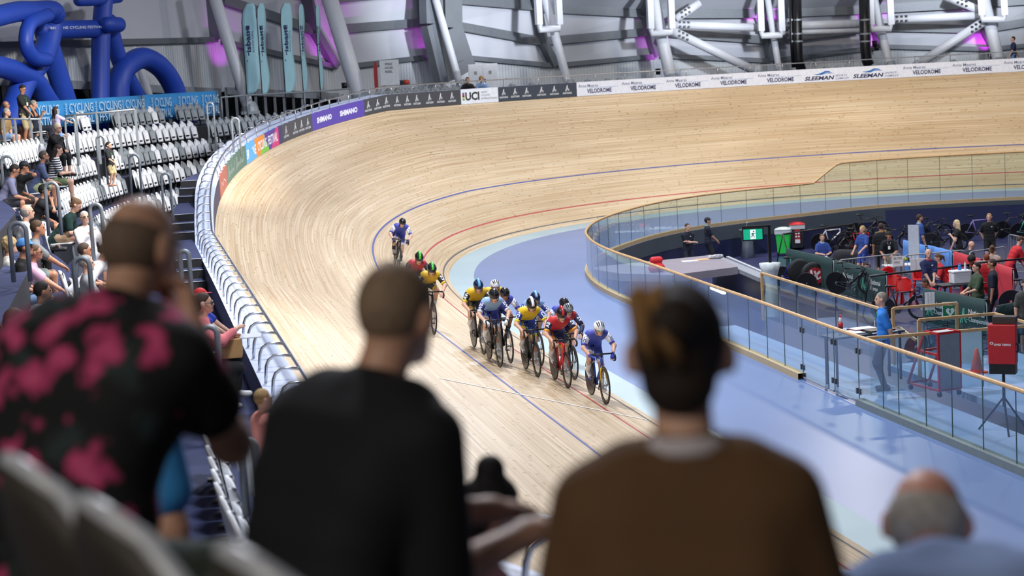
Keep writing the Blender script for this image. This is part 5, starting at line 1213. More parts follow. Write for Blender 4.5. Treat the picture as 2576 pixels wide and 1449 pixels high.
# wheel bag and other leaning things
p=px(2045,735,PF); e=empty('wheel_bag',p,'round black wheel bag with a red and white printed face on the green barrier','bag',None,VIEW+.25); M_=roty(-.25)
m=MB(); m.lathe([(.3,-.09),(.36,-.07),(.38,0),(.36,.07),(.3,.09)],(0,0,.55),24,'x'); m.build('bag_body',cm('#121316',.7),e,True); q=MB().lathe([(.27,.0),(.27,.012)],(.088,.05,.5),24,'x').build('red_face',cm('#a3212b',.6),e)
put('printed_letters',[stroke2([(-.14,.2),(-.1,-.02),(.02,.02),(.16,.14)],.07),stroke2([(-.02,.16),(.08,-.1),(.18,-.04)],.06),stroke2([(-.1,-.1),(.02,-.2)],.05)],lambda a,b:V(.104,.05+a,.5+b),cm('#e3e3e6',.6),q)
p=px(2012,730,PF); e=empty('wheel_bag',p,'plain black wheel bag left of the red and white printed one','bag',None,VIEW+.2); MB().lathe([(.3,-.09),(.36,-.07),(.38,0),(.36,.07),(.3,.09)],(0,0,.6),24,'x').build('bag_body',cm('#101114',.7),e,True)
e=empty('spare_wheel',px(2012,735,PF)+V(.6,0,0),'loose dark disc wheel leaning by the blue bicycle','wheel',None,VIEW+1.2); wheel(cm('#1b1b1d',.7),'tyre',e,0,True)
p=px(2155,760,PF); e=empty('floor_fan',p,'round wire floor fan behind the glass below the second green barrier','fan',None,VIEW); m=MB()
for r in(.08,.16,.24): m.tube([V(.05,r*math.cos(t),.34+r*math.sin(t)) for t in np.linspace(0,6.283,20,endpoint=False)],.006,4,True)
m.build('guard',galv,e); MB().lathe([(.06,-.08),(.06,.04)],(0,0,.34),12,'x').build('motor',cm('#6d7277',.5),e); m=MB(); m.tube([V(-.1,-.2,.02),V(0,-.26,.34),V(-.1,.2,.02),V(0,.26,.34)],.012,5); m.build('stand',galv,e)
o=MB().box((0,0,.55),(.06,.34,1.1)).build('display_panel',cm('#b9c2d2',.6)); o.location=tuple(px(2300,655,PF+.75)); o.rotation_euler=(0,0,VIEW-.6); tag(o,'tall white panel standing on the table in front of the man in the blue vest','panel')
v,f=solid([cap_((0,-.25,.3),(0,.25,.3),.3),cap_((0,-.2,.6),(0,.2,.55),.25)],.05,.1,noise=.01); o=obj('draped_chair',v,f,cm('#25262b',.9),None,True); o.location=tuple(px(2130,690,PF)); tag(o,'dark grey covered hump behind the second green barrier','cover')
for u,v,c,l in((1530,725,'#23252c','dark duffel bag seen through the curved glass at the left end'),(1620,735,'#1e2026','dark camera bag seen through the curved glass')):
    v_,f_=solid([cap_((0,-.2,.18),(0,.2,.18),.2),cap_((0,-.12,.32),(0,.1,.3),.12)],.04,.06); o=obj('duffel_bag',v_,f_,cm(c,.7),None,True); o.location=tuple(px(u,v,PF)+V(-.1,1.5,.0)); tag(o,l,'bag')
for u,v,l in((1594,715,'white storage box with printed sheet behind the curved glass, left'),(1640,712,'white cardboard box behind the curved glass, below the red backpack')):
    e=empty('storage_box',px(u,v,PF)+V(-.3,.9,0),l,'box','white boxes behind the curved glass',VIEW); MB().box((0,0,.3),(.5,.6,.6)).build('box_body',cm('#c3cbd8',.6),e); MB().box((.256,0,.35),(.006,.4,.26)).build('printed_sheet',cm('#e4e6ea',.6),e)
# ---------------------------------------------------------------- people in the stands
BKW=None
def floor_at(p):                          # level of the terrace under a point
    s,o=offs(p); best=zw(s) if o<ro(0,s)-.42 else None
    if best is None:
        best=4.66
        for k in range(5):
            if o<(ro(k+1,s)-.42 if k<4 else 6.4): best=rz(k,s); break
    return best
def sitter(label,u,v,t,face=None,h=1.72,hz=1.2,down=True,group='spectators seated in the left stand',**k):
    """seated figure whose head shows at a pixel t metres away; face = turn from looking at the track"""
    hp=pd(u,v,t); s,o=offs(hp); yaw=head(s)+math.pi/2+(face or 0.); S=h/1.72
    lean=k.get('lean',.15); l2=k.get('lean2',lean); fl=hp[2]-hz
    hx_=.25*S*math.sin(lean)+.27*S*math.sin(l2)+.185*S*math.sin(k.get('nl',l2*.5))+.02
    f=V(math.cos(yaw),math.sin(yaw),0); base=hp-f*hx_; 
    z=.47; th=.25*S*math.cos(lean)+.27*S*math.cos(l2)+.185*S*math.cos(k.get('nl',l2*.5))+.0
    base[2]=hp[2]-th-z
    k.setdefault('fl',(.43,.12,.1)); k.setdefault('fr',(.43,-.12,.1)); k.setdefault('kneeL',(.6,.1,1)); k.setdefault('kneeR',(.6,-.1,1))
    k.setdefault('hl',(.34,.12,.62)); k.setdefault('hr',(.34,-.12,.62))
    J=person(label,base,yaw,h,z+.09,group=group,**k)
    sp=base-f*.12; 
    seat(None,0,False,'white seat with its pan down under the '+' '.join(label.split(' ')[:8]).rstrip(','),'occupied seats in the left stand',sp-V(0,0,0),yaw,down=True)
    return J
def stander(label,u,v,t,yaw,h=1.72,group=None,fl=None,**k):
    hp=pd(u,v,t); S=h/1.72; base=hp.copy(); base[2]-=1.63*S
    if fl is not None: base=px(u,v,fl+1.63*S); base[2]=fl
    return person(label,base,yaw,h,None,group=group,**k)
IMR=math.atan2(CR[1],CR[0])               # heading that looks to the right in the photo
stripes=mat('striped_cloth','#e4e4e6',.85); _n=stripes.node_tree; _w=_n.nodes.new('ShaderNodeTexWave'); _w.bands_direction='Z'; _w.inputs['Scale'].default_value=6.; _t=_n.nodes.new('ShaderNodeTexCoord'); _n.links.new(_t.outputs['Object'],_w.inputs['Vector'])
_r=_n.nodes.new('ShaderNodeValToRGB'); _r.color_ramp.interpolation='CONSTANT'; _r.color_ramp.elements[0].color=(.008,.01,.02,1); _r.color_ramp.elements[1].position=.55; _r.color_ramp.elements[1].color=(.75,.75,.77,1); _n.links.new(_w.outputs['Fac'],_r.inputs['Fac']); _n.links.new(_r.outputs['Color'],_n.nodes['Principled BSDF'].inputs['Base Color'])
sitter('woman with short blonde hair, glasses and black top, hand at her chin',146,332,44,-.45,hair='short',hc='#cdbf9f',sk='p',top=dict(c='#131316',sl=1.9),bot=dict(c='#1a1a1c',len=1.5,n='skirt'),glasses='spec',lean=.35,lean2=.45,hr=(.42,-.05,.98),hl=(.4,.05,.66),hx=.024)
sitter('woman with long dark hair and a navy and white striped shirt looking at a phone',147,388,40,.0,hair='long',hc='#2b1d18',sk='p',top=dict(c='#e4e4e6',m=stripes,sl=.75),bot=dict(c='#6a7a55',len=.7),lean=.3,hp=.35,hx=.024,shoe='#d9d9da',hl=(.42,.05,.72),hr=(.42,-.05,.72))
sitter('man with glasses, grey beard and slate blue shirt leaning forward',112,404,39,.1,hair='short',hc='#4d4440',sk='b',top=dict(c='#4a5578',sl=.75),bot=dict(c='#9aa67e',len=.75),lean=.45,glasses='spec',beard='#5b524c',hl=(.5,.06,.62),hr=(.5,-.06,.62),hx=.024)
sitter('man with dark hair and glasses in a lavender grey shirt, head bowed',38,440,36,.1,hair='short',hc='#201814',sk='b',top=dict(c='#787a98',sl=.8),bot=dict(c='#2b2e38',len=.8),lean=.55,hp=.5,glasses='spec',hl=(.5,.1,.6),hr=(.5,-.1,.6),hx=.024)
sitter('person in a dark cap and black shirt with a hand over the face',62,432,37.5,.2,hair='short',hc='#2a211c',sk='b',hat=('cap','#1d2129'),top=dict(c='#15191b',sl=.7),bot=dict(c='#3a352e',len=.8),lean=.4,hp=.3,hr=(.36,-.05,1.1),hx=.024)
sitter('man in a black cap and black shirt resting his chin on his hand',113,492,35,.0,hair='short',hc='#2a211c',sk='b',hat=('cap','#121214'),top=dict(c='#15171b',sl=.7),bot=dict(c='#202126',len=.8),lean=.4,hr=(.38,-.04,1.02),hx=.024)
sitter('woman with curly hair tied up and dark green shirt leaning over her knees',193,528,34,-.2,hair='bun',hc='#6b4f35',sk='p',top=dict(c='#12332f',sl=.7),bot=dict(c='#b99d80',len=.5),lean=.7,hp=.6,shoe='#d8d3cc',hl=(.5,.05,.6),hr=(.5,-.05,.6),hx=.022)
sitter('woman with white hair and glasses in a white top looking up',214,560,33,-1.2,hair='short',hc='#cfc7bd',sk='p',top=dict(c='#e6e4e6',sl=1.7),bot=dict(c='#d5d6dc',len=1.5,n='trousers'),lean=-.1,hp=-.1,glasses='spec',hr=(.25,-.02,1.0),hl=(.35,.2,.7),hx=.022)
sitter('man with grey hair and a bald crown in a white shirt, seen from behind',70,548,28,.2,hair='fringe',hc='#8c8c8c',sk='p',top=dict(c='#dddde2',sl=1.6),bot=dict(c='#18191c',len=1.9),lean=.3,hx=.022)
sitter('man with brown hair and grey shirt, clasping his hands over his knees',97,590,26.5,.1,hair='short',hc='#4f3a28',sk='b',top=dict(c='#7c7f84',sl=.75),bot=dict(c='#7e8f8f',len=.7),lean=.4,hl=(.58,.02,.62),hr=(.58,-.02,.62),hx=.022)
sitter('woman with curly fair hair in a white sleeveless top',27,634,25.5,.3,hair='curly',hc='#a58d63',sk='p',top=dict(c='#dcd8d2',sl=.2),bot=dict(c='#6c7f9c',len=1.3),lean=.25,hx=.022)
sitter('man in a bright blue cap and black shirt with jeans',65,640,24.5,.0,hair='short',hc='#3b2f28',sk='b',hat=('cap','#4b8ad2'),top=dict(c='#121316',sl=.7),bot=dict(c='#7d9cc6',len=1.9),lean=.35,hx=.022)
sitter('boy in a pink shirt and glasses beside the blue capped man',91,652,25,.0,hair='short',hc='#5a3f2c',sk='b',h=1.55,top=dict(c='#cfa5c0',sl=.7),bot=dict(c='#cfd2cf',len=.8),lean=.4,glasses='spec',hl=(.55,.03,.6),hr=(.55,-.03,.6),hx=.022)
sitter('man with cropped dark hair low among the seats, face in profile',110,752,21.5,.3,hair='short',hc='#241a16',sk='b',top=dict(c='#dfe3ea',sl=.7),bot=dict(c='#2b2e38',len=.8),lean=.3,hx=.022)
sitter('person with long brown hair at the left, half hidden by the flowered shirt',66,830,17,.3,hair='long',hc='#3b2717',sk='p',top=dict(c='#45352a',sl=.7),bot=dict(c='#2b2e38',len=.8),hx=.02)
sitter('person with black hair in a pale top at the left edge',4,850,16,.3,hair='bob',hc='#121013',sk='d',top=dict(c='#d9d3d0',sl=.3),bot=dict(c='#2b2e38',len=.8),hx=.02)
sitter('person with brown hair in front of the green shirted woman, head only visible',230,645,28,.1,hair='short',hc='#44362b',sk='b',top=dict(c='#c9d4e2',sl=.7),bot=dict(c='#2b2e38',len=.8),hx=.022)
sitter('person with grey hair low beside the hoop handrail, head only visible',236,678,26,.1,hair='short',hc='#8f8b84',sk='p',top=dict(c='#8b8f95',sl=.7),bot=dict(c='#2b2e38',len=.8),hx=.022)
sitter('person in a loose white shirt bent forward behind the bald flowered man',268,648,27,.0,hair='short',hc='#52473c',sk='p',top=dict(c='#dfe1ea',sl=1.2),bot=dict(c='#2b2e38',len=.8),lean=.8,hp=.4,hx=.022)
sitter('man at the far left edge with khaki shorts, only his arms and knees in view',-30,470,33,.1,hair='short',hc='#3a2a20',sk='p',top=dict(c='#b9a58f',sl=.6),bot=dict(c='#a39a78',len=.8),lean=.4,hl=(.6,.1,.7),hr=(.6,-.1,.7),hx=.024)
sitter('woman at the far left edge with bare knees and blue shorts',-22,545,28,.1,hair='long',hc='#5a4030',sk='a',top=dict(c='#c0c3c9',sl=.6),bot=dict(c='#4f74b0',len=.5),lean=.3,hx=.024)
sitter('spectator with brown hair at the left edge below the barrier',4,425,37,.1,hair='bob',hc='#6a5038',sk='p',top=dict(c='#3a3d44',sl=.7),bot=dict(c='#2b2e38',len=.8),hx=.024)
# front row by the carpet
def fr(label,u,v,t,**k):
    k.setdefault('fl',(.3,.1,.1)); k.setdefault('fr',(.3,-.1,.1))
    return sitter(label,u,v,t,group='spectators by the blue carpet',**k)
J=fr('woman with hair in a bun and glasses, pink jacket, food box on her lap',515,783,20.5,face=-.1,hair='bun',hc='#3a2920',sk='p',top=dict(c='#e98288',sl=1.8),bot=dict(c='#17181c',len=1.9),shoe='#e6e6e8',glasses='spec',lean=.12,hl=(.38,.05,.85),hr=(.44,-.1,.95),fl=(.4,.1,.2),hx=.02)
c=J['e'].location; b=V(*c)+rotz(J['e'].rotation_euler[2])@V(.36,.02,.62)
e=empty('food_box',b,'brown cardboard food box with its lid open on the lap of the woman in pink','box',None,J['e'].rotation_euler[2]); MB().box((0,0,.11),(.26,.34,.22)).build('box_body',cm('#bd9461',.8),e,bevel=.006); MB().box((.24,0,.225),(.24,.34,.012)).build('lid',cm('#c9cdd3',.8),e); MB().box((-.02,-.05,.24),(.14,.1,.06)).build('napkin',cm('#e6e6e8',.9),e)
fr('child in a red cap and blue shirt behind the woman in pink',522,764,22.3,face=-.2,h=1.35,hz=1.0,hair='short',hc='#4a3527',sk='p',hat=('cap','#d4202a'),top=dict(c='#2b3fa8',sl=.7),bot=dict(c='#20232b',len=.8),hx=.02)
fr('small fair haired child in a pink top, low beside the black shirt',684,1030,14.5,face=.35,h=1.2,hz=.9,hair='short',hc='#a98a5c',sk='p',top=dict(c='#d98f86',sl=.3),bot=dict(c='#3b3f4a',len=.8),hx=.016)
p=px(620,930,2.1); cola(V(*p)+V(0,.0,0),'red labelled cola bottle on the carpet by the woman in pink')
s=s_at_u(603,lambda s:outer(s,.75,2.2),112,134); slab('trim_carpet_step',s-.5,s+.45,lambda s:.72,lambda s:.98,lambda s:2.28,lambda s:2.1,black); tag(obj('trim_step_edge',[outer(s-.4,.76,2.288),outer(s-.4,.82,2.288),outer(s+.4,.82,2.288),outer(s+.4,.76,2.288)],[(0,1,2,3)],cm('#dfe3e8',.6)),kind='structure')
# people on the concourse and in the aisles
stander('small boy in a black shirt and khaki shorts standing in the aisle',273,366,46,head(95)+math.pi/2-.5,h=1.12,hs=1.22,hair='short',hc='#2b1d16',sk='p',top=dict(c='#15171a',sl=.8),bot=dict(c='#b9a67c',len=.85),lanyard='#2f8a55',hr=(.2,-.1,.62),hx=.018,shoe='#b08a70')
stander('man in a dark polo and khaki shorts standing on the concourse, green lanyard',55,224,53,IMR-.35,h=1.78,hair='short',hc='#1c1512',sk='b',top=dict(c='#1d211f',sl=.75),bot=dict(c='#b0a27e',len=.9),lanyard='#2f6a55',hp=.45,hl=(.32,.1,.95),hr=(.32,-.05,.9),hx=.024)
stander('girl with long dark hair, lilac shirt and denim shorts at the grey barrier',139,277,52,IMR+.9,h=1.32,hs=1.12,hair='long',hc='#2c1d18',sk='p',top=dict(c='#cbbfdc',sl=.7),bot=dict(c='#7aa0d0',len=.6),hr=(.35,-.3,.85),hl=(.2,.2,.7),hx=.02)
def csit(label,u,v,t,yaw,**k):
    hp=pd(u,v,t); base=hp.copy(); base[2]-=1.22; k.setdefault('fl',(.43,.12,.1)); k.setdefault('fr',(.43,-.12,.1)); k.setdefault('kneeL',(.6,.1,1)); k.setdefault('kneeR',(.6,-.1,1)); k.setdefault('hx',.024)
    person(label,base,yaw,1.74,.55,group='people seated on the concourse',**k); seat(None,0,False,'white seat under the '+' '.join(label.split(' ')[:9]).rstrip(','),'occupied seats on the concourse',base-V(math.cos(yaw),math.sin(yaw),0)*.12,yaw,down=True)
csit('man with grey hair in a navy polo with folded arms on the concourse',84,266,54,IMR+.2,hair='short',hc='#8a857f',sk='a',top=dict(c='#1a2236',sl=.7),bot=dict(c='#1d2330',len=1.9),hl=(.25,-.1,.98),hr=(.25,.1,.95))
csit('young man with brown hair and beard behind the grey haired man in navy',103,272,56,IMR-.6,hair='short',hc='#4a3020',sk='p',top=dict(c='#23262e',sl=.7),bot=dict(c='#22252d',len=.8),beard='#5a3a28')
csit('bald man in dark shirt at the left edge of the concourse',14,268,55,IMR,hair='fringe',hc='#5b4a40',sk='b',top=dict(c='#20243a',sl=.7),bot=dict(c='#7f9ac4',len=.8))
csit('man with grey hair in a tan shirt with denim shorts at the left edge',2,285,52,IMR-.2,hair='short',hc='#9b9a98',sk='p',top=dict(c='#9a7c50',sl=.7),bot=dict(c='#86a6d2',len=.8),lean=.3)
# spectators behind the far boards
FG='spectators behind the far boards'
def farman(label,u,v,o_,yaw,**k):
    p=pxo(u,v,o_); p[2]-=1.63*k.get('h',1.72)/1.72; k.setdefault('hx',.026); return person(label,p,yaw,group=FG,**k)
farman('young man with dark hair and black shirt leaning on the rail by the white cabinet',1176,197,1.6,VIEW,hair='short',hc='#191310',sk='b',top=dict(c='#121317',sl=.7),bot=dict(c='#20222a',len=1.9),lean=.35,lean2=.6,hl=(.5,.25,1.05),hr=(.5,-.25,1.05))
farman('young person with curly fair hair and blue shirt leaning on the far rail',1211,195,1.6,VIEW,hair='curly',hc='#a07c4c',sk='p',top=dict(c='#7d9cc6',sl=.7),bot=dict(c='#2b2e38',len=1.9),lean=.35,lean2=.6,hl=(.5,.2,1.05),hr=(.5,-.2,1.05))
farman('man in a navy patterned shirt and jeans walking left at the top right edge',2549,98,3.2,IMR+math.pi,hair='short',hc='#3a2a20',sk='p',top=dict(c='#222f57',sl=.75),bot=dict(c='#5d7fb0',len=1.95),hl=(.25,.18,.85),hr=(-.25,-.2,.9),fl=(.3,.1,.1),fr=(-.3,-.1,.12))
# ---------------------------------------------------------------- officials and riders in the infield
GI='officials and riders in the infield'
def inf(label,u,v,yaw,z=PF,h=1.74,sit=False,hz=1.63,**k):
    S=h/1.72; p=px(u,v,z+(1.24 if sit else hz)*S); p[2]=z; k.setdefault('hx',.025); k.setdefault('group',GI)
    if sit: k.setdefault('fl',(.43,.12,.1)); k.setdefault('fr',(.43,-.12,.1)); k.setdefault('kneeL',(.6,.1,1)); k.setdefault('kneeR',(.6,-.1,1)); return person(label,p,yaw,h,.56*S,**k)
    return person(label,p,yaw,h,None,**k)
inf('man in a royal blue polo with green lanyard watching the track, hands behind his back',2219,752,IMR+math.pi-.15,0,1.74,hair='short',hc='#8d857c',sk='p',top=dict(c='#2f7fd6',sl=.75,collar='#2a72c4'),bot=dict(c='#1a1f2c',len=1.95),lanyard='#1f7a50',hl=(-.15,.1,.88),hr=(-.15,-.1,.88),hx=.02)
inf('man in a navy polo with folded arms by the curved infield wall',1729,571,VIEW+.25,hair='short',hc='#3a2a20',sk='p',top=dict(c='#151b2b',sl=.75,logo='#c8ccd4'),bot=dict(c='#182032',len=1.95),hl=(.22,-.14,1.18),hr=(.26,.14,1.14),hy=.3)
inf('man in a navy cap and shorts facing right by the black bin',1779,556,IMR+.1,hair='short',hc='#2a211c',sk='a',hat=('cap','#171d2e'),top=dict(c='#161d30',sl=.75,collar='#4cc3dc'),bot=dict(c='#22252b',len=.9),hl=(.3,.1,.95),hr=(.3,-.1,.95))
inf('girl in a blue polo with pale sleeves seated behind the green barrier',2068,600,VIEW+.1,z=PF+.25,h=1.62,sit=True,hair='short',hc='#6a4c36',sk='p',top=dict(c='#2b448c',sl=.7,collar='#8fc0e6'),bot=dict(c='#d4d7dc',len=.8),hl=(.3,.1,.7),hr=(.3,-.1,.7))
inf('rider with fair hair in a ponytail and blue kit standing by the bike rack',2170,577,VIEW-1.0,h=1.7,hair='pony',hc='#b39462',sk='p',top=dict(c='#2f4c96',sl=.75),bot=dict(c='#3a4fa2',len=.7),hl=(.3,.2,.95),hr=(.25,-.2,.9))
inf('man in black seen from behind in the middle of the bicycles',2216,571,VIEW+math.pi-.3,h=1.8,hair='short',hc='#3c2c22',sk='b',top=dict(c='#121318',sl=.75),bot=dict(c='#14151a',len=1.6))
inf('man in navy bending over a work table right of the man in black',2238,581,VIEW-.3,hair='short',hc='#15110f',sk='b',top=dict(c='#171b26',sl=.75),bot=dict(c='#b3aa94',len=.9),lean=.5,lean2=.7,hp=.6,hl=(.55,.1,.95),hr=(.5,-.15,.9),lanyard='#c8ccd4')
inf('bearded man in a blue vest over a pale shirt behind the white panel',2312,549,IMR+.2,h=1.82,hair='short',hc='#3a271c',sk='p',top=dict(c='#2b4b8c',sl=.75,collar='#9cc8e6'),bot=dict(c='#20283a',len=1.9),beard='#4a3226',hl=(-.1,.3,.95),hr=(.1,-.2,.9))
inf('woman with long blonde hair in black, arm folded across her chest',2412,562,IMR+math.pi-.2,h=1.72,hair='long',hc='#d2bd93',sk='p',top=dict(c='#101114',sl=.4),bot=dict(c='#121317',len=1.95),hl=(.25,.05,1.25),hr=(.25,-.1,.8),lean=.1)
inf('woman with tied back fair hair in black polo and shorts, hands behind her back',2488,546,VIEW-.1,h=1.74,hair='bun',hc='#9d8259',sk='p',top=dict(c='#0f1114',sl=.75,logo='#b9bec6'),bot=dict(c='#111318',len=.75),hl=(-.12,.15,.9),hr=(-.12,-.15,.9),hy=-.3)
inf('bald man in a navy and red polo with joined hands in front of him',2335,637,VIEW+.15,h=1.8,hair='bald',sk='p',top=dict(c='#26305a',sl=.8,collar='#c3202b',logo='#d9dce2'),bot=dict(c='#27355f',len=1.95),hl=(.24,.04,.92),hr=(.24,-.04,.9))
inf('bald man in a dark top seated behind the open barrier, head bowed',2425,617,IMR+.3,sit=True,hair='bald',sk='p',top=dict(c='#16222e',sl=.75),bot=dict(c='#20222a',len=1.6),lean=.4,hp=.3)
inf('woman with brown hair in red and navy kit looking down at a phone',2372,650,IMR+math.pi,sit=True,hair='pony',hc='#5a3f2c',sk='p',top=dict(c='#c3252f',sl=.8),bot=dict(c='#27335c',len=.8),hp=.4,lean=.2,hl=(.35,.08,.85),hr=(.35,-.08,.85))
inf('person with dark curly hair in a navy and red polo seated before the red barrier',2436,652,VIEW+.2,sit=True,hair='curly',hc='#141010',sk='d',top=dict(c='#26305a',sl=.8,collar='#c3202b'),bot=dict(c='#27335c',len=.8),hp=.5,lean=.3,hl=(.35,.1,.7),hr=(.35,-.1,.7))
inf('young rider in a green vest with red and yellow sleeve standing in profile',2458,672,IMR+math.pi+.15,h=1.76,hair='short',hc='#221814',sk='p',top=dict(c='#3d4f38',sl=.9),bot=dict(c='#1b1d22',len=1.95),hl=(.32,.1,1.05),hr=(.32,-.1,1.05))
inf('large man in dark navy polo and glasses facing left beside the red barrier',2497,664,IMR+math.pi-.3,h=1.84,wide=1.25,hair='short',hc='#3c2e26',sk='b',top=dict(c='#171d31',sl=.85),bot=dict(c='#141823',len=1.9),glasses='spec')
inf('rider in red and navy long sleeved kit leaning over a table at the right edge',2540,600,IMR+.2,h=1.78,hair='short',hc='#4f3526',sk='p',top=dict(c='#c3252f',sl=1.5),bot=dict(c='#1d2747',len=.8),lean=.4,lean2=.6,hp=.6,hl=(.5,.15,.85),hr=(.5,-.15,.85))
inf('rider crouched in red and navy kit with black shorts behind the green barrier',2368,695,IMR+math.pi+.2,z=PF-.1,sit=True,hair='short',hc='#3a2a20',sk='t',top=dict(c='#c3252f',sl=.8),bot=dict(c='#17181c',len=.8),lean=.7,lean2=.9,hp=.4,hl=(.5,.1,.75),hr=(.5,-.1,.75))
inf('person with auburn hair seated low behind the red barrier',2482,652,VIEW+2.9,z=PF-.1,sit=True,hair='short',hc='#7a3d22',sk='p',top=dict(c='#b8222c',sl=.4),bot=dict(c='#27335c',len=.8))
inf('person with bare shoulders and tied brown hair seated behind the red barrier',2496,630,VIEW+2.9,z=PF+.0,sit=True,hair='bun',hc='#5a3d28',sk='p',top=dict(c='#b7a294',sl=.1),bot=dict(c='#27335c',len=.8))
inf('person with dark hair crouching low behind the second green barrier',2173,665,VIEW,z=PF-.35,sit=True,hair='short',hc='#2a1c16',sk='p',top=dict(c='#22252d',sl=.7),bot=dict(c='#22252d',len=.8),lean=.4,hp=.5)
inf('person in dark grey cut off by the right edge, before the racks',2580,715,VIEW,h=1.75,hair='short',hc='#2a1c16',sk='p',top=dict(c='#4a4c48',sl=.75),bot=dict(c='#22252d',len=.9))
# ---------------------------------------------------------------- feather flags
GF='pale blue feather flags along the concourse rail'
cy=mat('aqua_flag_cloth','#a5d3de',.8,vary=.04,scale=3.)
def flag(u,vt,vb,wpx,t,turn,label,lean=.0,small=False):
    bot=pxo(u,vb,7.3); t=(bot-CO)@CF; top=pd(u+lean,vt,t); Hh=top[2]-bot[2]; w=36*t/F; base=bot.copy(); base[2]=4.66; y0=bot[2]-4.66
    yaw=IMR+turn; e=empty('feather_flag',base,label,'flag',GF,yaw)
    m=MB(); m.tube([V(0,0,0),V(0,0,y0+Hh*.8),V(.06,0,y0+Hh*.93),V(.24,0,y0+Hh)],[.022,.018,.012,.008],6); m.build('pole',cm('#1b1e22',.5),e,True)
    n=26; vs=[];fs=[]; K=5
    for i in range(n+1):
        q=i/n; z=y0+Hh*q; L=0. if q<.8 else .24*((q-.8)/.2)**2.2; R=w*(1 if q>.16 else .38+.62*math.sqrt(q/.16)); R=R-(0 if q<.93 else .0)
        if q>.97: R=max(L+.02,R*(1-(q-.97)*4))
        for j in range(K): x=L+(R-L)*j/(K-1); vs.append((x,.05*math.sin(q*9+j*.8)*(j/(K-1)),z))
    for i in range(n): fs+=[(i*K+j,i*K+j+1,(i+1)*K+j+1,(i+1)*K+j) for j in range(K-1)]
    c=obj('flag_cloth',vs,fs,cy,e,True); mo=c.modifiers.new('thick','SOLIDIFY'); mo.thickness=.008
    for sg in(-1,1):
        fm=lambda a,b,sg=sg:V(.22-sg*b*1.,.05*math.sin(((a if sg<0 else a)/1+0)*9/Hh*1.+1.5)*.5+sg*.03*(-1 if sg<0 else 1)*0+sg*-.035,y0+Hh*.36+a)
        it=[fit_text('brisbane',0,-.08,Hh*.40,.2,.03)]; it2=[fit_text('australia',Hh*.1,-.2,Hh*.24,.08,.0)]
        put('lettering',it,fm,cm('#1d2a5e',.6),c); put('small_lettering',it2,fm,cm('#3a4f7c',.6),c)
    return e
for a in((621,10,238,70,54,.1,'leftmost feather flag, broadest, reading brisbane'),(660,8,240,30,54.5,1.13,'second feather flag from the left, turned narrow'),(718,8,236,48,55,.8,'middle feather flag of the five, half turned'),(763,10,233,14,55.5,1.32,'fourth feather flag from the left, nearly edge on'),(806,12,230,10,56,1.42,'rightmost feather flag, seen edge on')):
    flag(*a)
# handrail of the concourse with the flags tied to it
def pipe_rail(name,pts,posts,r,label,zb,m=galv,cat='handrail',flat=False):
    e=empty(name,V(pts[0][0],pts[0][1],zb),label,cat); b=V(pts[0][0],pts[0][1],zb); mm=MB(); mm.tube([p-b for p in pts],r,7); mm.build('top_rail',m,e,True)
    for p in posts:
        q=p-b; mm=MB()
        if flat: mm.bar(q,V(q[0],q[1],0),.14,.04,up=(CR[0],CR[1],0))
        else: mm.tube([q,V(q[0],q[1],0)],r,7)
        mm.build('post',m,e,not flat)
    return e
tr=[pxo(u,v,7.1) for u,v in((556,245),(620,240),(720,234),(765,232),(810,229),(880,223))]
pipe_rail('concourse_handrail',tr,[tr[0],tr[1]+V(.1,0,0),tr[3],tr[5]],.035,'grey tube handrail on the concourse with the feather flags tied to it',4.62)
tr=[pd(u,v,50) for u,v in((-20,299),(100,300),(104,306),(108,340))]
pipe_rail('concourse_barrier',tr[:2],[pd(8,299,50),pd(37,298,50),pd(76,297,50),pd(100,300,50)],.03,'grey barrier with flat posts in front of the seated people, left part',4.0,flat=True)
tr=[pd(u,v,50.5) for u,v in((163,292),(340,275))]
pipe_rail('concourse_barrier',tr,[pd(190,289,50.5),pd(243,284,50.5),pd(298,279,50.5),pd(340,275,50.5)],.03,'grey barrier with flat posts in front of the blue banner, right part',4.0,flat=True)
# blue printed banners
def banner(u0,u1,vt0,vt1,vb0,vb1,label,texts,o_=6.9):
    a,b=pxo(u0,vt0,o_),pxo(u1,vt1,o_); z0=min(pxo(u0,vb0,o_)[2],pxo(u1,vb1,o_)[2]); L=np.linalg.norm(b[:2]-a[:2]); d=(b-a)/L; d[2]=0; h=(a[2]+b[2])/2-z0
    o0=V(a[0],a[1],z0); e=empty('printed_banner',o0,label,'banner','blue festival banners'); nn=V(d[1],-d[0],0); nn=nn if nn@(CO-a)>0 else -nn
    n=16; vs=[];fs=[]
    for i in range(n+1):
        for z in(0,h): vs+=[d*L*i/n+V(0,0,z)+nn*(.02*math.sin(i*1.1))]
    fs=[(2*i,2*i+2,2*i+3,2*i+1) for i in range(n)]; c=obj('banner_cloth',vs,fs,cm('#2f86c4',.7,vary=.08,scale=2.),e,True); mo=c.modifiers.new('thick','SOLIDIFY'); mo.thickness=.02
    it2=[]
    for x,w in texts:
        it2.append((x*L-.02*L,h*.1))
        for q in(fit_text('CYCLING',x*L,h*.5,w*L,h*.36,.012),fit_text('FESTIVAL',x*L,h*.08,w*L,h*.34,.012)): put('lettering',[q],lambda x,y:d*x+V(0,0,y)+nn*.05,cm('#a9cde6',.7),c)
    for x,y in it2:
        v,f=fit_text('BRISBANE',0,0,h*.78,.13,.01); put('side_lettering',[(np.stack([x-v[:,1]+.02,v[:,0]+y],1),f)],lambda x,y:d*x+V(0,0,y)+nn*.05,cm('#a9cde6',.7),c)
    m=MB()
    for x in(0,L): m.tube([d*x,d*x+V(0,0,h)],.02,6)
    m.build('banner_pole',galv,e,True)
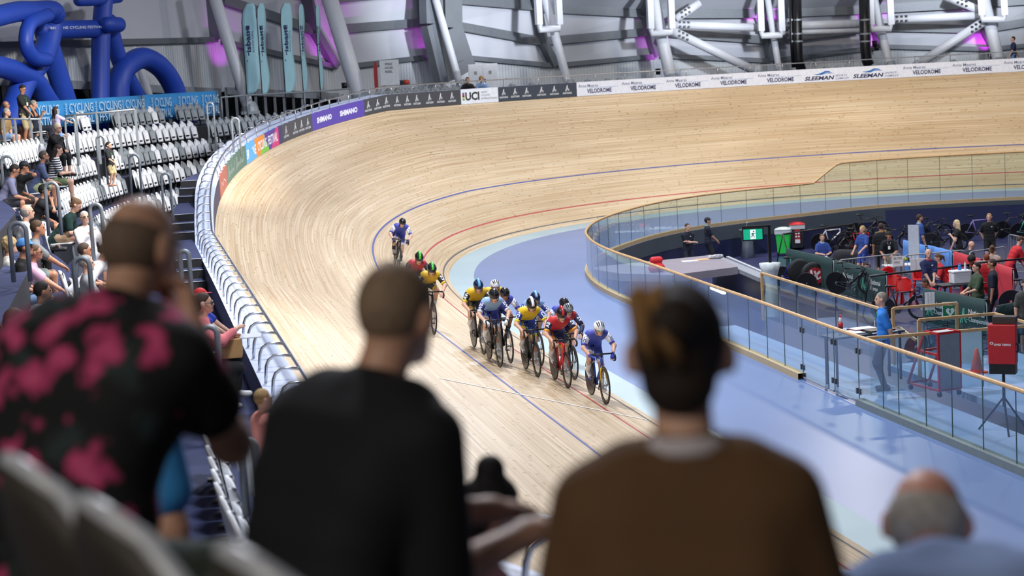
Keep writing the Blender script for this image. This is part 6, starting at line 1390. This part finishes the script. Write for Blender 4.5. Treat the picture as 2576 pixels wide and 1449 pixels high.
banner(60,358,258,240,322,300,'long blue CYCLING FESTIVAL banner behind the top seats',[(.05,.2),(.33,.2),(.58,.2),(.82,.18)]); banner(361,546,240,227,300,290,'shorter blue CYCLING FESTIVAL banner, right one with a free end',[(.12,.22),(.48,.22),(.8,.2)])
o=pd(10,350,47); v_,f_=[(0,0,0),(.25,.05,-.9),(.75,.0,-1.25),(.55,.05,-.5),(.35,0,.55),(0,0,.7)],[(0,1,2,3,4,5)]
o_=obj('hanging_cloth',v_,f_,cm('#4f9a98',.8)); o_.location=tuple(o-CR*.6); o_.rotation_euler=(0,0,IMR); o_.modifiers.new('thick','SOLIDIFY').thickness=.02; tag(o_,'teal flag hanging over the seats at the left edge','flag')
# ---------------------------------------------------------------- inflatable bicycle arch
ib=mat('blue_inflatable_cloth','#1f44ab',.5,vary=.05,scale=2.); OI=8.2
def I(u,v,d=0.): return pxo(u,v,OI+d)
i0=I(240,250); e=empty('inflatable_bicycle',V(i0[0],i0[1],4.66),'giant blue inflatable bicycle behind the blue banners','inflatable')
E0=V(*e.location)
def infl(name,pts,r,d=0.,lastz=True):
    P=[I(u,v,d)-E0 for u,v in pts]; m=MB()
    dd=P[0]-P[1]; 
    if lastz: q=P[-1]-P[-2]; k=-P[-1][2]/q[2] if abs(q[2])>1e-3 and P[-1][2]<2.5 else 0; P.append(P[-1]+q*max(0,k)) if k>0 else None
    C=[]
    cc=catmull(P,6) if len(P)>2 else np.array([P[0]+(P[1]-P[0])*t for t in np.linspace(0,1,7)])
    m.tube(list(cc),r,16); rr=r if not hasattr(r,'__len__') else r[0]
    m.ball(cc[0],rr,14,8); m.ball(cc[-1],rr,14,8); return m.build(name,ib,e,True)
dpx=lambda w:w/2/ (F/62.)
infl('wheel',[(-90,165),(-20,165),(40,180),(88,205),(118,250)],dpx(50)); infl('wheel',[(298,250),(300,205),(318,168),(358,146),(400,166),(430,205),(448,250)],dpx(58))
infl('front_fork',[(130,60),(112,130),(62,205),(40,258)],dpx(58),.1); infl('frame_tube',[(110,70),(165,250)],dpx(52),.3); infl('frame_tube',[(110,75),(280,72)],dpx(46),.2,False); infl('frame_tube',[(262,-10),(254,95),(252,250)],dpx(48),.1); infl('frame_tube',[(275,55),(300,150),(350,250)],dpx(44),.25); infl('axle_bar',[(268,62),(298,62)],dpx(40),-.3,False); infl('handlebar',[(-40,50),(40,30),(85,28),(130,26),(140,36)],dpx(48),-.2,False); infl('handlebar',[(120,38),(75,60),(66,110),(85,145),(118,150)],dpx(34),-.5,False); infl('saddle',[(198,2),(250,0),(298,-6)],dpx(28),.0,False)
a,b=I(112,72,-.1)-E0,I(280,68,-.1)-E0; d=b-a; L=np.linalg.norm(d); d/=L; n_=V(-CF[0],-CF[1],0); up=np.cross(d,-n_); up=up if up[2]>0 else -up
v,f=fit_text('BRISBANE CYCLING FESTIVAL',0,-.16,L*.78,.36,.012); put('lettering',[(v,f)],lambda x,y:a+d*(x+L*.12)+n_*(dpx(46)+.03-.5*y*y)+up*y,cm('#cfd8ea',.6),e.children[4] if False else e)
# ---------------------------------------------------------------- fire cabinet, white cabinet, small fittings
def oncon(u,v,o_): p=pxo(u,v,o_); return p
a,b=oncon(960,152,5.9),oncon(998,214,5.9); wd=np.linalg.norm((b-a)[:2]); ht=a[2]-b[2]; c=(a+b)/2; e=empty('fire_hose_cabinet',V(c[0],c[1],b[2]),'white cabinet reading FIRE HOSE REEL','cabinet',None,VIEW-.02)
MB().box((-.25,0,ht/2),(.5,wd,ht)).build('cabinet_body',cm('#d5dadd',.5),e,bevel=.02)
put('lettering',[fit_text(t,-w/2,ht*y,w,.10,.008) for t,y,w in(('FIRE',.80,.3),('HOSE',.65,.34),('REEL',.5,.32))],lambda x,y:V(.01,x,y),cm('#33373c',.6),e)
p=c-CR*(wd/2+.18); o=MB().box((0,0,.1),(.1,.16,1.0)).build('red_sign',cm('#9c1f26',.5)); o.location=tuple(V(p[0],p[1],b[2]+.25)); o.rotation_euler=(0,0,VIEW); tag(o,'narrow dark red sign left of the fire hose cabinet','sign')
o=MB().box((0,0,0),(.06,.12,.3)).build('red_sign',cm('#9c1f26',.5)); o.location=tuple(V(p[0],p[1],b[2]+ht-.2)); o.rotation_euler=(0,0,VIEW); tag(o,'small red sign at the top left corner of the fire hose cabinet','sign')
p=oncon(1013,216,4.8); e=empty('hydrant_valve',p,'dark hydrant valve with a red cap right of the fire hose cabinet','valve',None,VIEW); MB().lathe([(.12,0),(.1,.2),(.14,.24)],n=12).build('valve_body',cm('#4a4d52',.5),e,True); MB().lathe([(.12,.05),(.1,.3)],(0,.0,.14),12,'y').build('red_cap',cm('#b5402e',.5),e,True)
a,b=oncon(1184,162,5.6),oncon(1246,215,5.6); wd=np.linalg.norm((b-a)[:2]); ht=a[2]-b[2]+.4; c=(a+b)/2; e=empty('electrical_cabinet',V(c[0],c[1],b[2]-.4),'white two door electrical cabinet behind the two leaning spectators','cabinet',None,VIEW)
MB().box((-.3,0,ht/2),(.5,wd,ht)).build('cabinet_body',cm('#d9dde2',.5),e,bevel=.01)
for k in(-1,1):
    d_=MB().box((-.04,k*wd/4,ht/2),(.03,wd/2-.03,ht-.06)).build('door',cm('#dfe3e8',.5),e); MB().box((-.01,k*wd/4-.0,ht*.72),(.01,.12,.14)).build('warning_label',cm('#8f959b',.6),d_); MB().box((.0,wd*.06+(k+1)*.0,ht*.45),(.03,.05,.2)).build('handle',cm('#17181a',.5),d_) if k>0 else None
# purple wall washers beside the column feet
for k,(u,v,tu,tv,o_,en) in enumerate(((598,205,560,80,9.3,260),(866,205,818,60,9.0,420),(1130,170,1060,70,9.6,240),(1655,170,1640,110,9.6,160),(1915,60,1880,10,9.4,150),(1945,60,1935,8,9.4,150),(2200,100,2190,10,9.5,260),(2205,110,2190,100,9.6,160),(2493,130,2462,90,9.6,260))):
    p,q=pxo(u,v,o_),pxo(tu,tv,10.4); o=MB().lathe([(.12,0),(.14,.3)],n=12).build('wall_washer',cm('#17181b',.4),None,True); o.location=tuple(p-V(0,0,.35)); tag(o,'black purple wall washer lamp at the foot of the %s column'%('second','third','fourth','sixth','seventh','seventh','eighth','eighth','ninth')[k]+(' on the right side' if k in(5,7) else ''),'lamp','purple wall washers')
    spot('purple_light',p,q,en,75,(.75,.05,.9),.1,.8)
# ---------------------------------------------------------------- spectators close to the camera
def flower_mat():
    m=bpy.data.materials.new('flowered_cloth'); m.use_nodes=True; nt=m.node_tree; N=nt.nodes.new; L=nt.links.new; b=nt.nodes['Principled BSDF']
    tc=N('ShaderNodeTexCoord'); nz=N('ShaderNodeTexNoise'); nz.inputs['Scale'].default_value=13; L(tc.outputs['Object'],nz.inputs['Vector'])
    mx=N('ShaderNodeMix'); mx.data_type='RGBA'; mx.blend_type='LINEAR_LIGHT'; mx.inputs['Factor'].default_value=.07; L(tc.outputs['Object'],mx.inputs['A']); L(nz.outputs['Color'],mx.inputs['B'])
    def vor(sc,stops,off):
        mp=N('ShaderNodeMapping'); mp.inputs['Location'].default_value=(off,off*.7,off*.3); L(mx.outputs['Result'],mp.inputs['Vector'])
        v=N('ShaderNodeTexVoronoi'); v.inputs['Scale'].default_value=sc; v.inputs['Randomness'].default_value=.8; L(mp.outputs['Vector'],v.inputs['Vector'])
        r=N('ShaderNodeValToRGB'); e=r.color_ramp.elements
        while len(e)<len(stops): e.new(.5)
        for q,(p,c) in zip(e,stops): q.position=p; q.color=(*lin(c),1)
        L(v.outputs['Distance'],r.inputs['Fac']); return r.outputs['Color'],v.outputs['Distance']
    leaf,_=vor(8.,[(0,'#2c3b3c'),(.25,'#1c2628'),(.4,'#0b0c10'),(1,'#0b0c10')],3.1)
    fl,d=vor(9.2,[(0,'#8a3040'),(.1,'#d0577f'),(.28,'#c43f74'),(.40,'#9a2f5a'),(1,'#9a2f5a')],.4)
    r=N('ShaderNodeValToRGB'); r.color_ramp.elements[0].position=.40; r.color_ramp.elements[0].color=(1,1,1,1); r.color_ramp.elements[1].position=.45; r.color_ramp.elements[1].color=(0,0,0,1); L(d,r.inputs['Fac'])
    m2=N('ShaderNodeMix'); m2.data_type='RGBA'; L(r.outputs['Color'],m2.inputs['Factor']); L(leaf,m2.inputs['A']); L(fl,m2.inputs['B']); L(m2.outputs['Result'],b.inputs['Base Color']); b.inputs['Roughness'].default_value=.85
    return m
VA=math.atan2(CF[1],CF[0])                # heading straight away from the camera
GF2='spectators seated close to the camera'
FGP=[]
def near(label,u,v,t,turn,h=1.76,**k):
    """seated figure near the camera; u,v = middle of the head; turn = degrees to the right of straight away"""
    yaw=VA-R_(turn)-math.atan2((u-W/2),F)*0; S=h/1.72; lean=k.get('lean',.3); l2=k.get('lean2',lean); side=k.get('side',0.); nl=k.get('nl',l2*.5); nk=k.get('nk',.185)
    hp=pd(u,v,t); fx=.25*S*math.sin(lean)+.27*S*math.sin(l2)+nk*S*math.sin(nl)+.02*S; hh=.25*S*math.cos(lean)+.27*S*math.cos(l2)+nk*S*math.cos(nl); sy=-(.52*S*math.sin(side)+.185*S*math.sin(side*.6))
    hh*=math.cos(side); R=rotz(yaw); base=hp-R@V(fx,sy,0); base[2]=hp[2]-hh-.56*S
    k.setdefault('fl',(.5,.16,.1)); k.setdefault('fr',(.5,-.16,.1)); k.setdefault('kneeL',(.6,.25,1)); k.setdefault('kneeR',(.6,-.25,1)); k.setdefault('hx',.014)
    J=person(label,base,yaw,h,.56*S,group=GF2,**k); FGP.append((base,yaw)); return J
near('large balding man in a black shirt with pink flowers, seen from behind',362,622,4.0,24,1.84,wide=1.15,side=.06,hs=.86,nk=.16,hair='fringe',hc='#6b5848',sk='a',top=dict(c='#101015',m=flower_mat(),sl=.5,g=.018,collar='#15161a'),bot=dict(c='#3f4a40',len=.8),lean=.32,lean2=.5,nl=.62,hy=-.2,hp=.1,
     hr=(.37,-.13,1.05),hl=(.55,.25,.72),pr=(.1,-.3,-1.),twist=-.1,fr=(.62,-.42,.1),kneeR=(.6,-.6,1))
near('man with cropped brown hair in a plain black shirt, seen from behind',1003,800,3.85,46,1.84,wide=1.14,hs=.88,nk=.155,side=.0,sht=.2,hair='short',hc='#86705a',sk='a',top=dict(c='#0d0f14',sl=.95,g=.02),bot=dict(c='#2a3550',len=1.9),lean=.34,lean2=.5,nl=.4,hy=.3,hp=.08,
     hr=(.47,-.2,.77),hl=(.6,.05,.76),pr=(-1,0,-1),pl=(-.1,.3,-1))
J=near('woman with dark pinned up hair in a brown top, seen from behind',1712,892,3.05,4,1.68,wide=.9,hair='bun',hc='#24170f',sk='p',top=dict(c='#5f4327',sl=1.6,g=.028,collar='#c9c2c6'),bot=dict(c='#2b2e38',len=1.9),lean=.12,lean2=.22,nl=.1,hy=-.12)
hd=J['hd']; m=MB()
for y0,y1 in((-.01,.03),(.03,.06)): m.tube([hd(-.12,y0,.0),hd(-.135,y0+.02,.06),hd(-.11,y1,.12),hd(-.06,y1,.135)],[.01,.02,.02,.008],6)
m.build('blonde_hair_streak',cm('#8a6538',.7,vary=.2,scale=40.),J['e'],True)
near('bald man in a light blue shirt at the bottom right, seen from behind',2333,1318,3.95,14,1.74,side=-.16,hair='fringe',hc='#b3aea8',sk='r',top=dict(c='#8fa6d6',sl=.9,g=.02,collar='#5f7db8'),bot=dict(c='#2b2e38',len=1.9),lean=.5,lean2=.9,nl=1.35,hy=-.05,hp=.25)
near('girl with a black topknot between the black shirt and the brown top',1238,1290,5.5,58,1.6,hair='topknot',hc='#120e10',sk='p',top=dict(c='#b9838f',sl=.7),bot=dict(c='#2b2e38',len=.9),lean=.3,lean2=.5,hy=-.1,hp=.35)
near('person in a bright blue shirt mostly hidden behind the flowered shirt',338,862,5.3,40,1.7,hair='short',hc='#2a1c16',sk='a',top=dict(c='#3a94d8',sl=.6,g=.02),bot=dict(c='#2b2e38',len=.9),lean=.3,lean2=.45)
# the row of seat backs at the bottom left, shown from behind, with dark shells and pale rims
GS='seats at the bottom left, seen from behind'
rowyaw=VA-R_(57)
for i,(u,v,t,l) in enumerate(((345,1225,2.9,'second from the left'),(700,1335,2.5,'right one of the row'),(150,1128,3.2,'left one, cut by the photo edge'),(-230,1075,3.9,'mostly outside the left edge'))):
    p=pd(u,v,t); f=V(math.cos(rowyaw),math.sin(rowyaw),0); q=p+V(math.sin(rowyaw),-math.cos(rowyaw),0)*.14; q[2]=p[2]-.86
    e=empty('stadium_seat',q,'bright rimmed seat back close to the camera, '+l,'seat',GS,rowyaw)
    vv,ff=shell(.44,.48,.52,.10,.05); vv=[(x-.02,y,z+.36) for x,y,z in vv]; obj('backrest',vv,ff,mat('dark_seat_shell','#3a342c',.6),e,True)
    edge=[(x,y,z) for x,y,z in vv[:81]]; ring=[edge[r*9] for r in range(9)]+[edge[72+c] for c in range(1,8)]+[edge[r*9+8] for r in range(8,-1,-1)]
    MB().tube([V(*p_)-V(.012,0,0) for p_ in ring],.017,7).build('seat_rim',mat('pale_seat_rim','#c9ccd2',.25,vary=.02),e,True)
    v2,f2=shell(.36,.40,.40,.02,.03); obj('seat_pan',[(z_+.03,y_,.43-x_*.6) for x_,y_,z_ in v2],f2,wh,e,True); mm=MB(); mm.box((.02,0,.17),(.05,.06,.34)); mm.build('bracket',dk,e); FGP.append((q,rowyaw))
# raised tiers that carry the near spectators
tn=V(math.cos(rowyaw),math.sin(rowyaw),0); ta=V(-tn[1],tn[0],0)
for base,yaw in FGP:
    z=base[2]-.02; c=V(base[0],base[1],0)+V(math.cos(yaw),math.sin(yaw),0)*.12
    o=MB().box((0,0,-.15),(1.05,.62,.3),rz=yaw).build('floor_deck',[carpet]); o.location=(c[0],c[1],z); tag(o,kind='structure')
    o=MB().box((0,0,-(z-.3)/2),(.35,.3,max(.2,z-.32)),rz=yaw).build('trim_deck_pier',[black]); c2=c-V(math.cos(yaw),math.sin(yaw),0)*.25; o.location=(c2[0],c2[1],z-.3); tag(o,kind='structure')
# ---------------------------------------------------------------- camera and light
cam=bpy.data.cameras.new('camera'); co=bpy.data.objects.new('camera',cam); COL.objects.link(co); SC.camera=co
cam.sensor_width=36; cam.lens=F*36/W; cam.clip_start=.2; cam.clip_end=400
M=Matrix.Identity(4)
for i in range(3): M[i][0]=CR[i]; M[i][1]=CU[i]; M[i][2]=-CF[i]; M[i][3]=CO[i]
co.matrix_world=M
cam.dof.use_dof=True; cam.dof.focus_distance=33.; cam.dof.aperture_fstop=2.0
w=bpy.data.worlds.new('hall_air'); SC.world=w; w.use_nodes=True
w.node_tree.nodes['Background'].inputs[0].default_value=(*lin('#aab2c2'),1); w.node_tree.nodes['Background'].inputs[1].default_value=.15
def area(name,loc,tgt,sx,sy,e,col='#fff6ea'):
    l=bpy.data.lights.new(name,'AREA'); l.shape='RECTANGLE'; l.size=sx; l.size_y=sy; l.energy=e; l.color=lin(col)
    o=bpy.data.objects.new(name,l); COL.objects.link(o); o.location=loc
    o.rotation_euler=(Vector(tgt)-Vector(loc)).to_track_quat('-Z','Y').to_euler(); return o
def spot_unused(name,loc,tgt,e,ang,col,r=.15,blend=.6):
    l=bpy.data.lights.new(name,'SPOT'); l.energy=e; l.spot_size=R_(ang); l.spot_blend=blend; l.color=col; l.shadow_soft_size=r
    o=bpy.data.objects.new(name,l); COL.objects.link(o); o.location=tuple(loc)
    o.rotation_euler=(Vector(tuple(tgt))-Vector(tuple(loc))).to_track_quat('-Z','Y').to_euler(); return o
# rows of floodlights under the roof over the track
for x,y,e in ((-48,0,3300),(-38,14,2800),(-40,-13,4300),(-25,-19,5200),(-12,-24,4600),(3,-26,2600),(-10,0,800),(-27,0,2400)):
    area('floodlight',(x,y,15.5),(x*.97-1,y*.97,0),2.2,.8,e,'#fff4e6' if x<-36 and y>-5 else '#f1f5ff')
area('stand_fill_light',(24,-37,14),(12,-27,3),4,2,1300)  # added fill from behind the camera for the near spectators' backs
spot('stand_fill_light',(-22,-22,14),(-36,-31,3.8),26000,48,lin('#fff6ea'),.6,.5)  # added narrow beam that whitens the curved seat rows
spot('stand_fill_light',(-4,-22,14),(-12,-30,3.2),16000,52,lin('#fff6ea'),.6,.6)  # added fill for the nearer part of the left stand
for y in(-13,0,13): spot('wall_fill_light',(-40,y*.5,11),(-67,y,12.5),52000,36,lin('#eef4ff'),.5,.7)  # added spots above the infield, only to brighten the far wall
SC.view_settings.view_transform='Standard'; SC.view_settings.look='None'; SC.view_settings.gamma=1; SC.view_settings.exposure=-.77
SC.view_settings.use_curve_mapping=False
